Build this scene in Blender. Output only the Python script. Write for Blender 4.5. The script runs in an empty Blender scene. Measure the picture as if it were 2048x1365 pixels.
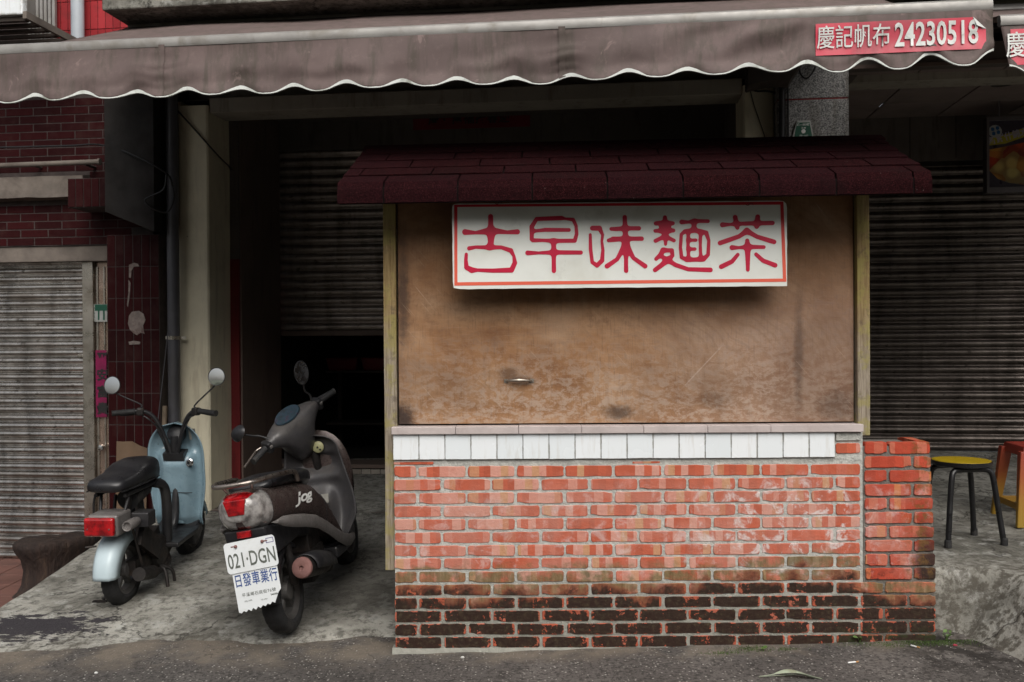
import bpy, bmesh, math, random
import numpy as np
from mathutils import Vector, Matrix, noise as mnoise

# ---------------------------------------------------------------- camera, sky, sun, exposure
SC = bpy.context.scene
COL = SC.collection
RAD = math.radians
FPX = 1900.0
CAM_LOC = Vector((0.0, -4.69, 1.56))
CAM_R = Matrix.Rotation(RAD(90 - 0.44), 3, 'X') @ Matrix.Rotation(-0.006, 3, 'Z')
cd = bpy.data.cameras.new('camera'); cam = bpy.data.objects.new('camera', cd); COL.objects.link(cam)
cam.matrix_world = Matrix.Translation(CAM_LOC) @ CAM_R.to_4x4()
cd.sensor_width = 36.0; cd.lens = FPX / 2048 * 36.0; cd.clip_end = 500; cd.clip_start = 0.05
cd.dof.use_dof = True; cd.dof.focus_distance = 4.68; cd.dof.aperture_fstop = 4.5
SC.camera = cam

SUN_EL, SUN_AZ = RAD(47), RAD(168)          # soft light from the open street side, a little from the right
wd = bpy.data.worlds.new('World'); SC.world = wd; wd.use_nodes = True
wn = wd.node_tree
sky = wn.nodes.new('ShaderNodeTexSky'); sky.sky_type = 'NISHITA'; sky.sun_disc = False
sky.sun_elevation = SUN_EL; sky.sun_rotation = SUN_AZ; sky.air_density = 1.0; sky.dust_density = 6.0; sky.ozone_density = 1.0
hs = wn.nodes.new('ShaderNodeHueSaturation'); hs.inputs['Saturation'].default_value = 0.36
wn.links.new(sky.outputs[0], hs.inputs['Color'])
bg = wn.nodes['Background']; bg.inputs[1].default_value = 0.068
wn.links.new(hs.outputs[0], bg.inputs[0])

sl = bpy.data.lights.new('sun', 'SUN'); sl.energy = 1.5; sl.angle = RAD(56); sl.color = (1.0, 0.96, 0.90)
sun = bpy.data.objects.new('sun', sl); COL.objects.link(sun)
sd = Vector((math.sin(SUN_AZ) * math.cos(SUN_EL), math.cos(SUN_AZ) * math.cos(SUN_EL), math.sin(SUN_EL)))
sun.rotation_euler = sd.to_track_quat('Z', 'Y').to_euler(); sun.location = sd * 30
vs = SC.view_settings; vs.view_transform = 'Standard'; vs.look = 'None'; vs.exposure = 0.70; vs.gamma = 1.0
SC.cycles.max_bounces = 5; SC.cycles.diffuse_bounces = 3; SC.cycles.glossy_bounces = 3
SC.cycles.use_denoising = True; SC.cycles.caustics_reflective = False; SC.cycles.caustics_refractive = False

# ---------------------------------------------------------------- helpers
def ray(px, py):
    return CAM_R @ Vector(((px - 1024) / FPX, -(py - 682.5) / FPX, -1.0))
def atY(px, py, Y):
    d = ray(px, py); return CAM_LOC + d * ((Y - CAM_LOC.y) / d.y)
def atZ(px, py, Z):
    d = ray(px, py); return CAM_LOC + d * ((Z - CAM_LOC.z) / d.z)
class Frame:
    """a yawed frame: u along the facade, v into the depth, z up"""
    def __init__(s, org, yaw):
        s.M = Matrix.Translation(Vector(org)) @ Matrix.Rotation(RAD(yaw), 4, 'Z'); s.I = s.M.inverted()
        s.org = Vector(org); s.yaw = RAD(yaw)
    def at(s, px, py, v):
        o = s.I @ CAM_LOC; d = s.I.to_3x3() @ ray(px, py)
        return o + d * ((v - o.y) / d.y)
    def w(s, p): return s.M @ Vector(p)
def sstep(a, b, x):
    t = max(0.0, min(1.0, (x - a) / (b - a))); return t * t * (3 - 2 * t)
def nz(x, y, z=0.0): return mnoise.noise(Vector((x, y, z)))

class MB:
    def __init__(s): s.v = []; s.f = []
    def add(s, vs_, fs):
        o = len(s.v); s.v += [tuple(p) for p in vs_]; s.f += [tuple(i + o for i in f) for f in fs]; return s
    def box(s, x0, x1, y0, y1, z0, z1):
        return s.add([(x0,y0,z0),(x1,y0,z0),(x1,y1,z0),(x0,y1,z0),(x0,y0,z1),(x1,y0,z1),(x1,y1,z1),(x0,y1,z1)],
                     [(0,3,2,1),(4,5,6,7),(0,1,5,4),(1,2,6,5),(2,3,7,6),(3,0,4,7)])
    def obox(s, c, size, M=None):
        M = M or Matrix.Identity(3); hx, hy, hz = [a / 2 for a in size]
        P = [Vector(c) + M @ Vector((x, y, z)) for z in (-hz, hz) for x, y in ((-hx,-hy),(hx,-hy),(hx,hy),(-hx,hy))]
        return s.add(P, [(0,3,2,1),(4,5,6,7),(0,1,5,4),(1,2,6,5),(2,3,7,6),(3,0,4,7)])
    def prism(s, poly, a, b, axis='y'):
        """poly of 2-d points (counter-clockwise seen from -axis), extruded from a to b"""
        n = len(poly)
        def P(p, t): return (p[0], t, p[1]) if axis == 'y' else ((t, p[0], p[1]) if axis == 'x' else (p[0], p[1], t))
        vs_ = [P(p, a) for p in poly] + [P(p, b) for p in poly]
        fs = [tuple(range(n)), tuple(range(2 * n - 1, n - 1, -1))]
        fs += [(i, i + n, (i + 1) % n + n, (i + 1) % n) for i in range(n)]
        return s.add(vs_, fs)
    def loft(s, rings, caps=True, closed=True):
        n = len(rings[0]); vs_ = [p for r in rings for p in r]; fs = []
        for k in range(len(rings) - 1):
            for i in range(n if closed else n - 1):
                j = (i + 1) % n
                fs.append((k*n+i, k*n+j, (k+1)*n+j, (k+1)*n+i))
        if caps and closed:
            fs.append(tuple(range(n - 1, -1, -1))); fs.append(tuple((len(rings)-1)*n + i for i in range(n)))
        return s.add(vs_, fs)
    def tube(s, path, r, seg=10, caps=True):
        path = [Vector(p) for p in path]; rr = r if isinstance(r, (list, tuple)) else [r] * len(path)
        rings = []; prev = None
        for i, p in enumerate(path):
            t = (path[min(i+1, len(path)-1)] - path[max(i-1, 0)]).normalized()
            if prev is None:
                a = Vector((0, 0, 1)) if abs(t.z) < 0.9 else Vector((1, 0, 0)); x = t.cross(a).normalized()
            else:
                x = (prev - t * prev.dot(t)).normalized()
            prev = x; y = t.cross(x)
            rings.append([p + (x * math.cos(2*math.pi*k/seg) + y * math.sin(2*math.pi*k/seg)) * rr[i] for k in range(seg)])
        return s.loft(rings, caps)
    def lathe(s, prof, seg=24, M=None, closed_prof=False):
        """prof (r, h): revolve about local z, then matrix M"""
        M = M or Matrix.Identity(4); rings = []
        for r, h in prof:
            rings.append([M @ Vector((r*math.cos(2*math.pi*k/seg), r*math.sin(2*math.pi*k/seg), h)) for k in range(seg)])
        if closed_prof: rings.append(rings[0])
        return s.loft(rings, caps=not closed_prof)
    def build(s, name, mat, parent=None, smooth=None, bevel=None, bseg=2, loc=None, sub=0):
        me = bpy.data.meshes.new(name); me.from_pydata(s.v, [], s.f); 
        bm = bmesh.new(); bm.from_mesh(me)
        bmesh.ops.remove_doubles(bm, verts=bm.verts, dist=1e-6)
        bmesh.ops.recalc_face_normals(bm, faces=bm.faces)
        if bevel:
            es = [e for e in bm.edges if len(e.link_faces) == 2 and e.calc_face_angle(0) > 0.6]
            bmesh.ops.bevel(bm, geom=es, offset=bevel, segments=bseg, affect='EDGES', profile=0.5, clamp_overlap=True)
        bm.to_mesh(me); bm.free()
        if smooth is not None:
            me.shade_smooth(); me.set_sharp_from_angle(angle=RAD(smooth))
        return put(name, me, mat, parent, loc)
def put(name, me, mat, parent=None, loc=None):
    o = bpy.data.objects.new(name, me); COL.objects.link(o)
    if mat is not None and len(me.materials) == 0: me.materials.append(mat)
    if parent is not None: o.parent = parent
    if loc is not None: o.location = loc
    return o
def copy_obj(src, parent=None, loc=None, rot=None, scale=None):
    o = src.copy(); COL.objects.link(o); o.parent = parent
    if loc is not None: o.location = loc
    if rot is not None: o.rotation_euler = rot
    if scale is not None: o.scale = scale
    return o
def tag(o, label=None, cat=None, group=None, kind=None):
    if label: o['label'] = label
    if cat: o['category'] = cat
    if group: o['group'] = group
    if kind: o['kind'] = kind
    return o
def empty(name, loc=(0,0,0), yaw=0.0, label=None, cat=None, group=None):
    o = bpy.data.objects.new(name, None); COL.objects.link(o); o.empty_display_size = 0.1
    o.location = loc; o.rotation_euler = (0, 0, yaw)
    return tag(o, label, cat, group)
def text_mesh(body, size=1.0, bold=0.0, sx=1.0, spacing=1.0, depth=0.0, align='CENTER', shear=0.0):
    cu = bpy.data.curves.new('lettering', 'FONT'); cu.body = body; cu.size = size; cu.offset = bold * size
    cu.align_x = align; cu.align_y = 'CENTER'; cu.space_character = spacing; cu.extrude = depth; cu.shear = shear; cu.resolution_u = 3
    o = bpy.data.objects.new('lettering', cu); COL.objects.link(o)
    me = bpy.data.meshes.new_from_object(o.evaluated_get(bpy.context.evaluated_depsgraph_get()))
    bpy.data.objects.remove(o); bpy.data.curves.remove(cu)
    me.transform(Matrix.Rotation(RAD(90), 4, 'X') @ Matrix.Diagonal((sx, 1, 1, 1)))
    return me
def smooth_path(pts, n=6):
    """Catmull-Rom through the points"""
    P = [Vector(p) for p in pts]; P = [P[0]*2 - P[1]] + P + [P[-1]*2 - P[-2]]; out = []
    for i in range(1, len(P) - 2):
        a, b, c, d = P[i-1:i+3]
        for k in range(n):
            t = k / n
            out.append(0.5*((2*b) + (c-a)*t + (2*a-5*b+4*c-d)*t*t + (3*b-a-3*c+d)*t**3))
    out.append(P[-2]); return out

# ---------------------------------------------------------------- materials
class NT:
    def __init__(s, name):
        s.m = bpy.data.materials.new(name); s.m.use_nodes = True; s.t = s.m.node_tree
        s.b = s.t.nodes['Principled BSDF']
        s.tc = s.n('ShaderNodeTexCoord'); s.geo = s.n('ShaderNodeNewGeometry'); s.oi = s.n('ShaderNodeObjectInfo')
        s.obj = s.tc.outputs['Object']; s.gen = s.tc.outputs['Generated']; s.pos = s.geo.outputs['Position']; s.rnd = s.oi.outputs['Random']
    def n(s, typ, ins=None, **at):
        nd = s.t.nodes.new(typ)
        for k, v in at.items(): setattr(nd, k, v)
        for k, v in (ins or {}).items(): s.set(nd.inputs[k], v)
        return nd
    def set(s, sock, v):
        if isinstance(v, bpy.types.NodeSocket): s.t.links.new(v, sock)
        else:
            if hasattr(sock, 'default_value') and isinstance(v, (tuple, list)) and len(v) == 3 and sock.type == 'RGBA': v = (*v, 1)
            sock.default_value = v
    def noise(s, vec, scale, detail=4, rough=0.55, dist=0.0, out=0):
        return s.n('ShaderNodeTexNoise', {'Vector': vec, 'Scale': scale, 'Detail': min(detail, 4.5), 'Roughness': rough, 'Distortion': dist}).outputs[out]
    def vor(s, vec, scale, feature='F1', rnd=1.0, out='Distance'):
        return s.n('ShaderNodeTexVoronoi', {'Vector': vec, 'Scale': scale, 'Randomness': rnd}, feature=feature).outputs[out]
    def ramp(s, fac, stops):
        r = s.n('ShaderNodeValToRGB', {'Fac': fac}); el = r.color_ramp.elements
        while len(el) > 1: el.remove(el[-1])
        for i, (p, c) in enumerate(stops):
            e = el[0] if i == 0 else el.new(p)
            e.position = p
            if isinstance(c, (int, float)): c = (c, c, c)
            e.color = (*c, 1)
        return r.outputs[0]
    def step(s, fac, a, b):
        if isinstance(fac, (int, float)) : return fac
        return s.n('ShaderNodeMapRange', {0: fac, 1: a, 2: b}, interpolation_type='SMOOTHSTEP', clamp=True).outputs[0]
    def math(s, op, a, b=0.0, c=0.0):
        return s.n('ShaderNodeMath', {0: a, 1: b, 2: c}, operation=op).outputs[0]
    def mul(s, a, b): return s.math('MULTIPLY', a, b)
    def addm(s, a, b): return s.math('ADD', a, b)
    def sub(s, a, b): return s.math('SUBTRACT', a, b)
    def mix(s, fac, a, b, blend='MIX'):
        nd = s.n('ShaderNodeMix', data_type='RGBA', blend_type=blend)
        s.set(nd.inputs[0], fac); s.set(nd.inputs[6], a); s.set(nd.inputs[7], b); return nd.outputs[2]
    def xyz(s, vec):
        o = s.n('ShaderNodeSeparateXYZ', {0: vec}).outputs; return o[0], o[1], o[2]
    def comb(s, x, y, z): return s.n('ShaderNodeCombineXYZ', {0: x, 1: y, 2: z}).outputs[0]
    def scale(s, vec, sc): return s.n('ShaderNodeVectorMath', {0: vec, 1: sc}, operation='MULTIPLY').outputs[0]
    def vadd(s, vec, b): return s.n('ShaderNodeVectorMath', {0: vec, 1: b}, operation='ADD').outputs[0]
    def col(s, c): s.set(s.b.inputs['Base Color'], c); return s
    def bump(s, h, strength=0.4, dist=0.01, prev=None):
        ins = {'Height': h, 'Strength': strength, 'Distance': dist}
        if prev is not None: ins['Normal'] = prev
        nd = s.n('ShaderNodeBump', ins); s.set(s.b.inputs['Normal'], nd.outputs[0]); return nd.outputs[0]
    def props(s, **k):
        for a, v in k.items(): s.set(s.b.inputs[{'rough':'Roughness','metal':'Metallic','spec':'Specular IOR Level','coat':'Coat Weight','trans':'Transmission Weight','alpha':'Alpha','ior':'IOR','sheen':'Sheen Weight'}[a]], v)
        return s
def plain(name, c, rough=0.6, metal=0.0, var=0.25, scale=6.0, bump=0.0, bscale=60.0, dirt=None, dirt_amt=0.4, spec=0.5, use='obj', coat=0.0):
    """one colour with mottling, dirt and fine relief"""
    t = NT(name); vec = t.obj if use == 'obj' else t.pos
    vec = t.vadd(vec, t.comb(t.mul(t.rnd, 13.0), t.mul(t.rnd, 7.0), 0.0))
    f = t.noise(vec, scale, 6, 0.6)
    lo = tuple(x * (1 - var) for x in c); hi = tuple(min(1, x * (1 + var)) for x in c)
    cc = t.ramp(f, [(0.3, lo), (0.7, hi)])
    if dirt:
        d = t.step(t.noise(vec, scale * 0.6, 7, 0.65, 0.6), 0.48, 0.7)
        cc = t.mix(t.mul(d, dirt_amt), cc, dirt)
    t.col(cc)
    r2 = t.ramp(t.noise(vec, scale * 2.3, 5, 0.6), [(0.3, max(0, rough - 0.12)), (0.7, min(1, rough + 0.12))])
    t.props(rough=r2, metal=metal, spec=spec, coat=coat)
    if bump: t.bump(t.noise(vec, bscale, 6, 0.65), bump, 0.004)
    return t.m
# ================================================================ material library
def m_asphalt():
    t = NT('asphalt'); p = t.pos
    n1 = t.noise(p, 1.6, 6, 0.6, 0.4); n2 = t.noise(p, 48, 4, 0.75); n3 = t.noise(p, 200, 2, 0.6)
    base = t.ramp(n1, [(0.3, (0.066, 0.060, 0.055)), (0.55, (0.105, 0.096, 0.089)), (0.75, (0.16, 0.147, 0.135))])
    base = t.mix(t.mul(t.step(n2, 0.46, 0.60), 0.75), base, (0.024, 0.021, 0.020))
    cells = t.n('ShaderNodeTexVoronoi', {'Vector': p, 'Scale': 62, 'Randomness': 1.0}, feature='F1')
    pick = t.step(t.xyz(cells.outputs['Color'])[0], 0.66, 0.74)
    chip = t.mul(pick, t.sub(1.0, t.step(cells.outputs['Distance'], 0.22, 0.38)))
    base = t.mix(t.mul(chip, 0.85), base, t.ramp(t.xyz(cells.outputs['Color'])[1], [(0.2, (0.17, 0.155, 0.14)), (0.9, (0.46, 0.44, 0.41))]))
    cells2 = t.n('ShaderNodeTexVoronoi', {'Vector': p, 'Scale': 34, 'Randomness': 1.0}, feature='F1')
    pick2 = t.mul(t.step(t.xyz(cells2.outputs['Color'])[0], 0.93, 0.96), t.sub(1.0, t.step(cells2.outputs['Distance'], 0.12, 0.24)))
    base = t.mix(t.mul(pick2, 0.8), base, (0.42, 0.40, 0.36))
    # sand and silt that gathers along the foot of the stall
    x, y, z = t.xyz(p)
    silt = t.mul(t.step(t.addm(y, t.mul(t.sub(t.noise(p, 7, 6, 0.65), 0.5), 0.36)), -0.24, -0.02), t.step(t.noise(p, 3.1, 5, 0.6), 0.38, 0.6))
    base = t.mix(t.mul(silt, 0.75), base, t.ramp(n2, [(0.3, (0.13, 0.105, 0.08)), (0.7, (0.24, 0.205, 0.165))]))
    damp = t.mul(t.step(x, 1.75, 2.05), t.step(t.addm(y, t.mul(t.sub(n1, 0.5), 0.4)), -0.75, -0.2))
    base = t.mix(t.mul(damp, t.mul(t.step(t.noise(p, 9, 6, 0.7), 0.4, 0.56), 0.85)), base, (0.018, 0.015, 0.013))
    crack = t.sub(1.0, t.step(t.vor(t.vadd(p, t.scale(t.noise(p, 4, 5, 0.6, out=1), (0.35, 0.35, 0.35))), 2.3, 'DISTANCE_TO_EDGE'), 0.0, 0.012))
    base = t.mix(t.mul(crack, t.mul(t.step(n1, 0.45, 0.65), 0.5)), base, (0.02, 0.018, 0.016))
    t.col(base).props(rough=0.88, spec=0.3)
    b = t.bump(t.addm(t.mul(n2, 0.8), t.addm(t.mul(chip, 0.5), t.mul(crack, -0.3))), 0.85, 0.006)
    t.bump(n3, 0.4, 0.003, b)
    return t.m
def m_concrete(name='concrete', spill=True, tone=1.0):
    t = NT(name); p = t.pos; x, y, z = t.xyz(p)
    warp = t.vadd(p, t.scale(t.noise(p, 3.0, 3, 0.6, out=1), (0.10, 0.10, 0.05)))
    n1 = t.noise(warp, 1.7, 7, 0.66, 0.0); n2 = t.noise(warp, 20, 7, 0.72, 0.0); n3 = t.noise(p, 150, 4, 0.7)
    c = t.ramp(n1, [(0.30, (0.10*tone, 0.095*tone, 0.080*tone)), (0.44, (0.22*tone, 0.212*tone, 0.185*tone)), (0.58, (0.38*tone, 0.37*tone, 0.33*tone)), (0.74, (0.50*tone, 0.49*tone, 0.445*tone))])
    c = t.mix(t.mul(t.step(n2, 0.46, 0.62), 0.72), c, (0.072*tone, 0.07*tone, 0.06*tone))
    c = t.mix(t.mul(t.step(t.noise(warp, 8.5, 6, 0.7, 0.0), 0.53, 0.64), 0.55), c, (0.46*tone, 0.46*tone, 0.43*tone))
    # swirls left by the float
    sw = t.n('ShaderNodeTexWave', {'Vector': t.scale(warp, (1, 1, 0.1)), 'Scale': 9.0, 'Distortion': 6.0, 'Detail': 3.0, 'Detail Scale': 1.2}, wave_type='RINGS', rings_direction='Z').outputs[1]
    c = t.mix(t.mul(t.step(sw, 0.8, 1.0), 0.10), c, (0.42*tone, 0.415*tone, 0.38*tone))
    c = t.mix(t.mul(t.step(n3, 0.55, 0.75), 0.35), c, (0.10*tone, 0.095*tone, 0.085*tone))
    if spill:
        # black bitumen spill, and a broad darker patch where the mopeds are parked
        dx = t.mul(t.sub(x, -2.60), 2.2); dy = t.mul(t.sub(y, 0.50), 4.4)
        d = t.math('SQRT', t.addm(t.mul(dx, dx), t.mul(dy, dy)))
        d = t.addm(d, t.mul(t.sub(t.noise(t.scale(p, (0.8, 2.4, 1)), 7.0, 8, 0.82), 0.5), 3.0))
        c = t.mix(t.sub(1.0, t.step(d, 0.62, 0.74)), c, t.ramp(n3, [(0.3, (0.016, 0.014, 0.017)), (0.75, (0.055, 0.05, 0.055))]))
        dx2 = t.mul(t.sub(x, -1.1), 1.0); dy2 = t.mul(t.sub(y, 1.35), 0.75)
        d2 = t.math('SQRT', t.addm(t.mul(dx2, dx2), t.mul(dy2, dy2)))
        c = t.mix(t.mul(t.sub(1.0, t.step(t.addm(d2, t.mul(t.sub(n1, 0.5), 1.2)), 0.35, 1.0)), 0.72), c, (0.05, 0.046, 0.04))
        # mud thrown up along the front lip
        lip = t.sub(1.0, t.step(t.addm(y, t.mul(t.sub(n1, 0.5), 0.9)), 0.1, 0.5))
        c = t.mix(t.mul(lip, t.mul(t.step(n2, 0.42, 0.56), 0.75)), c, (0.085, 0.075, 0.06))
    ck = t.sub(1.0, t.step(t.vor(t.vadd(p, t.scale(t.noise(p, 3, 4, 0.7, out=1), (0.5, 0.5, 0.2))), 0.9, 'DISTANCE_TO_EDGE'), 0.0, 0.010))
    c = t.mix(t.mul(ck, 0.7), c, (0.03, 0.027, 0.024))
    dr = t.mul(t.sub(1.0, t.step(t.vor(p, 6.0), 0.05, 0.11)), t.step(t.noise(p, 1.3, 2), 0.5, 0.6)); c = t.mix(t.mul(dr, 0.75), c, (0.03, 0.026, 0.022))
    t.col(c).props(rough=0.85, spec=0.3)
    b = t.bump(t.sub(n2, t.mul(ck, 0.6)), 0.55, 0.02); t.bump(n3, 0.5, 0.004, b)
    return t.m
def m_plaster(name, c, stain, rough=0.8, amt=0.5, yell=None):
    t = NT(name); p = t.pos
    n1 = t.noise(p, 2.0, 6, 0.6, 0.3); n2 = t.noise(t.scale(p, (6, 6, 0.9)), 2.2, 6, 0.65, 0.4)
    cc = t.ramp(n1, [(0.3, tuple(a*0.82 for a in c)), (0.7, tuple(a*1.12 for a in c))])
    if yell: cc = t.mix(t.step(t.noise(p, 0.9, 3, 0.5), 0.4, 0.65), cc, yell)
    cc = t.mix(t.mul(t.step(n2, 0.5, 0.74), amt), cc, stain)
    spots = t.mul(t.sub(1.0, t.step(t.vor(p, 9), 0.03, 0.09)), t.step(t.noise(p, 5, 2), 0.55, 0.6))
    cc = t.mix(t.mul(spots, 0.7), cc, tuple(a*0.3 for a in stain))
    t.col(cc).props(rough=rough, spec=0.25)
    t.bump(t.noise(p, 45, 6, 0.65), 0.35, 0.006)
    return t.m
def m_shutter(name, c, grime, streak=1.0, rough=0.34, metal=0.85):
    t = NT(name); p = t.pos
    n = t.noise(t.scale(p, (7, 7, 1.1)), 1.3, 6, 0.62, 0.3)
    n2 = t.noise(t.scale(p, (2.2, 2.2, 16)), 1.0, 6, 0.7)
    cc = t.ramp(n, [(0.32, tuple(a*0.55 for a in c)), (0.55, c), (0.75, tuple(min(1, a*1.2) for a in c))])
    cc = t.mix(t.mul(t.step(n2, 0.46, 0.68), 0.6 * streak), cc, grime)
    dots = t.mul(t.step(t.noise(t.scale(p, (9, 9, 14)), 1.7, 4, 0.6), 0.6, 0.7), 0.7)
    cc = t.mix(dots, cc, tuple(a*0.5 for a in grime))
    t.col(cc).props(metal=metal, rough=t.ramp(n2, [(0.3, rough), (0.75, rough + 0.25)]))
    t.bump(n2, 0.12, 0.01)
    return t.m
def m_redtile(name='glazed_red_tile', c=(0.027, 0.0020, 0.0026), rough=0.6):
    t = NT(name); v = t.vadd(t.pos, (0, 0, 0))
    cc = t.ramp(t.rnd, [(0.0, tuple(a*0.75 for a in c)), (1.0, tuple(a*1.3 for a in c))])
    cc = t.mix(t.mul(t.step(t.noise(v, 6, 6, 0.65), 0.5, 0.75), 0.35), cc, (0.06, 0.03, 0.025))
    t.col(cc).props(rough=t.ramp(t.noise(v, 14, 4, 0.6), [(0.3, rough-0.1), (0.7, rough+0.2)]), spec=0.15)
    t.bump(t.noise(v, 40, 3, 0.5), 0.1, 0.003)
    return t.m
M = {}
M['asphalt'] = m_asphalt()
M['concrete'] = m_concrete(tone=0.9)
M['concrete_dark'] = m_concrete('weathered_concrete', False, 0.75)
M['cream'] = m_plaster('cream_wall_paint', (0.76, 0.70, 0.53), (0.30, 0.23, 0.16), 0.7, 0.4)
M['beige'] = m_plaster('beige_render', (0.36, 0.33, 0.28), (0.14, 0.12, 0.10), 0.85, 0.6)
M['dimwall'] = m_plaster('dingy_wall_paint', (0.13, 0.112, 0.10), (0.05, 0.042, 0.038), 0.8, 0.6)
M['brownpaint'] = m_plaster('brown_frame_paint', (0.17, 0.125, 0.105), (0.07, 0.05, 0.045), 0.6, 0.5)
M['redpaint'] = m_plaster('dark_red_paint', (0.17, 0.018, 0.02), (0.06, 0.01, 0.012), 0.55, 0.6)
M['shut_left'] = m_shutter('galvanised_shutter', (0.56, 0.53, 0.49), (0.16, 0.125, 0.095), 1.0, 0.17, 0.97)
M['shut_mid'] = m_shutter('dull_shutter', (0.38, 0.33, 0.295), (0.13, 0.097, 0.08), 0.8, 0.36)
M['shut_right'] = m_shutter('dark_shutter', (0.17, 0.145, 0.13), (0.055, 0.044, 0.038), 0.8, 0.33)
M['steel'] = plain('brushed_steel', (0.5, 0.46, 0.4), 0.3, 0.9, 0.2, 5, 0.05, 60, (0.2, 0.14, 0.09), 0.5)
M['redtile'] = m_redtile()
M['grout'] = plain('tile_grout', (0.060, 0.046, 0.043), 0.9, 0, 0.3, 12, 0.2, use='pos')
def m_glaze():
    t = NT('white_glazed_tile'); p = t.pos; gz_ = t.xyz(t.gen)[2]; gx_ = t.xyz(t.gen)[0]
    c = t.ramp(t.rnd, [(0.0, (0.72, 0.765, 0.79)), (1.0, (0.79, 0.82, 0.84))])
    c = t.mix(t.mul(t.step(t.noise(t.scale(p, (22, 22, 3)), 2.0, 4, 0.65), 0.52, 0.72), 0.28), c, (0.50, 0.47, 0.41))
    e = t.math('MAXIMUM', t.step(t.math('ABSOLUTE', t.sub(gx_, 0.5)), 0.455, 0.5), t.step(t.math('ABSOLUTE', t.sub(gz_, 0.5)), 0.455, 0.5))
    c = t.mix(t.mul(e, t.mul(t.step(t.noise(p, 26, 4, 0.7), 0.42, 0.6), 0.6)), c, (0.34, 0.32, 0.27))
    sp = t.mul(t.sub(1.0, t.step(t.vor(p, 17), 0.03, 0.05)), t.step(t.noise(p, 6, 2), 0.54, 0.58)); c = t.mix(t.mul(sp, 0.8), c, (0.09, 0.07, 0.055))
    t.col(c).props(rough=t.ramp(t.noise(p, 9, 3), [(0.35, 0.10), (0.7, 0.32)])); t.bump(t.noise(p, 12, 2), 0.05, 0.004); return t.m
M['white_tile'] = m_glaze()
M['dim_tile'] = plain('cream_step_tile', (0.40, 0.36, 0.31), 0.35, 0, 0.2, 5, dirt=(0.15, 0.12, 0.1), dirt_amt=0.5)
M['floor_tile'] = plain('brown_floor_tile', (0.13, 0.10, 0.085), 0.5, 0, 0.25, 4, 0.1, 40, (0.06, 0.05, 0.045), 0.6)
M['paver'] = plain('red_brown_paver', (0.15, 0.07, 0.055), 0.75, 0, 0.2, 4, 0.2, 60, (0.07, 0.045, 0.04), 0.6, use='pos')
M['gap'] = plain('dark_joint_mortar', (0.04, 0.032, 0.03), 0.95, 0, 0.3, 15)
M['granite'] = None
M['black_plastic'] = plain('black_plastic', (0.016, 0.016, 0.018), 0.42, 0, 0.3, 8, 0.12, 90, (0.06, 0.055, 0.05), 0.35)
M['black_rubber'] = plain('black_rubber', (0.014, 0.014, 0.015), 0.75, 0, 0.35, 12, 0.2, 120, (0.06, 0.055, 0.048), 0.45)
M['cable'] = plain('cable_sheath', (0.01, 0.01, 0.011), 0.55, 0, 0.3, 8)
M['grey_pvc'] = plain('grey_pvc_pipe', (0.075, 0.075, 0.085), 0.45, 0, 0.2, 3, 0.05, 40, (0.04, 0.035, 0.03), 0.5)
M['pale_pvc'] = plain('pale_pvc_pipe', (0.42, 0.46, 0.50), 0.4, 0, 0.12, 4, 0.05, 40, (0.2, 0.18, 0.15), 0.4)
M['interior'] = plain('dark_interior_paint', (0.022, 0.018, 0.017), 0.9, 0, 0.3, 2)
M['red_plastic'] = plain('red_plastic', (0.22, 0.012, 0.015), 0.45, 0, 0.2, 6)
M['dark_wood'] = plain('dark_wood', (0.035, 0.024, 0.018), 0.7, 0, 0.3, 8, 0.3, 40)
def m_granite():
    t = NT('grey_granite'); p = t.pos
    c = t.ramp(t.vor(p, 160, out='Color'), [(0.15, (0.05, 0.05, 0.052)), (0.45, (0.20, 0.20, 0.20)), (0.85, (0.42, 0.41, 0.40))])
    x, y, z = t.xyz(p)
    st = t.step(t.noise(t.scale(p, (5, 5, 0.5)), 2.0, 5, 0.6, 0.3), 0.48, 0.66)
    c = t.mix(t.mul(st, 0.6), c, (0.10, 0.085, 0.065))
    t.col(c).props(rough=0.6); t.bump(t.noise(p, 120, 3, 0.6), 0.2, 0.003); return t.m
M['granite'] = m_granite()
def flat(name, c, rough=0.5, **k): return plain(name, c, rough, 0, k.pop('var', 0.12), 8, dirt=k.pop('dirt', (0.3*c[0], 0.3*c[1], 0.3*c[2])), dirt_amt=k.pop('amt', 0.25), **k)
M['paint_white'] = flat('white_lettering_paint', (0.75, 0.76, 0.74), 0.5)
M['paint_black'] = flat('black_lettering_paint', (0.02, 0.02, 0.02), 0.5)

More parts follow.
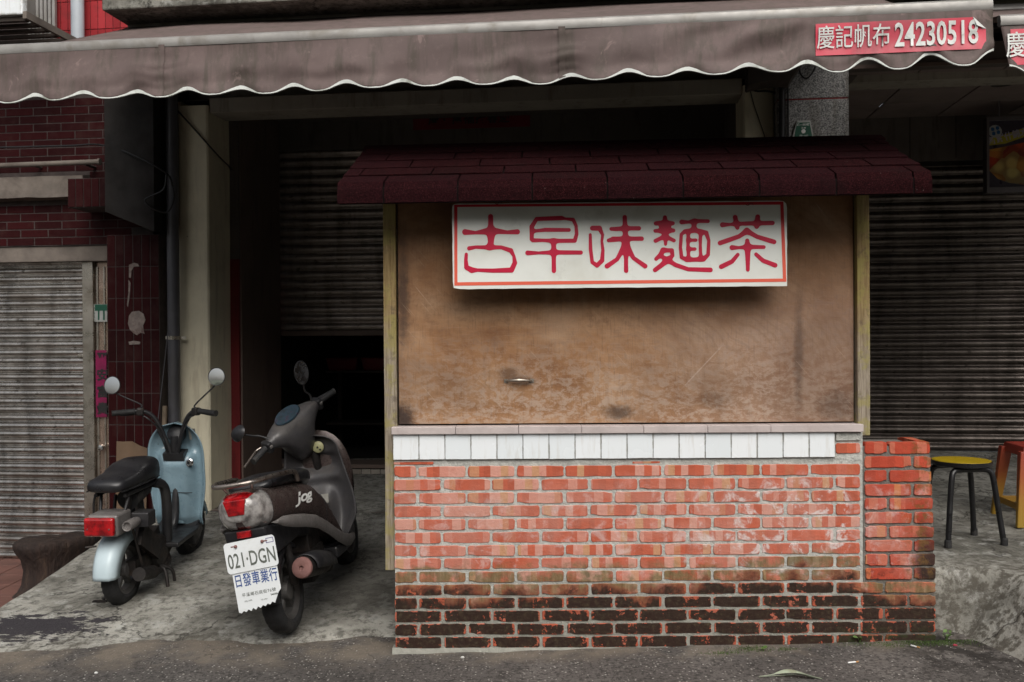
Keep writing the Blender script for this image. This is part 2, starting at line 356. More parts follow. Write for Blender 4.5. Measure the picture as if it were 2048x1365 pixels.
# ================================================================ ground
F = Frame((0, 2.41, 0), -7.0)                   # the shop fronts: a row turned a little against the stall
def road_z(X, Y):
    return -0.022 + 0.021 * (max(-6, min(6, X)) + 0.55)
FOOT = [(-0.9, 2.40), (-0.45, 2.29), (-0.1, 2.215), (0.1, 2.17), (0.2, 2.10), (0.3, 1.9), (0.45, 1.4), (0.6, 0.9)]   # (Y, X) of the foot of the bank
def foot_x(Y):
    if Y <= -0.9: return 2.40 + (-0.9 - Y) * 0.22
    for (y0, x0), (y1, x1) in zip(FOOT, FOOT[1:]):
        if y0 <= Y <= y1: return x0 + (x1 - x0) * (Y - y0) / (y1 - y0)
    return 0.9
def apron_z(X, Y):
    # left: a thin ramp of poured concrete rising to the shop; right: a higher bank with a rounded edge
    rough = 0.006 * nz(X * 5, Y * 5) + 0.012 * nz(X * 1.4 + 7, Y * 1.4)
    front = 0.20 - 0.10 * sstep(-1.8, -3.0, X) + 0.07 * nz(X * 1.9, 3.1) + 0.035 * nz(X * 7, 9.7)
    e = sstep(front - 0.05, front + 0.10, Y)
    hl = road_z(X, Y) * (1 - sstep(0.1, 0.9, Y)) + 0.07 * (Y - 0.35) * sstep(0.1, 0.5, Y) + 0.02 * (X + 1.2) * sstep(0.3, 1.0, Y) + 0.05 * sstep(1.8, 2.6, Y) + rough
    zl = (road_z(X, Y) - 0.05) * (1 - e) + (hl + 0.003) * e
    d = (X - foot_x(Y)) * 0.97 + 0.05 * nz(X * 2.3, Y * 2.3, 4.0) + 0.02 * nz(X * 8, Y * 8, 2.0)
    k = sstep(-0.03, 0.34, d); k = 0.75 * k + 0.25 * max(0.0, min(1.0, d / 0.30))
    top = 0.335 + 0.045 * max(0, Y - 0.5) + 0.05 * (min(X, 4) - 2.4) * sstep(-0.5, 0.3, -Y) + rough * 1.5
    zr = (road_z(X, Y) - 0.05) * (1 - k) + top * k
    if X > 1.95 and Y < 0.3: return zr
    s = sstep(0.2, 1.3, X)
    return zl * (1 - s) + max(zl, zr) * s
def grid_mesh(xs, ys, fz, name, mat, skip=None):
    vs_, fs = [], []; n = len(xs)
    for y in ys:
        for x in xs: vs_.append((x, y, fz(x, y)))
    for j in range(len(ys) - 1):
        for i in range(n - 1):
            if skip and skip(0.5*(xs[i]+xs[i+1]), 0.5*(ys[j]+ys[j+1])): continue
            fs.append((j*n+i, j*n+i+1, (j+1)*n+i+1, (j+1)*n+i))
    me = bpy.data.meshes.new(name); me.from_pydata(vs_, [], fs); me.shade_smooth()
    return put(name, me, mat)
def seq(a, b, st): 
    n = max(1, round((b - a) / st)); return [a + (b - a) * i / n for i in range(n + 1)]
xs = [-80, -40, -20, -10, -6] + seq(-4, 4, 0.04) + [6, 10, 20, 40, 80]
ys = [-80, -40, -20, -12, -8, -6, -4.5] + seq(-3.2, 0.9, 0.04)
road = grid_mesh(xs, ys, lambda x, y: road_z(x, y) + (0.006 * nz(x * 6, y * 6) + 0.010 * nz(x * 1.7, y * 1.7, 5)) * (1 if abs(x) < 4 and y > -3.3 else 0), 'road', M['asphalt'])
tag(road, 'worn dark asphalt lane in front of the stall', kind='structure')
xs = seq(-2.95, 4.2, 0.045) + [5, 6.5, 8]; ys = [-9, -5, -3.5] + seq(-2.4, 4.6, 0.045)
apron = grid_mesh(xs, ys, apron_z, 'concrete_pavement', M['concrete'], lambda x, y: x < 1.9 and y < -0.02)
sk = MB(); pts = [(-2.95, y, apron_z(-2.95, y)) for y in seq(-0.02, 4.6, 0.1)]
sk.add(pts + [(p[0], p[1], -0.6) for p in pts], [(i, i + 1, i + 1 + len(pts), i + len(pts)) for i in range(len(pts) - 1)])
sk.build('kerb_face', M['concrete'], apron)
tag(apron, 'stained concrete pavement the scooters stand on', kind='structure')

# lower paved yard of the neighbouring house
LOWZ = -0.27
yard = MB().box(-9, -2.952, 0.9, 6.0, LOWZ - 0.30, LOWZ - 0.012).build('lower_yard', M['gap'])
tag(yard, 'sunken red brown paved yard before the steel shutter', kind='structure')
pv = None
for i in range(7):
    for j in range(8):
        x = -2.98 - 0.245 * i - 0.1; y = 1.25 + 0.30 * j
        loc = (x - 0.02, y, LOWZ)
        if pv is None: pv = MB().box(-0.119, 0.119, -0.147, 0.147, -0.012, 0.0).build('paver', M['paver'], yard, bevel=0.003, bseg=1); pv.location = loc
        else: copy_obj(pv, yard, loc)

# ================================================================ the shop house behind the stall
def fx(px, v, py=600): return F.at(px, py, v).x
def fzz(px, py, v): return F.at(px, py, v).z
shop = empty('shop_house', F.org, F.yaw, 'plain cream shop house with half raised dull shutter behind the stall', 'building')
uL0, uL1 = fx(358, 0), fx(418, 0)
uR0, uR1 = fx(1488, 0), fx(1550, 0)
ZB = fzz(480, 222, 0.0)                         # underside of the lintel
ZTOP = 4.02
def shaped_pillar(u0, u1, z0, z1, v0, v1):
    b = MB(); n = 14
    for side in (0,):
        rings = []
        for k in range(n + 1):
            z = z0 + (z1 - z0) * k / n; j = 0.004 * nz(u0 * 3, z * 2.2); c = 0.012 + 0.004 * nz(z * 5, u1)
            rings.append([(u0 + j + c, v0, z), (u1 + j - c, v0, z), (u1 + j, v0 + c, z), (u1 + j, v1, z), (u0 + j, v1, z), (u0 + j, v0 + c, z)])
        b.loft(rings)
    return b
shaped_pillar(uL0, uL1, 0.0, 3.35, 0.0, 0.40).build('pillar', M['cream'], shop)
shaped_pillar(uR0, uR1, 0.2, 3.35, 0.0, 0.47).build('pillar', M['cream'], shop)
# second set of piers, set back, with red painted lower halves
u2a, u2b = uL1 + 0.001, fx(485, 0.47)
zr = fzz(465, 520, 0.47)
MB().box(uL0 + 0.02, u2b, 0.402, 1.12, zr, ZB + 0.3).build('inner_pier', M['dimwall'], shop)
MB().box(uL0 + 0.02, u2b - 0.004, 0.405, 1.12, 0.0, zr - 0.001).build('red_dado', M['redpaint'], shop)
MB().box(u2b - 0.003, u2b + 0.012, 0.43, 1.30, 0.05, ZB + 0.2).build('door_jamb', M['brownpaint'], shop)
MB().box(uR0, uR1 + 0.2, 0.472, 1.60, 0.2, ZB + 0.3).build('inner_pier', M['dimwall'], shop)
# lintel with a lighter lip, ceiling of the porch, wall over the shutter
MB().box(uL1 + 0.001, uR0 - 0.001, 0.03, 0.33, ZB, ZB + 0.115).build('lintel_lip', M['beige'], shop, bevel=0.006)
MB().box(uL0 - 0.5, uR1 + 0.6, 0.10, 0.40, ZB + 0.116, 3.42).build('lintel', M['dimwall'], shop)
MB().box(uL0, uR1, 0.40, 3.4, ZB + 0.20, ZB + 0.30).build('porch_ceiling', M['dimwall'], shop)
VS = 1.37
zsh = fzz(900, 290, VS); zopen = fzz(660, 672, VS); zsill = fzz(730, 936, VS); zfloor = fzz(730, 966, VS)
us0, us1 = fx(531, VS), fx(1482, VS)
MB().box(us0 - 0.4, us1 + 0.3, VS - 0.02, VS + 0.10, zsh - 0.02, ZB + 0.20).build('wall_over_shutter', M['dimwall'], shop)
uj = fx(518, VS - 0.04)
MB().box(uj, us0 + 0.012, VS - 0.05, VS + 0.03, zsill, zsh).build('shutter_guide', M['brownpaint'], shop, bevel=0.004)
MB().box(us1 - 0.03, us1 + 0.06, VS - 0.07, VS + 0.03, zsill, zsh).build('shutter_guide', M['brownpaint'], shop, bevel=0.004)
def slat_mesh(name, L, pitch, mat, depth=0.021):
    prof = []
    for k in range(9):
        a = k / 8; prof.append((-depth * math.sin(math.pi * a) ** 0.8, a * pitch * 0.80))
    prof += [(0.004, pitch * 0.84), (0.006, pitch * 0.94), (0.0015, pitch * 1.0)]
    b = MB(); rings = [[(x, y, z) for (y, z) in prof] for x in (0, L)]
    b.loft(rings, closed=False)
    me = bpy.data.meshes.new(name); me.from_pydata(b.v, [], b.f); me.materials.append(mat); me.shade_smooth()
    return me
def shutter(parent, u0, u1, v, z0, z1, pitch, mat, name='roller_shutter'):
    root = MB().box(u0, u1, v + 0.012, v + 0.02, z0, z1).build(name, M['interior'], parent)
    me = slat_mesh('slat', u1 - u0, pitch, mat); z = z0; rnd = random.Random(int(u0 * 100))
    while z + pitch <= z1 + 0.03:
        o = put('slat', me, None, root, (u0, v + rnd.uniform(-0.0015, 0.0015), z)); o.rotation_euler = (rnd.uniform(-0.03, 0.03), rnd.uniform(-0.0006, 0.0006), 0); z += pitch
    return root
rs = shutter(shop, us0, us1, VS, zopen + 0.05, zsh, 0.0795, M['shut_mid'])
MB().box(us0, us1, VS - 0.012, VS + 0.02, zopen, zopen + 0.048).build('bottom_rail', M['brownpaint'], rs, bevel=0.004)
# doorway inside: dark room with a shelf, raised sill with a row of tiles
MB().box(us0 - 0.25, us1 + 0.1, VS - 0.02, VS + 0.30, -0.1, zsill).build('door_sill', M['gap'], shop)
MB().box(us0 - 0.26, us1 + 0.1, VS - 0.045, VS + 0.30, zsill + 0.001, zsill + 0.035).build('sill_cap', M['brownpaint'], shop, bevel=0.004)
ti = None; k = 0; u = us0 - 0.24
while u < us1:
    loc = (u + 0.043, VS - 0.022, zsill - 0.058)
    if ti is None: ti = MB().box(-0.0405, 0.0405, -0.006, 0.004, -0.048, 0.048).build('step_tile', M['dim_tile'], shop, bevel=0.002, bseg=1, loc=loc)
    else: copy_obj(ti, shop, loc)
    u += 0.088
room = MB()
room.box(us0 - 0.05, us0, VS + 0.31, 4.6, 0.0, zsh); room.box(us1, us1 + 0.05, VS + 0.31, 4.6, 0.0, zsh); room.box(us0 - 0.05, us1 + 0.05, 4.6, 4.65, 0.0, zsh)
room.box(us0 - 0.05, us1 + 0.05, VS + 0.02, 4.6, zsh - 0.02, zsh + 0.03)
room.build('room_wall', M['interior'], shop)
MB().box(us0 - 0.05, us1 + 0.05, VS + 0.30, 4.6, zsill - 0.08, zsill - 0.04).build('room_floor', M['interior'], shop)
VSH = 2.5
zs1, zs2 = fzz(700, 742, VSH), fzz(700, 846, VSH)
shelf = empty('storage_shelf', F.w((0, VSH, zsill - 0.04)), F.yaw, 'dark wooden storage shelf in the unlit shop room', 'shelf')
for zz in (zs1, zs2): MB().box(us0 + 0.2, us1 - 0.2, 0.0, 0.4, zz - 0.022 - shelf.location.z, zz - shelf.location.z).build('board', M['dark_wood'], shelf, bevel=0.003)
for uu in (us0 + 0.2, us0 + 1.6, us1 - 0.24): MB().box(uu, uu + 0.04, 0.40, 0.44, 0.0, zs1 - shelf.location.z).build('upright', M['dark_wood'], shelf)
for (a, b_, wh) in ((652, 714, 'whole red plastic crate on the dark shelf beside the scooter mirror'), (722, 790, 'red plastic crate on the dark shelf next to the stall post')):
    ua, ub = F.at(a, 730, VSH + 0.03).x, F.at(b_, 730, VSH + 0.03).x
    c = empty('crate', F.w(((ua + ub) / 2, VSH + 0.18, zs1 + 0.001)), F.yaw, wh, 'crate'); hw = (ub - ua) / 2; hh = 0.125
    cb = MB(); o_ = [(-hw+.02, -.12), (hw-.02, -.12), (hw-.02, .12), (-hw+.02, .12)]; t_ = [(-hw, -.15), (hw, -.15), (hw, .15), (-hw, .15)]
    ti_ = [(p[0]*.94, p[1]*.94) for p in t_]; bi = [(p[0]*.94, p[1]*.94) for p in o_]
    cb.loft([[(x, y, 0.01) for x, y in bi], [(x, y, 0) for x, y in o_], [(x, y, hh) for x, y in t_], [(x, y, hh) for x, y in ti_], [(x, y, 0.012) for x, y in bi]], caps=False)
    cb.add([(x, y, 0.011) for x, y in bi], [(0, 1, 2, 3)])
    cb.build('shell', M['red_plastic'], c); rim = MB(); rim.tube([(x, y, hh) for x, y in t_] + [(t_[0][0], t_[0][1], hh)], 0.008, 6); rim.build('rim', M['red_plastic'], c)
# floor of the porch: brown tiles on a bed
bed = MB().box(uL1 + 0.002, uR0 - 0.3, -0.02, VS - 0.03, -0.2, zfloor - 0.012).build('porch_floor', M['gap'], None)
bed.location = F.org; bed.rotation_euler = (0, 0, F.yaw); tag(bed, 'dim brown tiled porch floor behind the scooters', kind='structure')
ft = None
for i in range(8):
    for j in range(5):
        loc = (uL1 + 0.17 + 0.303 * i, 0.12 + 0.29 * j, zfloor)
        if loc[0] > uR0 - 0.5: continue
        if ft is None: ft = MB().box(-0.149, 0.149, -0.142, 0.142, -0.012, 0).build('floor_tile', M['floor_tile'], bed, bevel=0.002, bseg=1, loc=loc)
        else: copy_obj(ft, bed, loc)
# upper storey: render, projecting slab over the awning
ub_ = fx(200, -0.4, 10)
MB().box(ub_, 6.0, 0.36, 0.6, 3.43, 7.5).build('upper_wall', M['beige'], shop)
zsl = fzz(240, 22, -0.35)
slab = MB().box(ub_, 6.0, -0.38, 0.355, zsl, zsl + 0.30).build('balcony_slab', M['concrete_dark'], shop, bevel=0.012)

# red new-year strip pasted over the shutter
p0, p1 = F.at(826, 240, VS - 0.03), F.at(1060, 237, VS - 0.03)
zt, zb = fzz(940, 221, VS - 0.03), fzz(940, 257, VS - 0.03)
M['red_paper'] = plain('red_paper', (0.16, 0.008, 0.016), 0.6, 0, 0.2, 6)
rb = empty('door_banner', F.w(((p0.x + p1.x) / 2, VS - 0.026, (zt + zb) / 2)), F.yaw, 'faded red paper strip with black brush writing above the dull shutter', 'banner')
w_ = (p1.x - p0.x) / 2; h_ = (zt - zb) / 2
MB().box(-w_, w_, -0.002, 0.003, -h_, h_).build('paper', M['red_paper'], rb)
put('lettering', text_mesh('慶年萬福接春迎', h_ * 1.25, 0.02, 1.0, 1.12), M['paint_black'], rb, (-0.02, -0.006, 0))
# ================================================================ the brick stall
def m_brick(name, base, pale, tan, grime=True):
    t = NT(name); p = t.pos; x, y, z = t.xyz(p)
    # kiln bands: irregular upright stripes across each brick
    w = t.addm(t.mul(t.addm(x, y), 27.0), t.mul(t.rnd, 61.0))
    st = t.n('ShaderNodeTexVoronoi', {'W': w, 'Scale': 1.0, 'Randomness': 0.9}, voronoi_dimensions='1D', feature='F1')
    sr, sg, sb = t.xyz(st.outputs['Color'])
    c = t.ramp(sr, [(0.0, tuple(a*0.80 for a in base)), (0.36, base), (0.44, pale), (0.58, pale), (0.64, tuple(a*1.05 for a in base)), (0.84, tuple(a*0.92 for a in base)), (0.90, tan)])
    whole = t.ramp(t.rnd, [(0.0, tuple(a*0.85 for a in base)), (0.5, tuple(a*1.05 for a in base)), (1.0, pale)])
    c = t.mix(t.mul(t.step(t.noise(t.comb(t.mul(t.rnd, 40), 0, 0), 3.0, 2), 0.52, 0.62), 0.8), c, whole)
    c = t.mix(t.mul(t.step(t.noise(p, 26, 6, 0.7, 0.4), 0.5, 0.72), 0.35), c, tuple(a*0.78 for a in base))
    # lime bloom, strongest half way up
    zone = t.mul(t.step(z, 0.30, 0.42), t.sub(1.0, t.step(z, 0.72, 0.9)))
    side = t.addm(t.mul(t.step(x, 0.75, 1.4), t.sub(1.0, t.step(x, 1.62, 1.68))), 0.32)
    lime = t.mul(t.mul(zone, side), t.step(t.noise(p, 10, 7, 0.7, 0.5), 0.50, 0.70))
    haze = t.mul(t.mul(zone, 0.38), t.step(t.noise(p, 3.2, 4, 0.6), 0.36, 0.62))
    c = t.mix(haze, c, (0.46, 0.27, 0.22))
    c = t.mix(t.math('MINIMUM', t.mul(lime, 1.5), 0.85), c, (0.60, 0.52, 0.50))
    gx, gy, gz = t.xyz(t.gen)
    ex = t.math('ABSOLUTE', t.sub(gx, 0.5)); ez = t.math('ABSOLUTE', t.sub(gz, 0.5))
    edge = t.math('MAXIMUM', t.step(ex, 0.40, 0.5), t.mul(t.step(ez, 0.36, 0.5), 0.8))
    if grime:
        nb = t.noise(p, 5.5, 6, 0.65, 0.3)
        zz = t.addm(z, t.mul(t.sub(nb, 0.5), 0.34)); zz = t.sub(zz, t.mul(t.step(x, 0.5, 1.7), 0.07)); zz = t.addm(zz, t.mul(t.sub(t.rnd, 0.5), 0.07)); zz = t.addm(zz, t.mul(t.step(x, 1.66, 1.78), 0.10))
        moss = t.mul(t.mul(t.sub(1.0, t.step(zz, 0.36, 0.43)), t.step(zz, 0.17, 0.29)), t.step(t.noise(p, 12, 6, 0.7), 0.28, 0.55))
        c = t.mix(t.mul(moss, 0.85), c, t.ramp(t.noise(t.scale(p, (14, 14, 2)), 3.0, 5, 0.7), [(0.3, (0.060, 0.060, 0.022)), (0.55, (0.15, 0.135, 0.065)), (0.75, (0.29, 0.225, 0.14))]))
        deep = t.sub(1.0, t.step(zz, 0.24, 0.33)); c = t.mix(t.mul(deep, 0.85), c, t.ramp(t.noise(p, 24, 3, 0.6), [(0.3, tuple(a*0.62 for a in base)), (0.7, tuple(a*1.02 for a in base))]))
        black = t.sub(1.0, t.step(zz, 0.235, 0.32))
        keep = t.step(t.addm(t.noise(p, 30, 6, 0.72, 0.4), t.addm(t.mul(edge, 0.21), t.mul(t.sub(sg, 0.5), 0.22))), 0.640, 0.672)
        black = t.mul(black, t.sub(1.0, t.mul(keep, 0.95)))
        c = t.mix(t.mul(black, 0.96), c, t.ramp(t.noise(p, 40, 5, 0.7), [(0.3, (0.005, 0.0045, 0.0035)), (0.52, (0.014, 0.012, 0.008)), (0.68, (0.042, 0.038, 0.021)), (0.8, (0.09, 0.077, 0.055))]))
        gg = t.mul(t.mul(t.step(x, 1.45, 1.75), t.sub(1.0, t.step(z, 0.03, 0.12))), t.step(t.noise(p, 16, 6, 0.7), 0.45, 0.55))
        c = t.mix(t.mul(gg, 0.85), c, (0.025, 0.035, 0.010))
    else:
        # pier: black rain streak down its outer edge
        zz = t.addm(z, t.mul(t.sub(t.noise(p, 9, 6, 0.7), 0.5), 0.30))
        k = t.mul(t.step(t.addm(x, t.mul(t.sub(t.noise(p, 8, 5, 0.7), 0.5), 0.14)), 1.955, 2.03), t.sub(1.0, t.step(zz, 0.42, 0.75)))
        c = t.mix(t.mul(k, 0.94), c, (0.020, 0.014, 0.011))
        k2 = t.mul(t.step(t.addm(x, t.mul(t.sub(t.noise(p, 14, 5, 0.7), 0.5), 0.2)), 1.90, 2.02), t.step(t.noise(p, 22, 5, 0.7), 0.45, 0.62))
        c = t.mix(t.mul(k2, 0.75), c, (0.14, 0.075, 0.02))
        k3 = t.mul(t.sub(1.0, t.step(zz, 0.30, 0.48)), t.step(t.noise(p, 18, 6, 0.7), 0.5, 0.58))
        c = t.mix(t.mul(k3, 0.85), c, (0.02, 0.015, 0.012))
    t.col(c).props(rough=0.82, spec=0.3)
    b = t.bump(t.noise(p, 36, 6, 0.7, 0.3), 0.5, 0.008); t.bump(t.noise(p, 220, 3, 0.6), 0.3, 0.002, b)
    return t.m
def m_mortar(name, c, alg):
    t = NT(name); p = t.pos; x, y, z = t.xyz(p)
    cc = t.ramp(t.noise(p, 14, 6, 0.7), [(0.3, tuple(a*0.7 for a in c)), (0.7, tuple(a*1.15 for a in c))])
    zz = t.addm(z, t.mul(t.sub(t.noise(p, 6, 6, 0.65), 0.5), 0.22))
    cc = t.mix(t.mul(t.sub(1.0, t.step(zz, 0.18, 0.42)), 0.62), cc, alg)
    cc = t.mix(t.mul(t.step(t.noise(p, 30, 5, 0.7), 0.55, 0.7), 0.4), cc, tuple(a*0.35 for a in c))
    t.col(cc).props(rough=0.95, spec=0.2); t.bump(t.noise(p, 55, 6, 0.7), 0.9, 0.012); return t.m
M['brick'] = m_brick('weathered_red_brick', (0.47, 0.104, 0.054), (0.56, 0.275, 0.215), (0.49, 0.26, 0.14))
M['brick_pier'] = m_brick('fresh_red_brick', (0.43, 0.060, 0.030), (0.48, 0.14, 0.085), (0.50, 0.17, 0.06), False)
M['mortar'] = m_mortar('pale_mortar', (0.50, 0.50, 0.465), (0.20, 0.195, 0.155))
M['mortar_dark'] = m_mortar('grey_mortar', (0.20, 0.185, 0.165), (0.12, 0.11, 0.09))
M['terrazzo'] = plain('pinkish_stone_ledge', (0.46, 0.40, 0.385), 0.7, 0, 0.12, 9, 0.2, 120, (0.28, 0.22, 0.2), 0.4, use='pos')
def m_plywood():
    t = NT('weathered_plywood'); p = t.pos; x, y, z = t.xyz(p)
    wv = t.vadd(t.scale(p, (1.0, 1.0, 1.7)), t.scale(t.noise(p, 1.4, 4, 0.55, out=1), (0.30, 0.30, 0.30)))
    n1 = t.noise(wv, 1.9, 7, 0.66, 0.2); n2 = t.noise(wv, 22, 7, 0.74, 0.3); fib = t.noise(t.scale(p, (70, 70, 4)), 3.0, 4, 0.65); fibh = t.noise(t.scale(p, (5, 5, 95)), 2.0, 4, 0.65)
    c = t.ramp(n1, [(0.25, (0.15, 0.062, 0.024)), (0.42, (0.27, 0.138, 0.064)), (0.58, (0.37, 0.22, 0.122)), (0.76, (0.50, 0.345, 0.225))])
    grain = t.n('ShaderNodeTexWave', {'Vector': wv, 'Scale': 2.2, 'Distortion': 14.0, 'Detail': 4.0, 'Detail Scale': 0.8, 'Detail Roughness': 0.7}, wave_type='BANDS', bands_direction='DIAGONAL').outputs[1]
    c = t.mix(t.mul(t.step(grain, 0.55, 0.98), 0.13), c, (0.15, 0.075, 0.036))
    c = t.mix(t.mul(t.step(n2, 0.48, 0.68), 0.38), c, (0.12, 0.062, 0.034))
    c = t.mix(t.mul(t.step(fib, 0.50, 0.7), 0.42), c, (0.11, 0.060, 0.036))
    c = t.mix(t.mul(t.step(fibh, 0.52, 0.7), 0.18), c, (0.42, 0.30, 0.22))
    # greyed, rain-washed lower right; upper part darkened for eave and sign shade, plus damp
    gm = t.mul(t.step(t.addm(x, t.mul(t.sub(n1, 0.5), 1.2)), 0.35, 1.5), t.sub(1.0, t.step(z, 1.5, 2.1)))
    c = t.mix(t.mul(gm, 0.45), c, t.ramp(n2, [(0.3, (0.185, 0.125, 0.105)), (0.7, (0.34, 0.26, 0.235))]))
    pale = t.mul(t.sub(1.0, t.step(z, 1.16, 1.66)), t.step(n2, 0.42, 0.6)); c = t.mix(t.mul(pale, 0.60), c, (0.45, 0.35, 0.275))
    up = t.mul(t.step(t.addm(z, t.mul(t.sub(n1, 0.5), 0.5)), 1.52, 1.86), t.sub(1.0, t.mul(gm, 0.7))); c = t.mix(t.mul(up, 0.55), c, (0.155, 0.070, 0.028))
    cl_ = t.noise(t.vadd(p, (5, 0, 3)), 1.25, 4, 0.6, 0.3); c = t.mix(t.mul(t.step(cl_, 0.50, 0.66), 0.42), c, (0.115, 0.058, 0.032)); c = t.mix(t.mul(t.step(cl_, 0.46, 0.32), 0.30), c, (0.46, 0.335, 0.235))
    # damp stains of their own shape: left edge, lower middle, drip under the handle
    def blot(cx, cz, rx, rz, amt, c, colr=(0.035, 0.022, 0.018)):
        dx = t.mul(t.sub(x, cx), 1 / rx); dz = t.mul(t.sub(z, cz), 1 / rz)
        d = t.addm(t.math('SQRT', t.addm(t.mul(dx, dx), t.mul(dz, dz))), t.mul(t.sub(t.noise(p, 11, 7, 0.75), 0.5), 1.5))
        return t.mix(t.mul(t.sub(1.0, t.step(d, 0.25, 1.15)), amt), c, colr)
    for a in ((-0.545, 1.13, 0.07, 0.10, 0.95), (-0.54, 1.75, 0.04, 0.35, 0.75), (0.53, 1.165, 0.09, 0.05, 0.75), (-0.02, 1.36, 0.06, 0.04, 0.5), (0.05, 1.325, 0.08, 0.03, 0.6), (1.43, 1.45, 0.03, 0.35, 0.5), (1.0, 1.22, 0.1, 0.06, 0.35), (1.62, 1.18, 0.12, 0.1, 0.45)):
        c = blot(a[0], a[1], a[2], a[3], a[4], c)
    # a long scratch
    sc = t.sub(1.0, t.step(t.math('ABSOLUTE', t.sub(t.sub(z, 1.37), t.mul(t.sub(x, 0.93), 1.05))), 0.0, 0.008)); sc = t.mul(sc, t.mul(t.step(x, 0.82, 0.9), t.sub(1.0, t.step(x, 1.02, 1.06))))
    c = t.mix(t.mul(sc, 0.45), c, (0.45, 0.36, 0.30))
    rings_ = t.n('ShaderNodeTexWave', {'Vector': t.vadd(t.scale(p, (1.0, 1.0, 0.55)), t.scale(t.noise(p, 1.1, 3, 0.5, out=1), (0.7, 0.7, 0.7))), 'Scale': 7.0, 'Distortion': 2.5, 'Detail': 4.0, 'Detail Scale': 2.5, 'Detail Roughness': 0.7}, wave_type='RINGS', rings_direction='Y').outputs[1]
    c = t.mix(t.mul(t.mul(t.step(rings_, 0.6, 0.98), t.step(n1, 0.35, 0.6)), 0.20), c, (0.16, 0.085, 0.042))
    scr = t.noise(t.scale(t.n('ShaderNodeVectorRotate', {'Vector': p, 'Angle': 0.7}, rotation_type='Y_AXIS').outputs[0], (160, 1, 3.5)), 1.0, 3, 0.6)
    c = t.mix(t.mul(t.mul(t.step(scr, 0.62, 0.70), t.step(t.noise(p, 2.6, 2), 0.45, 0.6)), 0.40), c, (0.50, 0.38, 0.28))
    t.col(c).props(rough=0.72, spec=0.3)
    b = t.bump(fib, 0.25, 0.003); t.bump(n2, 0.3, 0.008, b); return t.m
M['plywood'] = m_plywood()
def m_post():
    t = NT('mossy_grey_timber'); p = t.pos; x, y, z = t.xyz(p)
    f = t.noise(t.scale(p, (60, 60, 3)), 2.2, 6, 0.7); g = t.noise(p, 8, 6, 0.7)
    c = t.ramp(f, [(0.3, (0.13, 0.10, 0.07)), (0.55, (0.29, 0.245, 0.19)), (0.8, (0.42, 0.37, 0.31))])
    c = t.mix(t.mul(t.step(z, 1.35, 1.75), 0.75), c, t.ramp(f, [(0.3, (0.16, 0.10, 0.030)), (0.7, (0.30, 0.20, 0.065))]))
    c = t.mix(t.mul(t.step(g, 0.46, 0.6), 0.65), c, (0.27, 0.235, 0.075))
    c = t.mix(t.mul(t.step(t.noise(t.vadd(p, (3, 1, 2)), 14, 5, 0.7), 0.55, 0.68), 0.5), c, (0.08, 0.06, 0.045))
    t.col(c).props(rough=0.85, spec=0.2); t.bump(f, 0.5, 0.004); return t.m
M['post'] = m_post()
def m_shingle():
    t = NT('maroon_asphalt_shingle'); p = t.pos
    g = t.vor(p, 420, out='Color'); gr = t.xyz(g)[0]
    c = t.ramp(gr, [(0.1, (0.004, 0.0010, 0.0013)), (0.5, (0.012, 0.0020, 0.0027)), (0.8, (0.027, 0.0046, 0.0056)), (0.97, (0.065, 0.017, 0.018))])
    c = t.mix(t.mul(t.rnd, 0.5), c, t.ramp(gr, [(0.1, (0.008, 0.003, 0.004)), (0.9, (0.035, 0.009, 0.012))]))
    spk = t.mul(t.sub(1.0, t.step(t.vor(p, 34), 0.03, 0.06)), t.step(t.noise(p, 11, 2), 0.52, 0.56)); c = t.mix(t.mul(spk, 0.7), c, (0.42, 0.36, 0.34))
    c = t.mix(t.mul(t.step(t.noise(p, 5, 6, 0.65), 0.5, 0.7), 0.35), c, (0.012, 0.006, 0.006))
    t.col(c).props(rough=0.95, spec=0.06); t.bump(t.vor(p, 420), 0.9, 0.004); return t.m
M['shingle'] = m_shingle()

SX = 0.57                                                 # middle of the stall
stall = empty('food_stall', (SX, 0, 0), 0, 'closed brick food stall with plywood hatch, white tile band and maroon shingle roof', 'stall')
def brick_mesh(L, H, D, seed, name='brick'):
    rn = random.Random(seed); nl, ns = 7, 3; out = []; hx, hz = L / 2, H / 2; c = 0.009
    def jit(s): return rn.uniform(-1, 1) * s
    for i in range(nl): out.append((-hx + c + (L - 2*c) * i / (nl - 1), -hz + abs(jit(0.0034))))
    for i in range(ns): out.append((hx - abs(jit(0.0045)), -hz + c + (H - 2*c) * i / (ns - 1)))
    for i in range(nl): out.append((hx - c - (L - 2*c) * i / (nl - 1), hz - abs(jit(0.0034))))
    for i in range(ns): out.append((-hx + abs(jit(0.0045)), hz - c - (H - 2*c) * i / (ns - 1)))
    if rn.random() < 0.5:                                 # a knocked-off corner
        k = rn.choice((0, nl - 1, nl + ns, 2*nl + ns - 1)); x, z = out[k]; out[k] = (x * 0.95, z * 0.72)
    b = MB(); n = len(out); f = 0.0022
    b.loft([[(x * (1 - f / hx), jit(0.0006), z * (1 - f / hz)) for x, z in out], [(x, 0.0026, z) for x, z in out], [(x, D, z) for x, z in out]])
    me = bpy.data.meshes.new(name); me.from_pydata(b.v, [], b.f); return me
BL, BH, BP, RP = 0.2335, 0.0565, 0.2427, 0.0651
full = [brick_mesh(BL, BH, 0.05, i) for i in range(9)]; half = [brick_mesh(0.112, BH, 0.05, 50 + i) for i in range(6)]
fullp = [brick_mesh(BL, 0.0592, 0.05, 90 + i) for i in range(7)]; halfp = [brick_mesh(0.112, 0.0592, 0.05, 120 + i) for i in range(5)]
for me in full + half: me.materials.append(M['brick'])
for me in fullp + halfp: me.materials.append(M['brick_pier'])
rb_ = random.Random(4)
X0, X1 = atY(788, 1100, 0).x - SX, atY(1724, 1100, 0).x - SX      # main wall, local x
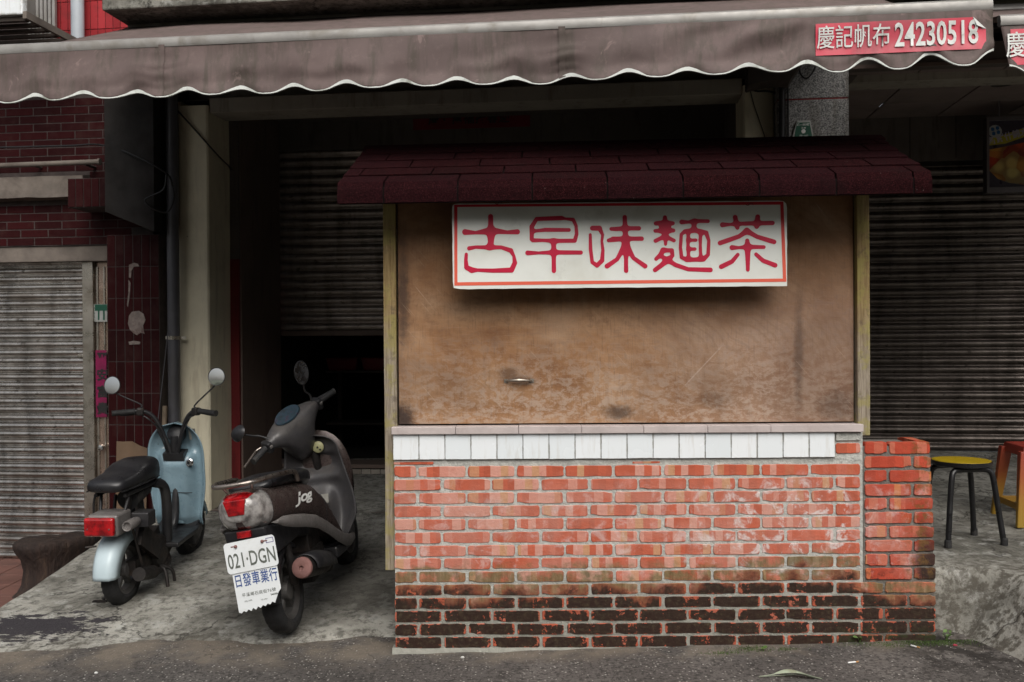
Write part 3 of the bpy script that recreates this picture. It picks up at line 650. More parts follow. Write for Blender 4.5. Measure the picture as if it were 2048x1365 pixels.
XP = atY(1874, 1150, 0).x - SX                                    # outer edge of the low extension
Z0 = 0.004
DEP = 0.62
wall = empty('counter_wall'); wall.parent = stall
core = MB(); core.box(X0 + 0.004, X1 + 0.006, 0.0045, 0.11, -0.10, 1.066); core.box(X0 + 0.008, X0 + 0.11, 0.111, DEP, -0.10, 1.066); core.box(X1 - 0.11, X1 - 0.004, 0.111, DEP, -0.1, 1.066)
core.build('mortar_bed', M['mortar'], wall)
ft_ = MB()                                                        # rough cement footing
pr = [(X0 - 0.012 + (XP - X0 + 0.02) * i / 60, ) for i in range(61)]
rings = []
for (xx,) in pr:
    o_ = 0.012 + 0.010 * nz(xx * 6, 1.0) ; zt_ = 0.006 + 0.006 * nz(xx * 9, 2.0) + 0.012 * sstep(0.3, 1.2, xx)
    o_ -= 0.006; rings.append([(xx, -o_ - 0.015, -0.10), (xx, -o_, zt_ - 0.012), (xx, 0.004, zt_), (xx, 0.06, zt_), (xx, 0.06, -0.1)])
ft_.loft(rings).build('cement_footing', M['mortar'], wall, smooth=40)
def lay(me_set, x, z, y=0.0, rot=0.0, sx=1.0, parent=wall):
    o = put('brick', rb_.choice(me_set), None, parent, (x, y + rb_.uniform(-0.0018, 0.0018), z + rb_.uniform(-0.0012, 0.0012)))
    o.rotation_euler = (rb_.uniform(-0.006, 0.006), rb_.uniform(-0.006, 0.006), rot); o.scale = (sx, 1, 1); return o
def row(xa, xb, z, start_half, fset, hset, y=0.0, parent=wall):
    x = xa; first = start_half
    while x < xb - 0.03:
        L = 0.112 if first else BL
        rem = xb - x
        if rem < L + 0.05:
            if rem < 0.15: lay(hset, x + rem / 2, z, y, 0, rem / 0.112, parent)
            else: lay(fset, x + rem / 2, z, y, 0, rem / BL, parent)
            break
        jit = rb_.uniform(-0.002, 0.002)
        lay(hset if first else fset, x + L / 2 + jit, z, y, 0, 1.0, parent); x += L + 0.0092; first = False
for r in range(14):
    z = Z0 + BH / 2 + r * RP
    low = r < 5
    xb = XP - 0.004 if low else X1 - 0.006
    row(X0 + 0.001, xb, z, r % 2 == 1, full, half)
# sliver course under the tiles and the odd brick at the end of the tile band
lay(full, X0 + 0.10, Z0 + 14 * RP + 0.006, 0.002, 0, 0.85).scale = (0.85, 1, 0.24)
lay(full, X0 + 1.25, Z0 + 14 * RP + 0.004, 0.002, 0, 0.8).scale = (0.6, 1, 0.2)
xt_end = atY(1671, 900, -0.01).x - SX
o_ = lay(half, (xt_end + X1) / 2, 0.985, 0.001, 0, 1.0); o_.scale = ((X1 - xt_end - 0.008) / 0.112, 1, 0.95)
# returns on both sides
for r in range(14):
    z = Z0 + BH / 2 + r * RP
    y = 0.056 if r % 2 else 0.12
    for k in range(3):
        if y + BL > DEP + 0.06: break
        L = BL; ob = lay(full, X0 + 0.0005, z, 0); ob.rotation_euler = (0, 0, -math.pi / 2); ob.location = (X0 + 0.0005, y + L / 2 + 0.002, z)
        if r >= 5:
            ob = lay(full, X1 - 0.0005, z, 0); ob.rotation_euler = (0, 0, math.pi / 2); ob.location = (X1 - 0.0005, y + L / 2 + 0.002, z)
        y += L + 0.0092
# white tile band
TP = (xt_end - X0) / 17
tm = MB().box(-TP/2 + 0.0016, TP/2 - 0.0016, 0, 0.012, -0.0625, 0.0625).build('white_tile', M['white_tile'], wall, bevel=0.0018, bseg=2)
zt = 1.0035
for i in range(17):
    loc = (X0 - 0.001 + TP * (i + 0.5), -0.010 + rb_.uniform(-0.0012, 0.0012), zt + rb_.uniform(-0.0012, 0.0012)); rot = (rb_.uniform(-0.012, 0.012), rb_.uniform(-0.005, 0.005), rb_.uniform(-0.012, 0.012))
    if i == 0: tm.location = loc; tm.rotation_euler = rot
    else: copy_obj(tm, wall, loc, rot)
MB().box(X0 + 0.002, xt_end, -0.0035, 0.0074, zt - 0.062, zt + 0.062).build('tile_grout', M['mortar_dark'], wall)
MB().box(xt_end + 0.004, X1 - 0.004, -0.006, 0.0074, 1.022, 1.064).build('cement_patch', M['mortar'], wall, bevel=0.004)
# stone ledge in lengths
xl = [X0 - 0.006, X0 + 0.31, X0 + 0.62, X0 + 0.93, X0 + 1.235, X0 + 1.55, X0 + 1.86, X1 + 0.002]
for a, b_ in zip(xl, xl[1:]):
    MB().box(a, b_ - 0.0012, -0.026 + rb_.uniform(-0.0015, 0.0015), 0.16, 1.067, 1.104 + rb_.uniform(-0.001, 0.001)).build('ledge_stone', M['terrazzo'], stall, bevel=0.003)
# low brick pier leaning out at the end
pier = empty('end_pier'); pier.parent = stall
xp0 = atY(1729, 1000, 0).x - SX; zp0 = Z0 + 5 * RP + 0.003; PP = 0.0690
XT = atY(1862, 885, 0).x - SX
pc = MB(); zt_p = zp0 + 10 * PP - 0.030
pc.loft([[(xp0 - 0.004, 0.007, zp0 - 0.34), (XP - 0.008, 0.007, zp0 - 0.34), (XP - 0.008, 0.30, zp0 - 0.34), (xp0 - 0.004, 0.30, zp0 - 0.34)], [(xp0 - 0.004, 0.007, zp0), (XP - 0.010, 0.007, zp0), (XP - 0.010, 0.30, zp0), (xp0 - 0.004, 0.30, zp0)], [(xp0 - 0.004, 0.007, zt_p), (XT - 0.006, 0.007, zt_p), (XT - 0.006, 0.30, zt_p), (xp0 - 0.004, 0.30, zt_p)]])
pc.build('mortar_bed', M['mortar_dark'], pier)
for r in range(10):
    z = zp0 + 0.0592 / 2 + r * PP; xe = XP - 0.003 + (XT - XP) * (r + 0.3) / 10
    row(xp0 + 0.002, xe, z, r % 2 == 1, fullp, halfp, -0.001, pier)
for r in range(15):                                       # bricks on the outer face of the pier
    z = (Z0 + BH / 2 + r * RP) if r < 5 else zp0 + 0.0592 / 2 + (r - 5) * PP
    xe = XP - 0.003 + ((XT - XP) * (r - 5 + 0.3) / 10 if r >= 5 else 0)
    ob = lay(fullp if r >= 5 else full, xe, z, 0, 0, 1, pier); ob.rotation_euler = (0, 0, math.pi / 2); ob.location = (xe + 0.0005, 0.055 + BL / 2 if r % 2 else 0.056 + BL / 2, z)
# timber posts, hatch and box of the stall
def post(xa, xb, za, zb, y0, y1):
    b = MB(); n = 10; rings = []
    for k in range(n + 1):
        z = za + (zb - za) * k / n; j = 0.003 * nz(xa * 4, z * 1.7)
        rings.append([(xa + j, y0, z), (xb + j, y0, z), (xb + j, y1, z), (xa + j, y1, z)])
    b.loft(rings).build('post', M['post'], stall, bevel=0.003)
post(atY(768, 800, 0.02).x - SX, atY(793, 800, 0.02).x - SX, atY(775, 1142, 0.02).z, 2.30, -0.012 + 0.04, 0.085)
# the left post stands outside the brick return, the right one on the pier
post(atY(1712, 700, 0.03).x - SX, atY(1737, 700, 0.03).x - SX, 1.045, 2.34, 0.012, 0.07)
xa, xb = atY(794, 700, 0.03).x - SX, atY(1711, 700, 0.03).x - SX
MB().box(xa - 0.001, xb + 0.001, 0.085, 0.13, 1.09, 2.33).build('hatch_rebate', M['dark_wood'], stall)
hatch = MB().box(xa + 0.006, xb - 0.004, 0.045, 0.063, 1.112, 2.31).build('hatch_panel', M['plywood'], stall, bevel=0.002)
M['old_metal'] = plain('tarnished_metal', (0.32, 0.29, 0.25), 0.42, 0.9, 0.3, 30, 0.1, 80, (0.08, 0.05, 0.035), 0.6)
hc = atY(1038, 762, 0.045); hcx, hcz = hc.x - SX, hc.z
hb = MB(); pts = []
for k in range(13):
    a = k / 12; pts.append((hcx - 0.064 + 0.128 * a, 0.040 - 0.030 * math.sin(math.pi * a) ** 0.5 + 0.004, hcz + 0.004 * math.sin(math.pi * a)))
hb.tube(pts, [0.0085 - 0.0035 * abs(math.cos(math.pi * k / 12)) for k in range(13)], 8)
for s in (-1, 1): hb.obox((hcx + s * 0.064, 0.0425, hcz), (0.020, 0.004, 0.018))
hb.build('pull_handle', M['old_metal'], hatch, smooth=40)
zr_ = 2.28
MB().box(X0 + 0.01, X0 + 0.03, 0.131, DEP, 1.067, zr_).build('side_panel', M['plywood'], stall)
MB().box(X1 - 0.03, X1 - 0.01, 0.131, DEP, 1.067, zr_).build('side_panel', M['plywood'], stall)
MB().box(X0 + 0.031, X1 - 0.031, DEP - 0.02, DEP, 0.2, zr_).build('back_panel', M['plywood'], stall)
# roof: a pitched deck with shingle tabs, bent down over the eave
M['sheathing'] = plain('tarred_sheathing', (0.006, 0.004, 0.004), 0.95, 0, 0.3, 6, spec=0.1)
roof = empty('roof'); roof.parent = stall
RW, EY, RY = 2.72, -0.33, 0.36
ce = atY(1262, 362, EY); roof.location = (ce.x - SX, EY, ce.z); roof.rotation_euler = (0, 0.0060 * -1, RAD(-2.6))
RISE = 0.305; run = RY - EY; SL = math.hypot(run, RISE); ang = math.atan2(RISE, run)
MB().prism([(0.0, -0.012), (run, RISE - 0.012), (run * 2, -0.012), (run * 2, -0.05), (run, RISE - 0.06), (0.0, -0.05)], -RW/2 + 0.01, RW/2 - 0.01, 'x').build('deck', M['sheathing'], roof)
MB().box(-RW/2 + 0.008, RW/2 - 0.008, 0.001, 0.02, -0.083, -0.013).build('fascia', M['sheathing'], roof)
courses = 5; expo = SL / courses
def tab(name, w, dl, x, s0, k, drop=0.0):
    """one shingle tab lying on the slope from s0 up, lifted at its lower end; the lowest course bends down"""
    b = MB(); th = 0.006; lift = 0.007
    def P(s, h): return (s * math.cos(ang) - h * math.sin(ang), s * math.sin(ang) + h * math.cos(ang))
    prof = []
    sag = rb_.uniform(-0.002, 0.002)
    if drop:
        prof_t = [(-0.004, -drop), (-0.0065, -drop * 0.5), (-0.004, -0.018), (0.004, -0.002)]
        top = [P(s0 + 0.02, lift + th), P(s0 + dl, th)]
        outer = prof_t + top; inner = [(a + 0.006, c_ - 0.003) for a, c_ in prof_t] + [P(s0 + 0.02, lift - 0.002), P(s0 + dl, 0.0)]
    else:
        outer = [P(s0, lift + th + sag), P(s0 + dl * 0.5, lift * 0.5 + th), P(s0 + dl + 0.02, th * 0.9)]; inner = [P(s0, lift + sag), P(s0 + dl * 0.5, lift * 0.5), P(s0 + dl + 0.02, 0.0)]
    ring = outer + inner[::-1]
    b.loft([[(x + 0.001, a, c_) for a, c_ in ring], [(x + w * 0.5, a, c_ + rb_.uniform(-0.001, 0.001)) for a, c_ in ring], [(x + w - 0.007, a, c_) for a, c_ in ring]])
    return b.build('shingle', M['shingle'], roof)
for k in range(courses):
    x = -RW / 2; off = [0.22, 0.08, 0.30, 0.16, 0.25][k]; w = off
    while x < RW / 2 - 0.01:
        w = min(w, RW / 2 - x)
        tab('shingle', w, expo, x, k * expo, k, 0.080 if k == 0 else 0.0)
        x += w; w = 0.345
bs = MB(); bs.prism([(run + 0.002, RISE + 0.008), (2 * run, 0.0), (2 * run, -0.012), (run + 0.002, RISE - 0.006)], -RW/2, RW/2, 'x').build('back_slope', M['shingle'], roof)
MB().prism([(run - 0.07, RISE - 0.013), (run, RISE + 0.021), (run + 0.07, RISE - 0.008), (run + 0.07, RISE - 0.018), (run, RISE + 0.008), (run - 0.07, RISE - 0.022)], -RW/2 - 0.002, RW/2 + 0.002, 'x').build('ridge_cap', M['shingle'], roof)

# ================================================================ hanging sign board with melted red characters
M['sign_white'] = plain('off_white_enamel', (0.74, 0.76, 0.72), 0.35, 0, 0.04, 3, 0.03, 30, (0.40, 0.37, 0.27), 0.28)
def m_signred():
    t = NT('crimson_sign_paint'); c = t.ramp(t.noise(t.obj, 8, 5, 0.6), [(0.3, (0.44, 0.004, 0.035)), (0.7, (0.55, 0.008, 0.05))]); t.col(c).props(rough=0.38); return t.m
M['sign_red'] = m_signred()
def m_border():
    t = NT('sun_bleached_red_border'); z = t.xyz(t.obj)[2]
    c = t.ramp(t.addm(t.mul(z, 2.4), 0.5), [(0.02, (0.72, 0.12, 0.07)), (0.35, (0.72, 0.10, 0.06)), (0.75, (0.58, 0.03, 0.035)), (0.95, (0.52, 0.012, 0.028))]); t.col(c).props(rough=0.4); return t.m
M['sign_border'] = m_border()
SY = -0.125
c0, c1, c2, c3 = atY(905, 409, SY), atY(1572, 401, SY), atY(1576, 573, SY), atY(905, 578, SY)
SWd = (c1.x - c0.x + c2.x - c3.x) / 2; SHt = (c0.z - c3.z + c1.z - c2.z) / 2; scx = (c0.x + c1.x + c2.x + c3.x) / 4; scz = (c0.z + c1.z + c2.z + c3.z) / 4
sign = empty('sign_board', (scx, SY, scz), 0, 'white signboard with five red characters and red border hanging on the hatch', 'sign')
sign.rotation_euler = (RAD(1.0), -math.atan2(((c1.z - c0.z) + (c2.z - c3.z)) / 2, SWd), 0)
ol = []; hw, hh = SWd / 2, SHt / 2
for i in range(41): ol.append((-hw + SWd * i / 40, -hh + 0.0020 * nz(i * 0.7, 0.2)))
ol[0] = (-hw + 0.004, -hh + 0.006); ol[1] = (-hw + 0.03, -hh + 0.001)
for i in range(1, 12): ol.append((hw + 0.0015 * nz(i * 0.9, 4), -hh + SHt * i / 12))
ol += [(hw - 0.004, hh - 0.014), (hw - 0.016, hh - 0.003)]
for i in range(1, 40): ol.append((hw - SWd * i / 40, hh + 0.0015 * nz(i * 0.6, 8)))
ol += [(-hw + 0.010, hh - 0.002), (-hw + 0.002, hh - 0.010)]
for i in range(11, 0, -1): ol.append((-hw + 0.0015 * nz(i * 0.8, 6), -hh + SHt * i / 12))
MB().prism(ol, 0.0, 0.014, 'y').build('board', M['sign_white'], sign)
def szx(x, y):                                            # zoomed photo coordinates on the sign to board coordinates
    u = (x - 74) / (1972 - 74); yt = 90 - 28 * u; yb = 560 - 12 * u
    return (-hw + SWd * u, hh - SHt * (y - yt) / (yb - yt))
bi, bo = [(104, 108), (1934, 86), (1948, 506), (100, 522)], [(86, 95), (1952, 68), (1968, 524), (82, 541)]
bb = MB(); I = [szx(*p) for p in bi]; O = [szx(*p) for p in bo]
for k in range(4):
    j = (k + 1) % 4; q = [O[k], O[j], I[j], I[k]]; bb.add([(x, -0.0012, z) for x, z in q], [(0, 1, 2, 3)])
bb.build('border', M['sign_border'], sign)
CH = {
 'gu': [[(292,160,13),(292,205,13),(294,240,24),(292,300,15),(284,328,13)], [(146,245,15),(205,249,8),(260,242,15),(330,240,14),(385,246,9),(443,243,13)],
        [(168,335,10),(205,328,8),(290,330,10),(350,329,9),(405,347,12),(422,378,7),(427,415,12),(408,455,13),(300,458,10),(215,455,8),(182,455,15),(152,440,12),(149,400,9),(152,368,8)]],
 'zao': [[(524,285,10),(524,215,11),(552,172,10),(695,166,11),(715,170,6),(760,175,9),(776,210,8),(779,255,9),(768,292,10),(650,293,10),(585,290,8),(530,290,10)], [(545,238,7),(600,232,10),(735,232,9)],
        [(500,360,12),(560,360,7),(650,357,11),(802,358,10)], [(648,296,12),(648,380,11),(648,460,11)]],
 'wei': [[(868,222,12),(908,222,13),(926,258,7),(921,295,6),(927,345,8),(922,402,11),(893,430,11),(866,412,9),(857,340,9),(856,258,7)],
         [(1052,160,11),(1054,225,11),(1057,285,14),(1058,400,10),(1058,460,11)], [(975,226,9),(1005,226,11),(1060,222,10),(1132,222,11)], [(960,290,9),(985,284,14),(1060,280,10),(1148,280,11)],
         [(1054,310,13),(1008,395,10),(950,434,12)], [(1060,310,13),(1100,388,10),(1166,434,12)]],
 'mian': [[(1280,160,10),(1282,235,10),(1283,310,7)], [(1228,194,10),(1280,190,7),(1325,193,9)], [(1225,236,9),(1280,236,8),(1328,234,9)], [(1256,196,6),(1260,235,7)], [(1304,196,6),(1302,235,7)], [(1226,292,10),(1280,266,9),(1330,290,9)],
          [(1268,345,9),(1318,346,11),(1322,375,9),(1292,402,14),(1255,432,12),(1222,456,11)], [(1268,345,9),(1250,372,9),(1228,394,9)], [(1262,380,8),(1290,398,10),(1340,428,11),(1410,452,10),(1536,456,12)],
          [(1375,186,12),(1412,186,7),(1450,180,9),(1524,181,9)], [(1446,184,12),(1444,222,11)],
          [(1372,256,8),(1367,330,8),(1373,385,9),(1402,399,10),(1498,396,11),(1524,370,9),(1528,290,8),(1514,246,11),(1450,233,11),(1392,238,9),(1372,256,8)],
          [(1412,245,8),(1410,318,7),(1413,390,8)], [(1482,245,8),(1480,318,7),(1482,390,8)], [(1414,288,6),(1452,288,8)], [(1414,338,6),(1448,338,8)]],
 'cha': [[(1606,201,13),(1648,199,7),(1740,193,10),(1890,190,11)], [(1678,158,12),(1690,218,9)], [(1806,155,12),(1800,212,10)], [(1744,236,12),(1700,266,11),(1592,304,12)], [(1744,236,12),(1802,268,11),(1898,297,12)],
         [(1660,330,13),(1698,330,7),(1750,325,11),(1840,327,9)], [(1746,290,10),(1748,330,15),(1749,456,9)], [(1692,370,9),(1660,408,11),(1598,438,12)], [(1796,368,9),(1836,404,11),(1904,430,12)]] }
def melted(strokes, step=3.2, k=7.0):
    """soft union of tapered strokes on a grid, cut out with filled marching squares"""
    P = np.array([(x, y) for s in strokes for x, y, r in s]); x0, y0 = P.min(0) - 26; x1, y1 = P.max(0) + 26
    gx = np.arange(x0, x1, step); gy = np.arange(y0, y1, step); X, Y = np.meshgrid(gx, gy); acc = np.zeros_like(X)
    for s in strokes:
        D = np.full_like(X, 1e9)
        for (ax, ay, ar), (bx, by, br) in zip(s, s[1:]):
            dx, dy = bx - ax, by - ay; L2 = dx*dx + dy*dy + 1e-9; t = np.clip(((X-ax)*dx + (Y-ay)*dy) / L2, 0, 1)
            D = np.minimum(D, np.hypot(X - ax - t*dx, Y - ay - t*dy) - (ar + (br - ar) * t) - 1.4)
        acc += np.exp(-D / k)
    S = -k * np.log(acc + 1e-12)
    vs_, fs, key = [], [], {}
    def vid(p):
        q = (round(p[0], 2), round(p[1], 2))
        if q not in key: key[q] = len(vs_); vs_.append(q)
        return key[q]
    ny, nx = S.shape
    for j in range(ny - 1):
        for i in range(nx - 1):
            c = [(gx[i], gy[j], S[j, i]), (gx[i+1], gy[j], S[j, i+1]), (gx[i+1], gy[j+1], S[j+1, i+1]), (gx[i], gy[j+1], S[j+1, i])]
            if min(q[2] for q in c) > 0: continue
            poly = []
            for a in range(4):
                p, q = c[a], c[(a + 1) % 4]
                if p[2] <= 0: poly.append((p[0], p[1]))
                if (p[2] <= 0) != (q[2] <= 0):
                    t = p[2] / (p[2] - q[2]); poly.append((p[0] + (q[0]-p[0])*t, p[1] + (q[1]-p[1])*t))
            ids = []
            for p in poly:
                k_ = vid(p)
                if not ids or ids[-1] != k_: ids.append(k_)
            if len(ids) > 2 and ids[0] == ids[-1]: ids.pop()
            if len(set(ids)) > 2: fs.append(tuple(ids))
    return vs_, fs
for nm in ('gu', 'zao', 'wei', 'mian', 'cha'):
    vs_, fs = melted(CH[nm]); me = bpy.data.meshes.new('character'); me.from_pydata([(szx(*p)[0], -0.0016, szx(*p)[1]) for p in vs_], [], fs); put('character', me, M['sign_red'], sign)
for xw in (330, 1750):                                    # bits of binding wire
    x, z = szx(xw, 88); wb = MB(); wb.tube(smooth_path([(x - 0.018, 0.006, z + 0.010), (x - 0.004, -0.004, z - 0.002), (x + 0.006, -0.003, z + 0.004), (x + 0.004, 0.03, z + 0.05), (x + 0.012, 0.10, z + 0.12)]), 0.0012, 5)
    wb.tube(smooth_path([(x + 0.004, -0.003, z + 0.002), (x + 0.016, -0.008, z + 0.008), (x + 0.024, -0.010, z - 0.002)]), 0.001, 5); wb.build('wire', M['cable'], sign)
# ================================================================ awnings
def m_canvas(name, c):
    t = NT(name); p = t.pos; x, y, z = t.xyz(p)
    n1 = t.noise(p, 2.3, 6, 0.62, 0.5); n2 = t.noise(t.scale(p, (9, 9, 1.2)), 1.6, 5, 0.65, 0.3)
    cc = t.ramp(n1, [(0.3, tuple(a*0.72 for a in c)), (0.6, c), (0.8, tuple(a*1.25 for a in c))])
    cc = t.mix(t.mul(t.step(n2, 0.44, 0.66), 0.62), cc, (0.062, 0.055, 0.042))
    cc = t.mix(t.mul(t.step(t.noise(p, 30, 5, 0.7), 0.5, 0.72), 0.25), cc, tuple(a*1.5 for a in c))
    sp = t.mul(t.step(t.noise(t.scale(p, (1, 2.4, 1)), 5, 6, 0.75, 0.6), 0.62, 0.7), 0.5); cc = t.mix(sp, cc, tuple(min(1, a*1.9) for a in c))
    t.col(cc).props(rough=0.72, spec=0.35); t.bump(t.noise(p, 260, 2, 0.5), 0.2, 0.002); return t.m
M['canvas'] = m_canvas('faded_brown_canvas', (0.135, 0.098, 0.092))
M['hem'] = plain('white_hem_tape', (0.60, 0.63, 0.60), 0.7, 0, 0.1, 12, 0.2, 90, (0.16, 0.17, 0.12), 0.65, use='pos')
M['alu'] = plain('weathered_aluminium', (0.30, 0.29, 0.275), 0.5, 0.35, 0.15, 6, 0.05, 60, (0.16, 0.14, 0.11), 0.6)
M['banner_red'] = plain('red_vinyl_banner', (0.52, 0.022, 0.055), 0.4, 0, 0.1, 5, 0.05, 40, (0.16, 0.02, 0.03), 0.5)
M['banner_white'] = plain('silver_white_vinyl', (0.58, 0.60, 0.58), 0.45, 0, 0.1, 20, dirt=(0.13, 0.12, 0.10), dirt_amt=0.5, use='pos')
A = Frame((0, -0.12, 0), -7.0)
zbar = A.at(1024, 58, 0.0).z
uE = A.at(1985, 60, 0).x; uS = -3.3
PITCH = (A.at(1500, 130, 0).x - A.at(125, 205, 0).x) / 12.55
U0 = A.at(1141, 150, 0).x                                  # an arch of the scalloped edge sits here
HV = 0.271
uB0, uB1 = A.at(1630, 60, 0).x, A.at(1970, 60, 0).x       # the banner keeps the cloth flat
seams = [A.at(325, 150, 0).x, A.at(1124, 110, 0).x]
def valance_pt(u, s, ofs=0.0):
    """u along the bar, s = 0 at the bar, 1 at the hem"""
    ph = 2 * math.pi * (u - U0) / PITCH; arch = (0.5 + 0.5 * math.cos(ph)) ** 1.25
    flat_ = sstep(uB0 - 0.12, uB0, u) * (1 - sstep(uB1, uB1 + 0.03, u))
    h = HV * (1 - 0.125 * arch * (1 + 1.1 * sstep(uB0 - 0.6, uE, u)))
    z = -h * s
    wv = (1 - 0.8 * flat_ * (1 - sstep(0.80, 1.0, s)))
    y = -0.004 - 0.018 * s + wv * (-0.020 * (0.7 + 0.5 * nz(u * 2.7, 6.0)) * math.cos(ph + math.pi) * sstep(0.55, 1.0, s) + 0.016 * math.sin(u * 4.1 + 1.0) * s + 0.012 * math.sin(u * 9.3) * s * s)
    y += wv * 0.006 * (1 + 1.2 * nz(u * 1.9, 2.0)) * math.exp(-((s - 0.78) / 0.09) ** 2) * (1 - arch)          # fold above each low
    y += wv * (0.015 * nz(u * 2.2, s * 1.6) + 0.008 * nz(u * 6 + s * 2, s * 3)) * s * 1.5
    wd_ = sstep(uB0 - 1.0, uB0 - 0.35, u) * (1 - sstep(uB0 - 0.10, uB0, u)); y += wd_ * 0.016 * math.sin(13 * (u - uB0) + 6.5 * s) * sstep(0.0, 0.3, s) * (1 - 0.6 * sstep(0.8, 1.0, s))
    y += 0.007 * math.sin(3.1 * u + 5.0 * s + 1.3 * math.sin(u * 2.0)) * math.sin(math.pi * s)
    for us in seams:
        d = u - us; y += 0.0045 * math.exp(-abs(d) / 0.06) * math.sin(s * 30 + 3 * nz(s * 4, d * 3) + d * 4) * sstep(0.05, 0.2, s)
    return (u, y + ofs, z)
def build_awning(u0, u1, frame, z0, label, vback, zback, pt, stick=True):
    aw = empty('awning', frame.w((0, 0, z0)), frame.yaw, label, 'awning', None)
    nu = int((u1 - u0) / 0.018); ns = 22
    vs_, fs = [], []
    for j in range(ns + 1):
        for i in range(nu + 1): vs_.append(pt(u0 + (u1 - u0) * i / nu, j / ns))
    for j in range(ns):
        for i in range(nu): k = j * (nu + 1) + i; fs.append((k, k + nu + 1, k + nu + 2, k + 1))
    b = MB(); b.add(vs_, fs)
    o = b.build('valance', M['canvas'], aw, smooth=80)
    so = o.modifiers.new('thick', 'SOLIDIFY'); so.thickness = 0.003; so.offset = 1
    # white hem tape bound over the scalloped edge, wider in the arches
    b = MB(); L = []; 
    for i in range(nu + 1):
        u = u0 + (u1 - u0) * i / nu; ph = 2 * math.pi * (u - U0) / PITCH; arch = (0.5 + 0.5 * math.cos(ph)) ** 2
        w = 0.004 + 0.013 * arch + 0.003 * nz(u * 30, 1); x_, y_, z_ = pt(u, 1.0)
        L.append([(x_, y_ - 0.0035, z_ + w), (x_, y_ - 0.0042, z_ - 0.001), (x_, y_ + 0.005, z_ - 0.002), (x_, y_ + 0.006, z_ + 0.012)])
    b.loft(L, closed=False); b.build('hem', M['hem'], aw, smooth=60)
    # front bar and the cloth that climbs back to the wall
    b = MB(); prof = [(-0.006, -0.012), (-0.012, 0.006), (-0.006, 0.030), (0.012, 0.042), (0.032, 0.034), (0.036, 0.0), (0.02, -0.012)]
    b.loft([[(u, y, z) for y, z in prof] for u in (u0, u1)]); b.build('front_bar', M['alu'], aw, smooth=35)
    vs_, fs = [], []; nu2, nv = 70, 16
    for j in range(nv + 1):
        for i in range(nu2 + 1):
            u = u0 + (u1 - u0) * i / nu2; f = j / nv
            sag = -0.05 * math.sin(math.pi * f) + 0.016 * nz(u * 1.3, f * 3) + 0.012 * math.sin(u * 2.2) * math.sin(math.pi * f)
            vs_.append((u, 0.014 + (vback - 0.014) * f, 0.036 + (zback - z0 - 0.036) * f + sag * (1 if 0 < j < nv else 0)))
    for j in range(nv):
        for i in range(nu2): k = j * (nu2 + 1) + i; fs.append((k, k + 1, k + nu2 + 2, k + nu2 + 1))
    b = MB(); b.add(vs_, fs); o = b.build('canopy', M['canvas'], aw, smooth=80)
    so = o.modifiers.new('thick', 'SOLIDIFY'); so.thickness = 0.003; so.offset = -1
    MB().tube([(u0, vback + 0.02, zback - z0), (u1 + 0.08, vback + 0.02, zback - z0)], 0.045, 12).build('roller', M['alu'], aw, smooth=40)
    for uu in (u0 + 0.35, u1 - 0.35):
        MB().tube([(uu, 0.02, 0.0), (uu + 0.4 * (1 if uu < 0 else -1), vback * 0.5, (zback - z0) * 0.42), (uu, vback, zback - z0 - 0.2)], 0.014, 8).build('folding_arm', M['black_plastic'], aw)
    return aw
VB = 2.48
aw1 = build_awning(uS, uE, A, zbar, 'long faded brown awning with scalloped white hem over the stall', VB, 3.97, valance_pt)
for us in seams:                                          # stitched seam strips
    b = MB(); b.loft([[(us - 0.016, valance_pt(us - 0.016, s, -0.006)[1], valance_pt(us - 0.016, s)[2]), (us + 0.016, valance_pt(us + 0.016, s, -0.006)[1], valance_pt(us + 0.016, s)[2])] for s in [k / 18 * 0.97 + 0.01 for k in range(19)]], closed=False)
    b.build('seam_strip', M['canvas'], aw1, smooth=80)
def on_valance(pt, me, u, s, ofs=-0.012, rot=0.0):
    """wrap a flat lettering mesh on the cloth: local x to u, local z to height"""
    c_, s_ = math.cos(rot), math.sin(rot)
    for v in me.vertices:
        x = v.co.x * c_ - v.co.z * s_; z = v.co.x * s_ + v.co.z * c_
        uu = u + x; p = pt(uu, max(0.0, min(1.0, s)))
        v.co = (uu, 0.0, -HV * s + z)
        v.co.y = pt(uu, max(0.02, min(0.95, -v.co.z / HV)))[1] + ofs
    return me
def banner(aw, ua, ub, sa, sb, txt_c, txt_n, pt, tilt=0.0, fold=True):
    n, m_ = 40, 8; vs_, fs = [], []
    for j in range(m_ + 1):
        for i in range(n + 1):
            u = ua + (ub - ua) * i / n; z = -HV * (sa + (sb - sa) * j / m_) + tilt * (u - (ua + ub) / 2)
            y = pt(u, max(0.02, min(0.95, -z / HV)))[1] - 0.006
            vs_.append((u, y, z))
    for j in range(m_):
        for i in range(n):
            if fold and i >= n - 3 and j < 3 and (i - (n - 3)) >= j: continue      # corner peeled away
            k = j * (n + 1) + i; fs.append((k, k + n + 1, k + n + 2, k + 1))
    b = MB(); b.add(vs_, fs); bo = b.build('banner', M['banner_red'], aw, smooth=80)
    H = HV * (sb - sa); mid = (sa + sb) / 2; W = ub - ua
    for body, cu, size, sx_, bold, sp in txt_c:
        me = text_mesh(body, size * H, bold, sx_, sp)
        on_valance(pt, me, ua + W * cu, mid, -0.0125); 
        for v in me.vertices: v.co.z += tilt * (v.co.x - (ua + ub) / 2)
        put('lettering', me, M['banner_white'], bo)
    if fold:                                              # the flap itself, showing its white back
        k = n - 3; f = MB(); P = [Vector(vs_[k]), Vector(vs_[3 * (n + 1) + n]), Vector(vs_[k]) + Vector((0.012, -0.012, -0.040))]
        f.add([P[0] + Vector((0, -0.004, 0)), P[1] + Vector((0, -0.004, 0)), P[2]], [(0, 2, 1)]); f.build('peeled_corner', M['banner_white'], bo)
    return bo
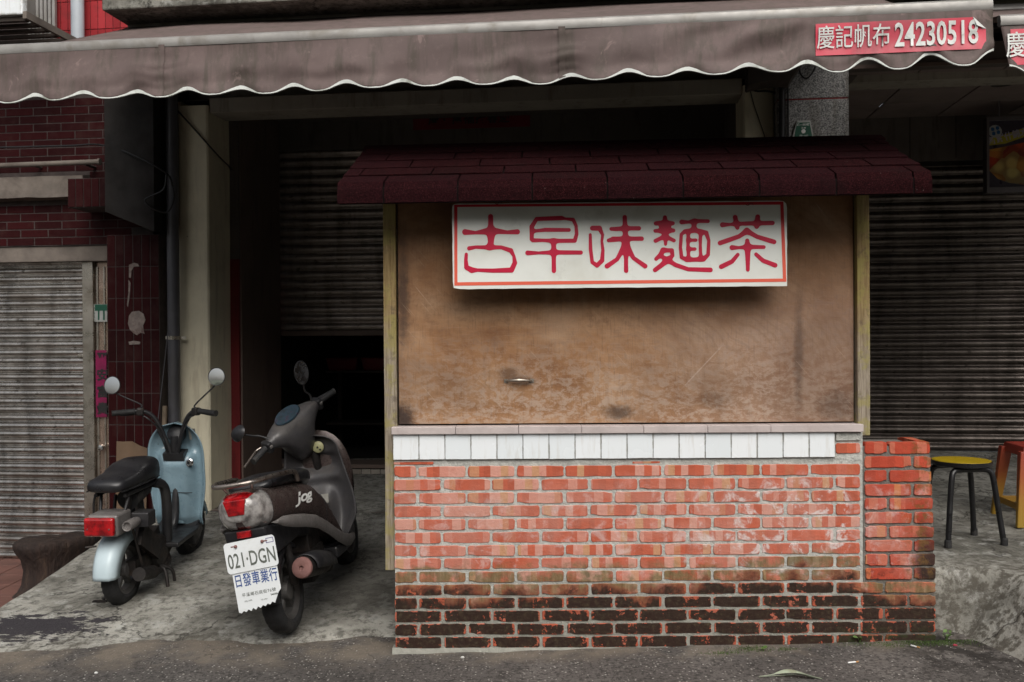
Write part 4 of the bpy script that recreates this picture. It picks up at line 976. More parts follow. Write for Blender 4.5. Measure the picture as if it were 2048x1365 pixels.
banner(aw1, uB0, uB1, 0.17, 0.71, [('慶記帆布', 0.225, 0.76, 0.74, 0.006, 1.0), ('24230518', 0.71, 1.02, 0.60, 0.018, 1.02)], None, valance_pt, 0.0)
# end of the neighbour's awning, a little lower and further back
A2 = Frame(A.w((0, 0.10, 0)), -7.0); u2 = A2.at(2000, 60, 0).x; z2 = A2.at(2020, 46, 0).z
def val2(u, s):
    x_, y_, z_ = valance_pt(uB0 + 0.0 + (u - u2) * 1.0, s); ph = 2 * math.pi * (u - u2 + 0.02) / PITCH
    return (u + 0.03 * s * (1 - sstep(u2, u2 + 0.3, u)), -0.02 * s + 0.01 * math.sin(u * 8) * s, -HV * s * (0.86 + 0.10 * math.cos(ph + 2.6)))
aw2 = build_awning(u2, u2 + 3.0, A2, z2, 'second brown awning whose end hangs at the picture edge', 2.38, 3.80, val2)
banner(aw2, u2 + 0.042, u2 + 0.72, 0.12, 0.74, [('慶記帆布', 0.24, 0.76, 0.74, 0.006, 1.0), ('24230518', 0.71, 1.02, 0.60, 0.018, 1.02)], None, val2, 0.0, False)

# ================================================================ neighbouring red-tiled house on the left
def m_corbel(): return plain('stained_concrete_band', (0.16, 0.135, 0.115), 0.9, 0, 0.3, 6, 0.4, 50, (0.09, 0.07, 0.06), 0.6, use='pos')
M['corbel'] = m_corbel(); M['beam_dark'] = plain('dark_beam_concrete', (0.020, 0.017, 0.0155), 0.9, 0, 0.4, 3, 0.3, 40, (0.018, 0.014, 0.013), 0.6, use='pos')  # beam end: one very dark concrete tone
house = empty('tiled_house', F.org, F.yaw, 'dark red tiled house with bright steel shutter next to the drainpipe', 'building')
VW, VP = 0.10, -0.06
uw1 = fx(318, VP); ucol = fx(214, VP); uw0 = -6.2
zt_sh, zb_sh = fzz(90, 524, 0.22), LOWZ + 0.0
ud0, ud1 = fx(190, 0.20), fx(214, 0.20)
zl = fzz(90, 492, VW)                                      # lintel over the shutter
MB().box(uw0, ucol + 0.30, VW + 0.0065, VW + 0.3, zl, 3.6).build('wall', M['grout'], house)
MB().box(uw0, ucol + 0.001, VW + 0.02, 0.36, zt_sh - 0.01, zl - 0.001).build('shutter_lintel', M['corbel'], house, bevel=0.006)
# running-bond facing tiles
tw, th_ = 0.2385, 0.0655; rt = random.Random(9); tm_ = None
for r in range(18):
    z = zl + 0.034 + r * th_
    if 0.84 < (z - zl) : pass
    for k in range(9):
        u = ucol + 0.24 - tw * (k + 0.5) - (tw / 2 if r % 2 else 0)
        if fzz(100, 395, VW) - 0.03 < z < fzz(100, 355, VW) + 0.03 and u < fx(138, VW) + 0.1: continue
        loc = (u, VW + 0.004 + rt.uniform(-0.001, 0.001), z)
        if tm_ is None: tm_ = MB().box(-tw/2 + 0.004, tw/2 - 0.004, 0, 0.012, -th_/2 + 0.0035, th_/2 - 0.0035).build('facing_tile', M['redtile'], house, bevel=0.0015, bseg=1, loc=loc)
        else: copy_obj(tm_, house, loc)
# weathered concrete band and the red corbel beside it
za, zb_ = fzz(60, 395, VW - 0.12), fzz(60, 353, VW - 0.12); uc0, uc1 = fx(138, VW - 0.3), fx(217, VW - 0.3)
bnd = MB(); rings = []
for k in range(25):
    u = uw0 + (uc0 - uw0) * k / 24; rings.append([(u, VW - 0.10, za + 0.012 * nz(u * 5, 1)), (u, VW - 0.10, zb_ + 0.010 * nz(u * 5, 3)), (u, VW + 0.011, zb_ + 0.02), (u, VW + 0.011, za - 0.01)])
bnd.loft(rings).build('concrete_band', M['corbel'], house)
corb = MB().box(uc0, uc1, VW - 0.30, VW + 0.003, fzz(170, 415, VW - 0.3), fzz(170, 357, VW - 0.3)).build('corbel', M['grout'], house)
cz = (fzz(170, 415, VW - 0.3) + fzz(170, 357, VW - 0.3)) / 2; ch_ = fzz(170, 357, VW - 0.3) - fzz(170, 415, VW - 0.3); vt = None
for k in range(5):
    loc = (uc0 + (uc1 - uc0) * (k + 0.5) / 5, VW - 0.306, cz)
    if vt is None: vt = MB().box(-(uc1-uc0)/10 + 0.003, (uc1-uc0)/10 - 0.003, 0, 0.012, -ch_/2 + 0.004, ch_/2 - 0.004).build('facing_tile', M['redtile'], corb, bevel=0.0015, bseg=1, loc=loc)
    else: copy_obj(vt, corb, loc)
# deep dark beam running back over the gap between the houses
zdb = fzz(250, 470, VP)
MB().prism([(uc1 + 0.002, fzz(217, 425, -0.2)), (uw1 + 0.06, zdb), (uw1 + 0.06, 3.6), (uc1 + 0.002, 3.6)], -0.24, VW + 0.3, 'y').build('beam_end', M['beam_dark'], house)
# tall column faced with upright tiles
zc0, zc1 = LOWZ, fzz(260, 470, VP)
MB().box(ucol, uw1, VP + 0.0055, 0.5, zc0, zc1).build('column', M['grout'], house)
cw, chh = (uw1 - ucol) / 6.0, 0.247; vt = None
for k in range(6):
    for r in range(9):
        z = zc1 - chh * (r + 0.5) + 0.0
        if z - chh / 2 < zc0: continue
        loc = (ucol + cw * (k + 0.5), VP + 0.003 + rt.uniform(-0.001, 0.001), z)
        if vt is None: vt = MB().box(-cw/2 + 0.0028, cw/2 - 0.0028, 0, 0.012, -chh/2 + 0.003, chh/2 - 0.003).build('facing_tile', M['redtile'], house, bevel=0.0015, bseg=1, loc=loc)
        else: copy_obj(vt, house, loc)
# places where posters were torn off the tiles
def scrap(pts, v, name, par, mat, d=0.0015):
    P = [F.at(px, py, v) for px, py in pts]; b = MB(); b.prism([(p.x, p.z) for p in P][::-1], v - d, v, 'y'); return b.build(name, mat, par)
M['paste'] = plain('torn_paper_residue', (0.24, 0.20, 0.18), 0.9, 0, 0.3, 25, 0.3, 80, (0.10, 0.05, 0.045), 0.7)
scrap([(258, 632), (264, 624), (278, 622), (287, 628), (291, 640), (286, 652), (289, 668), (281, 666), (274, 671), (266, 666), (260, 660), (256, 648)], VP + 0.0015, 'paper_residue', house, M['paste'])
scrap([(258, 530), (268, 526), (276, 528), (278, 533), (268, 534), (263, 542), (262, 556), (258, 556)], VP + 0.0015, 'paper_residue', house, M['paste'])
scrap([(257, 560), (261, 566), (260, 590), (256, 615), (254, 610), (257, 585)], VP + 0.0015, 'paper_residue', house, M['paste'])
scrap([(257, 684), (268, 682), (281, 684), (280, 689), (259, 690)], VP + 0.0015, 'paper_residue', house, M['paste'])
# the steel shutter
us_r = fx(172, 0.22)
shutter(house, uw0, us_r, 0.22, zb_sh, zt_sh, 0.0668, M['shut_left'])
lk = F.at(161, 712, 0.19); MB().obox((lk.x, 0.192, lk.z), (0.05, 0.014, 0.022)).build('shutter_lock', M['steel'], house, bevel=0.004)
MB().box(us_r - 0.004, fx(190, 0.2), 0.17, 0.27, LOWZ, zt_sh).build('shutter_guide', M['steel'], house, bevel=0.004)
# narrow door with reflective panels beside it
M['door_panel'] = plain('reflective_door_panel', (0.48, 0.36, 0.29), 0.22, 0.75, 0.3, 4, 0.1, 20, (0.2, 0.12, 0.08), 0.5)
door = MB().box(fx(190, 0.2) + 0.001, ucol + 0.02, 0.21, 0.26, LOWZ, zt_sh).build('door', M['door_panel'], house)
kb = F.at(203, 896, 0.17); b = MB(); b.lathe([(0.004, 0.0), (0.010, 0.002), (0.012, 0.02), (0.026, 0.03), (0.030, 0.045), (0.022, 0.06), (0.004, 0.063)], 16, Matrix.Translation((kb.x, 0.21, kb.z)) @ Matrix.Rotation(RAD(90), 4, 'X'))
M['chrome'] = plain('chrome', (0.75, 0.75, 0.76), 0.12, 1.0, 0.05, 8)
b.build('door_knob', M['chrome'], door, smooth=50)
for a, b_ in ((192, 194.5), (207, 208)):
    MB().box(fx(a, 0.2), fx(b_, 0.2) + 0.006, 0.20, 0.209, LOWZ + 0.02, zt_sh - 0.05).build('door_stile', M['steel'], door)
# house-number plate and the magenta couplet beside the door
def flat_sign(nm, pts_px, v, frame, label, cat, mat, th=0.004):
    a = frame.at(*pts_px[0], v); c = frame.at(*pts_px[1], v); cx, cz_ = (a.x + c.x) / 2, (a.z + c.z) / 2; hw_, hh_ = abs(c.x - a.x) / 2, abs(a.z - c.z) / 2
    r = empty(nm, frame.w((cx, v, cz_)), frame.yaw, label, cat)
    MB().box(-hw_, hw_, -th, 0, -hh_, hh_).build('plate', mat, r, bevel=0.001, bseg=1); return r, hw_, hh_
M['plate_white'] = plain('enamel_white', (0.45, 0.46, 0.44), 0.4, 0, 0.1, 10, dirt=(0.2, 0.18, 0.15), dirt_amt=0.4)
M['plate_green'] = plain('enamel_green', (0.012, 0.10, 0.06), 0.4, 0, 0.15, 10)
nr, w_, h_ = flat_sign('house_number_plate', ((184, 609), (215, 644)), 0.19, F, 'small house number plate reading 11 beside the red tiled column', 'sign', M['plate_white'])
MB().box(-w_ + 0.028, w_ - 0.001, -0.0052, -0.0041, 0.018, h_ - 0.002).build('green_band', M['plate_green'], nr)
put('lettering', text_mesh('11', 0.105, 0.03, 0.85), M['plate_green'], nr, (0.016, -0.0056, -0.022))
for k in range(3): put('lettering', text_mesh('平溪里'[k], 0.024, 0.02), M['plate_green'], nr, (-w_ + 0.014, -0.0056, 0.035 - 0.032 * k))
M['magenta'] = plain('magenta_paper', (0.24, 0.006, 0.07), 0.45, 0, 0.25, 7, 0.15, 20, (0.1, 0.004, 0.03), 0.6)
cp, w_, h_ = flat_sign('paper_couplet', ((191, 701), (214, 835)), 0.185, F, 'magenta paper couplet pasted on the narrow reflective door', 'banner', M['magenta'], 0.002)
for k, c_ in enumerate('平安富貴'): put('lettering', text_mesh(c_, 0.10, 0.03), M['paint_black'], cp, (0.012, -0.004, h_ * 0.74 - k * h_ * 0.5))
# conduit, cables and the drainpipe
cdt = MB(); a = F.at(-60, 334, VW - 0.14); c = F.at(196, 324, VW - 0.14); cdt.tube([a, c], 0.020, 10); cdt.tube([c, c + Vector((0.02, 0, 0))], 0.026, 10)
o = empty('conduit_pipe', F.w((0, 0, 0)), F.yaw, 'pale conduit pipe running along the dark red tiled wall', 'pipe'); cdt.build('tube', M['corbel'], o, smooth=40)
for px in (60, 170):
    q = F.at(px, 329, VW - 0.14); MB().tube([q + Vector((0, -0.0, 0)), Vector((q.x, VW + 0.01, q.z))], 0.012, 8).build('bracket', M['grout'], o)
dp = empty('drain_pipe', F.w((fx(347, -0.09), -0.09, -0.3)), F.yaw, 'dark grey drainpipe standing against the cream pillar', 'pipe')
MB().tube([(0, 0, 0), (0, 0, 3.75)], 0.046, 16).build('tube', M['grey_pvc'], dp, smooth=40)
cl = fzz(347, 676, -0.09) + 0.3
b = MB(); b.lathe([(0.048, -0.014), (0.052, -0.014), (0.052, 0.014), (0.048, 0.014)], 18, Matrix.Translation((0, 0, cl)), True); b.obox((0.07, 0.01, cl), (0.05, 0.012, 0.022)); b.obox((-0.05, 0.0, cl), (0.018, 0.03, 0.024)); b.build('pipe_clamp', M['steel'], dp)
MB().box(uw1 + 0.061, uL0 - 0.001, 0.06, 0.5, -0.3, 3.4).build('gap_wall', M['cream'], shop)
def cable(name, pts, r, label, mat='cable', frame=F):
    b = MB(); P = smooth_path([frame.w(frame.at(px, py, v)) for px, py, v in pts], 8); base = P[-1].copy()
    b.tube([p - base for p in P], r, 6); o = b.build(name, M[mat], None, smooth=60, loc=base); return tag(o, label, 'cable')
cable('cable', [(330, 196, -0.1), (372, 240, -0.03), (430, 305, 0.02), (455, 330, 0.30), (468, 340, 0.45), (478, 300, 0.46)], 0.0065, 'black cable slanting across the top of the cream pillar')
cable('cable', [(-30, 296, -0.05), (130, 292, -0.06), (200, 290, -0.14), (260, 308, -0.26), (330, 345, -0.27), (345, 372, -0.22), (347, 400, -0.22), (335, 424, -0.22), (310, 420, -0.26), (290, 400, -0.28), (326, 380, -0.27), (333, 350, -0.27)], 0.007, 'thick black cable looping under the dark beam end')
cable('cable', [(336, 660, -0.16), (332, 700, -0.16), (322, 790, -0.15), (314, 860, -0.12), (312, 900, -0.10)], 0.004, 'thin grey wire hanging down beside the drainpipe', 'grey_pvc')
cable('cable', [(1498, 110, -0.02), (1498, 170, -0.02), (1510, 182, -0.02), (1535, 183, -0.03), (1552, 186, -0.05)], 0.007, 'black cable bending round the top of the right cream pillar')
cable('cable', [(1498, 172, -0.01), (1508, 210, -0.01), (1520, 245, -0.01), (1532, 284, -0.01), (1538, 330, -0.01)], 0.0035, 'thin wire hanging down the front of the right cream pillar')
cable('cable', [(1636, 112, -0.16), (1628, 140, -0.17), (1614, 157, -0.18), (1602, 150, -0.18), (1596, 130, -0.17)], 0.006, 'short drooping cable at the top of the granite pillar')

# ================================================================ shop on the right: granite pillar, tiled ceiling, dark shutter
rsh = empty('granite_shop', F.org, F.yaw, 'unlit shop with granite pillar, panelled ceiling and dark shutter by the stools', 'building')
ug0, ug1 = fx(1556, -0.12), fx(1699, -0.12)
zj = fzz(1630, 198, -0.12)
MB().box(ug0, ug1, -0.12, 0.4, 0.1, zj - 0.006).build('granite_block', M['granite'], rsh, bevel=0.003)
MB().box(ug0, ug1, -0.12, 0.4, zj + 0.006, 3.7).build('granite_block', M['granite'], rsh, bevel=0.003)
MB().box(ug0 + 0.004, ug1 - 0.004, -0.116, 0.39, zj - 0.006, zj + 0.006).build('red_joint', M['redpaint'], rsh)
up = fx(1566, -0.17); MB().tube([(up, -0.16, 0.2), (up, -0.16, 3.4)], 0.022, 10).build('downpipe', M['black_plastic'], rsh, smooth=40)
MB().tube([(up + 0.045, -0.135, 0.2), (up + 0.045, -0.135, 3.4)], 0.006, 6).build('conduit', M['black_plastic'], rsh)
# tarp-wrapped awning end above the pillar
b = MB(); rr_ = []
for k in range(9):
    f = k / 8; u = fx(1496, -0.25) + (fx(1606, -0.25) - fx(1496, -0.25)) * f; z1 = fzz(1500, 175, -0.25) + 0.03 * math.sin(f * 3.1) - 0.02; z1 += 0.16 * sstep(0.75, 1.0, f)
    rr_.append([(u, -0.30 + 0.02 * nz(k, 2), z1 + 0.02), (u, -0.20, z1 - 0.005 + 0.01 * nz(k, 5)), (u, -0.13, z1 + 0.02), (u, -0.13, 3.6), (u, -0.32, 3.6)])
b.loft(rr_).build('wrapped_bracket', M['dark_wood'], rsh, smooth=60)
V2 = 1.9; zce = fzz(1750, 222, V2); zfr = fzz(1850, 140, 0.12)
MB().box(ug1 + 0.001, 6.0, 0.02, 0.12, zfr, 3.6).build('fascia_beam', M['dimwall'], rsh)
MB().box(ug1 + 0.001, 6.0, 0.005, 0.019, zfr - 0.004, zfr + 0.022).build('fascia_trim', M['brownpaint'], rsh)
cp_ = None; zc_ = (zce + zfr) / 2
slope = (zfr + 0.10 - zce) / (V2 - 0.12)
MB().box(ug1 - 0.2, 6.0, 0.121, V2 + 0.3, max(zce, zfr) + 0.13, max(zce, zfr) + 0.16).build('ceiling_deck', M['gap'], rsh)
M['ceil_panel'] = plain('dusty_ceiling_panel', (0.23, 0.18, 0.165), 0.85, 0, 0.12, 3, 0.1, 60, (0.1, 0.08, 0.07), 0.4)
zcl = zfr + 0.04
for i in range(7):
    for j in range(3):
        loc = (ug1 + 0.30 + 0.60 * i, 0.42 + 0.605 * j, zcl)
        if cp_ is None: cp_ = MB().box(-0.294, 0.294, -0.297, 0.297, 0, 0.012).build('ceiling_panel', M['ceil_panel'], rsh, bevel=0.002, bseg=1, loc=loc)
        else: copy_obj(cp_, rsh, loc)
dl = F.at(2005, 172, 0.7); b = MB(); b.lathe([(0.02, 0.0), (0.07, -0.004), (0.085, -0.010), (0.09, -0.002), (0.09, 0.003), (0.02, 0.003)], 20, Matrix.Translation((F.at(2005, 172, 0.75).x, 0.75, zcl))); b.build('ceiling_lamp', M['black_plastic'], rsh, smooth=40)
zsr1, zsr0 = fzz(1890, 322, V2), fzz(1890, 897, V2)
MB().box(ug1 - 0.1, 6.0, V2 - 0.03, V2 + 0.05, zsr1, zcl + 0.1).build('wall_over_shutter', M['dimwall'], rsh)
for px in (1820, 1912): 
    q = F.at(px, 270, V2 - 0.035); MB().box(q.x - 0.003, q.x + 0.003, V2 - 0.036, V2 - 0.031, zsr1 + 0.02, zcl).build('panel_joint', M['gap'], rsh)
MB().box(ug1 - 0.1, ug1 + 0.0, 0.41, V2 + 0.1, 0.1, zcl).build('side_wall', M['dimwall'], rsh)
shutter(rsh, ug1 - 0.02, 6.0, V2, zsr0 - 0.02, zsr1, 0.0775, M['shut_right'])
MB().box(6.0, 6.1, -0.1, V2 + 0.3, 0.1, 3.6).build('side_wall', M['dimwall'], rsh)
# green trapezoid plaque and the food poster box
pq = F.at(1607, 262, -0.14); gp = empty('green_plaque', F.w((pq.x, -0.135, pq.z)), F.yaw, 'small green trapezoid plaque with white writing on the granite pillar', 'sign')
s_ = 1.0 / (FPX / (F.w((pq.x, -0.13, 0)).y + 4.69))
def q_(px, py): return ((px - 1607) * s_, (262 - py) * s_)
MB().prism([q_(1582, 285), q_(1628, 284), q_(1620, 242), q_(1594, 242)], -0.012, 0.01, 'y').build('frame', M['plate_white'], gp, bevel=0.002)
MB().prism([q_(1588, 277), q_(1624, 277), q_(1618.5, 246), q_(1594, 246)], -0.0135, -0.0121, 'y').build('face', M['plate_green'], gp)
b = MB(); cx, cz_ = q_(1606.5, 263.5); b.prism([(cx + 4.2*s_*math.cos(a*math.pi/9), cz_ + 4.2*s_*math.sin(a*math.pi/9)) for a in range(18)], -0.0148, -0.0136, 'y'); b.build('emblem', M['paint_white'], gp)
for (px, py, body, sz) in ((1606, 250.5, '路—303號', 5.4), (1607, 257, 'D-M', 4.6), (1607, 272, '(M—ual)', 4.6)):
    put('lettering', text_mesh(body, sz * s_, 0.02, 1.0), M['paint_white'], gp, (q_(px, py)[0], -0.0150, q_(px, py)[1]))
VPO = V2 - 0.55
a, c = F.at(1971, 236, VPO), F.at(2110, 384, VPO)
po = empty('poster_box', F.w(((a.x + c.x) / 2, VPO, (a.z + c.z) / 2)), F.yaw, 'unlit framed poster box with a dish of fruit hanging before the dark shutter', 'poster')
w_, h_ = (c.x - a.x) / 2, (a.z - c.z) / 2
M['frame_grey'] = plain('grey_metal_frame', (0.16, 0.145, 0.15), 0.4, 0.4, 0.15, 8)
fr = MB()
for (x0, x1, z0, z1) in ((-w_, w_, h_ - 0.03, h_), (-w_, w_, -h_, -h_ + 0.045), (-w_, -w_ + 0.02, -h_ + 0.0451, h_ - 0.0301), (w_ - 0.02, w_, -h_ + 0.0451, h_ - 0.0301)): fr.box(x0, x1, -0.03, 0.06, z0, z1)
fr.build('frame', M['frame_grey'], po)
for uu in (-w_ * 0.6, w_ * 0.6): MB().box(uu - 0.006, uu + 0.006, 0.0, 0.012, h_ + 0.0005, h_ + 0.16).build('hanger', M['frame_grey'], po)
def m_fruit():
    t = NT('fruit_poster_print'); v = t.obj
    ce_ = t.n('ShaderNodeTexVoronoi', {'Vector': t.vadd(v, t.scale(t.noise(v, 5, 3, out=1), (0.06, 0, 0.06))), 'Scale': 9.0, 'Randomness': 1.0}, feature='F1')
    k = t.xyz(ce_.outputs['Color'])[0]
    c_ = t.ramp(k, [(0.0, (0.38, 0.02, 0.02)), (0.25, (0.50, 0.06, 0.02)), (0.45, (0.55, 0.28, 0.05)), (0.6, (0.30, 0.02, 0.02)), (0.75, (0.60, 0.45, 0.14)), (0.92, (0.35, 0.42, 0.2))])
    c_ = t.mix(t.mul(t.step(ce_.outputs['Distance'], 0.25, 0.6), 0.6), c_, (0.10, 0.02, 0.015)); t.col(c_).props(rough=0.3); return t.m
M['fruit'] = m_fruit()
def pz(px, py): q = F.at(px, py, VPO); return (q.x - (a.x + c.x) / 2, q.z - (a.z + c.z) / 2)
MB().box(-w_ + 0.0201, w_ - 0.0201, -0.004, 0.05, -h_ + 0.0452, h_ - 0.0302).build('backing', plain('dark_poster_ground', (0.05, 0.04, 0.06), 0.35), po)
def blob(pts, y, mat, nm): MB().prism([pz(*p) for p in pts][::-1], y - 0.0012, y, 'y').build(nm, mat, po)
blob([(1976, 300), (2000, 296), (2050, 285), (2104, 272), (2104, 365), (2060, 372), (2016, 366), (1995, 358), (1976, 340)], -0.0045, M['fruit'], 'dish_picture')
blob([(1976, 276), (2008, 270), (2050, 256), (2104, 246), (2104, 262), (2050, 274), (2010, 288), (1976, 292)], -0.0062, flat('yellow_print', (0.42, 0.36, 0.03)), 'yellow_band')
b = MB(); b.prism([pz(1989.5 + 13.5*math.cos(k*math.pi/12), 263.5 + 12.5*math.sin(k*math.pi/12)) for k in range(24)][::-1], -0.0088, -0.0076, 'y'); b.build('round_emblem', M['plate_white'], po)
for i, j in ((0, 0), (1, 0), (0, 1), (1, 1)):
    cx, cy = 1984.5 + 9.5 * i + 2 * j, 259.5 + 8.5 * j - 2.5 * i; blob([(cx - 3.6, cy - 2), (cx - 1, cy - 4), (cx + 3.2, cy - 3), (cx + 3.8, cy + 2), (cx + 1, cy + 4), (cx - 3, cy + 3)], -0.0090, flat('blue_print', (0.02, 0.10, 0.26)), 'emblem_block')
me = text_mesh('新鮮什錦水果', 0.072, 0.02, 0.9, 1.0); o = put('lettering', me, flat('pale_violet_print', (0.42, 0.38, 0.48)), po, (pz(2024, 272)[0], -0.0085, pz(2024, 272)[1])); o.rotation_euler = (0, RAD(-14), 0)
# air-conditioner cage and clutter at the top corner
ac = empty('air_conditioner', F.w((fx(20, -0.75, 20), -0.75, fzz(20, 30, -0.75))), F.yaw, 'white air conditioner in a rusty bracket cage above the awning', 'appliance')
MB().box(-0.75, fx(45, -0.75, 10) - fx(20, -0.75, 20), 0.0, 0.06, 0.0, 0.6).build('casing', M['white_tile'], ac, bevel=0.01)
MB().box(-0.75, fx(45, -0.75, 10) - fx(20, -0.75, 20) - 0.01, 0.061, 0.16, 0.03, 0.6).build('housing', M['alu'], ac)
xr = fx(45, -0.75, 10) - fx(20, -0.75, 20)
for k in range(6): MB().box(-0.75, xr, 0.03 + 0.12 * k, 0.075 + 0.12 * k, -0.035, -0.012).build('bracket_bar', M['dark_wood'], ac)
MB().box(xr + 0.001, xr + 0.03, 0.0, 0.80, -0.03, 0.02).build('bracket_rail', M['corbel'], ac)
up_ = empty('tiled_upper_wall', F.org, F.yaw, 'strip of red tiled upper wall with grey slatted vent above the awning', 'wall')
MB().box(-6.2, ub_ + 0.6, 0.37, 0.6, 3.43, 7.0).build('wall_core', M['grout'], up_)
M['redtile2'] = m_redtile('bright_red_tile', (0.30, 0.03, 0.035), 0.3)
tt = None
for i in range(12):
    for j in range(5):
        u = fx(128, 0.36, 30) + (i - 3) * 0.066; loc = (u, 0.362, 3.75 + 0.235 * j)
        if tt is None: tt = MB().box(-0.0305, 0.0305, 0, 0.012, -0.115, 0.115).build('facing_tile', M['redtile2'], up_, bevel=0.0015, bseg=1, loc=loc)
        else: copy_obj(tt, up_, loc)
sl_ = None
for i in range(7):
    loc = (fx(58, 0.30, 30) + i * 0.036, 0.30, 4.3)
    if sl_ is None: sl_ = MB().box(-0.012, 0.012, 0, 0.03, -0.55, 0.55).build('vent_slat', M['alu'], up_, loc=loc)
    else: copy_obj(sl_, up_, loc)
rp = empty('rain_pipe', F.w((fx(155, 0.28, 30), 0.28, 3.6)), F.yaw, 'pale blue grey pipe on red tiles above the awning', 'pipe')
MB().tube([(0, 0, 0), (0, 0, 3.0)], 0.052, 16).build('tube', M['pale_pvc'], rp, smooth=40)
b = MB(); b.lathe([(0.054, -0.01), (0.058, -0.01), (0.058, 0.01), (0.054, 0.01)], 16, Matrix.Translation((0, 0, 1.15)), True); b.build('pipe_clamp', M['steel'], rp)
# ================================================================ two-wheelers
M['blue_paint'] = plain('pale_blue_enamel', (0.205, 0.305, 0.36), 0.3, 0, 0.08, 4, 0.03, 60, (0.08, 0.12, 0.14), 0.4, coat=0.3)
M['pale_fender'] = plain('faded_pale_blue_enamel', (0.46, 0.56, 0.60), 0.4, 0, 0.08, 5, 0.03, 60, (0.24, 0.26, 0.26), 0.35)
def shell(name, c, rough, metal, dust):
    t = NT(name); v = t.obj
    n = t.noise(v, 5, 4, 0.65); f = t.noise(v, 60, 4, 0.7)
    cc = t.ramp(n, [(0.3, tuple(a*0.8 for a in c)), (0.7, tuple(a*1.2 for a in c))])
    up = t.step(t.xyz(t.geo.outputs['Normal'])[2], -0.2, 0.9)
    cc = t.mix(t.mul(t.mul(t.addm(up, 0.25), t.step(t.noise(v, 14, 4, 0.7), 0.36, 0.66)), 0.50), cc, dust)
    sc_ = t.noise(t.scale(v, (4, 34, 120)), 1.6, 4, 0.7); cc = t.mix(t.mul(t.step(sc_, 0.60, 0.70), 0.45), cc, tuple(min(1, a*2.4 + 0.03) for a in c))
    cc = t.mix(t.mul(t.step(f, 0.60, 0.72), 0.4), cc, tuple(a*0.5 for a in c))
    t.col(cc).props(rough=t.ramp(f, [(0.3, rough - 0.08), (0.7, rough + 0.25)]), metal=metal); t.bump(f, 0.08, 0.003); return t.m
M['grey_shell'] = shell('scuffed_grey_plastic', (0.048, 0.046, 0.049), 0.34, 0.0, (0.115, 0.105, 0.095))
M['brown_shell'] = shell('brown_metallic_paint', (0.058, 0.040, 0.037), 0.24, 0.25, (0.12, 0.10, 0.09))
M['silver_trim'] = shell('scuffed_silver_trim', (0.19, 0.178, 0.172), 0.36, 0.3, (0.12, 0.105, 0.095))
M['seat_vinyl'] = plain('black_seat_vinyl', (0.014, 0.014, 0.016), 0.36, 0, 0.2, 6, 0.15, 200, (0.04, 0.04, 0.04), 0.3)
M['dark_iron'] = plain('greasy_iron', (0.028, 0.025, 0.024), 0.55, 0.5, 0.4, 14, 0.2, 60, (0.07, 0.045, 0.03), 0.45)
M['rim_grey'] = plain('dull_alloy', (0.13, 0.125, 0.12), 0.5, 0.6, 0.25, 10, 0.1, 60, (0.05, 0.04, 0.035), 0.5)
M['rust_chrome'] = plain('rusting_chrome', (0.33, 0.29, 0.26), 0.32, 0.9, 0.2, 14, 0.15, 60, (0.13, 0.05, 0.02), 0.7)
M['mirror_glass'] = plain('mirror_glass', (0.82, 0.84, 0.85), 0.03, 1.0, 0.01, 4, dirt=(0.6, 0.6, 0.6), dirt_amt=0.2)
M['dull_mirror'] = plain('dusty_mirror_glass', (0.35, 0.35, 0.36), 0.28, 1.0, 0.1, 10, dirt=(0.2, 0.2, 0.2), dirt_amt=0.4)
def m_lens(name, c, dark):
    t = NT(name); v = t.obj; x, y, z = t.xyz(v)
    w = t.n('ShaderNodeTexVoronoi', {'Vector': t.scale(v, (60, 60, 60)), 'Scale': 1.0, 'Randomness': 0.2}, feature='F1', distance='CHEBYCHEV').outputs['Distance']
    n = t.noise(v, 22, 4, 0.6); t.col(t.ramp(n, [(0.35, dark), (0.62, c)])); t.props(rough=0.12, coat=0.8); t.bump(w, 0.25, 0.004); return t.m
M['red_lens'] = m_lens('red_lamp_lens', (0.42, 0.006, 0.009), (0.13, 0.002, 0.004))
M['clear_lens'] = m_lens('clear_lamp_lens', (0.36, 0.345, 0.33), (0.13, 0.12, 0.115))
M['plate_enamel'] = plain('white_number_plate', (0.70, 0.73, 0.74), 0.4, 0, 0.03, 8, 0.03, 40, (0.42, 0.38, 0.34), 0.3)
M['plate_ink'] = plain('grey_plate_ink', (0.10, 0.11, 0.095), 0.5, 0, 0.3, 40)
M['blue_ink'] = plain('blue_flap_ink', (0.045, 0.085, 0.24), 0.5, 0, 0.2, 20)
M['exhaust'] = plain('rust_pink_exhaust', (0.20, 0.10, 0.09), 0.8, 0.1, 0.2, 20, 0.3, 80, (0.12, 0.05, 0.035), 0.5)
M['sticker'] = plain('faded_sticker', (0.26, 0.25, 0.22), 0.5, 0, 0.15, 30)
M['brass'] = plain('yellowed_key_cover', (0.38, 0.37, 0.20), 0.5, 0.1, 0.15, 20)

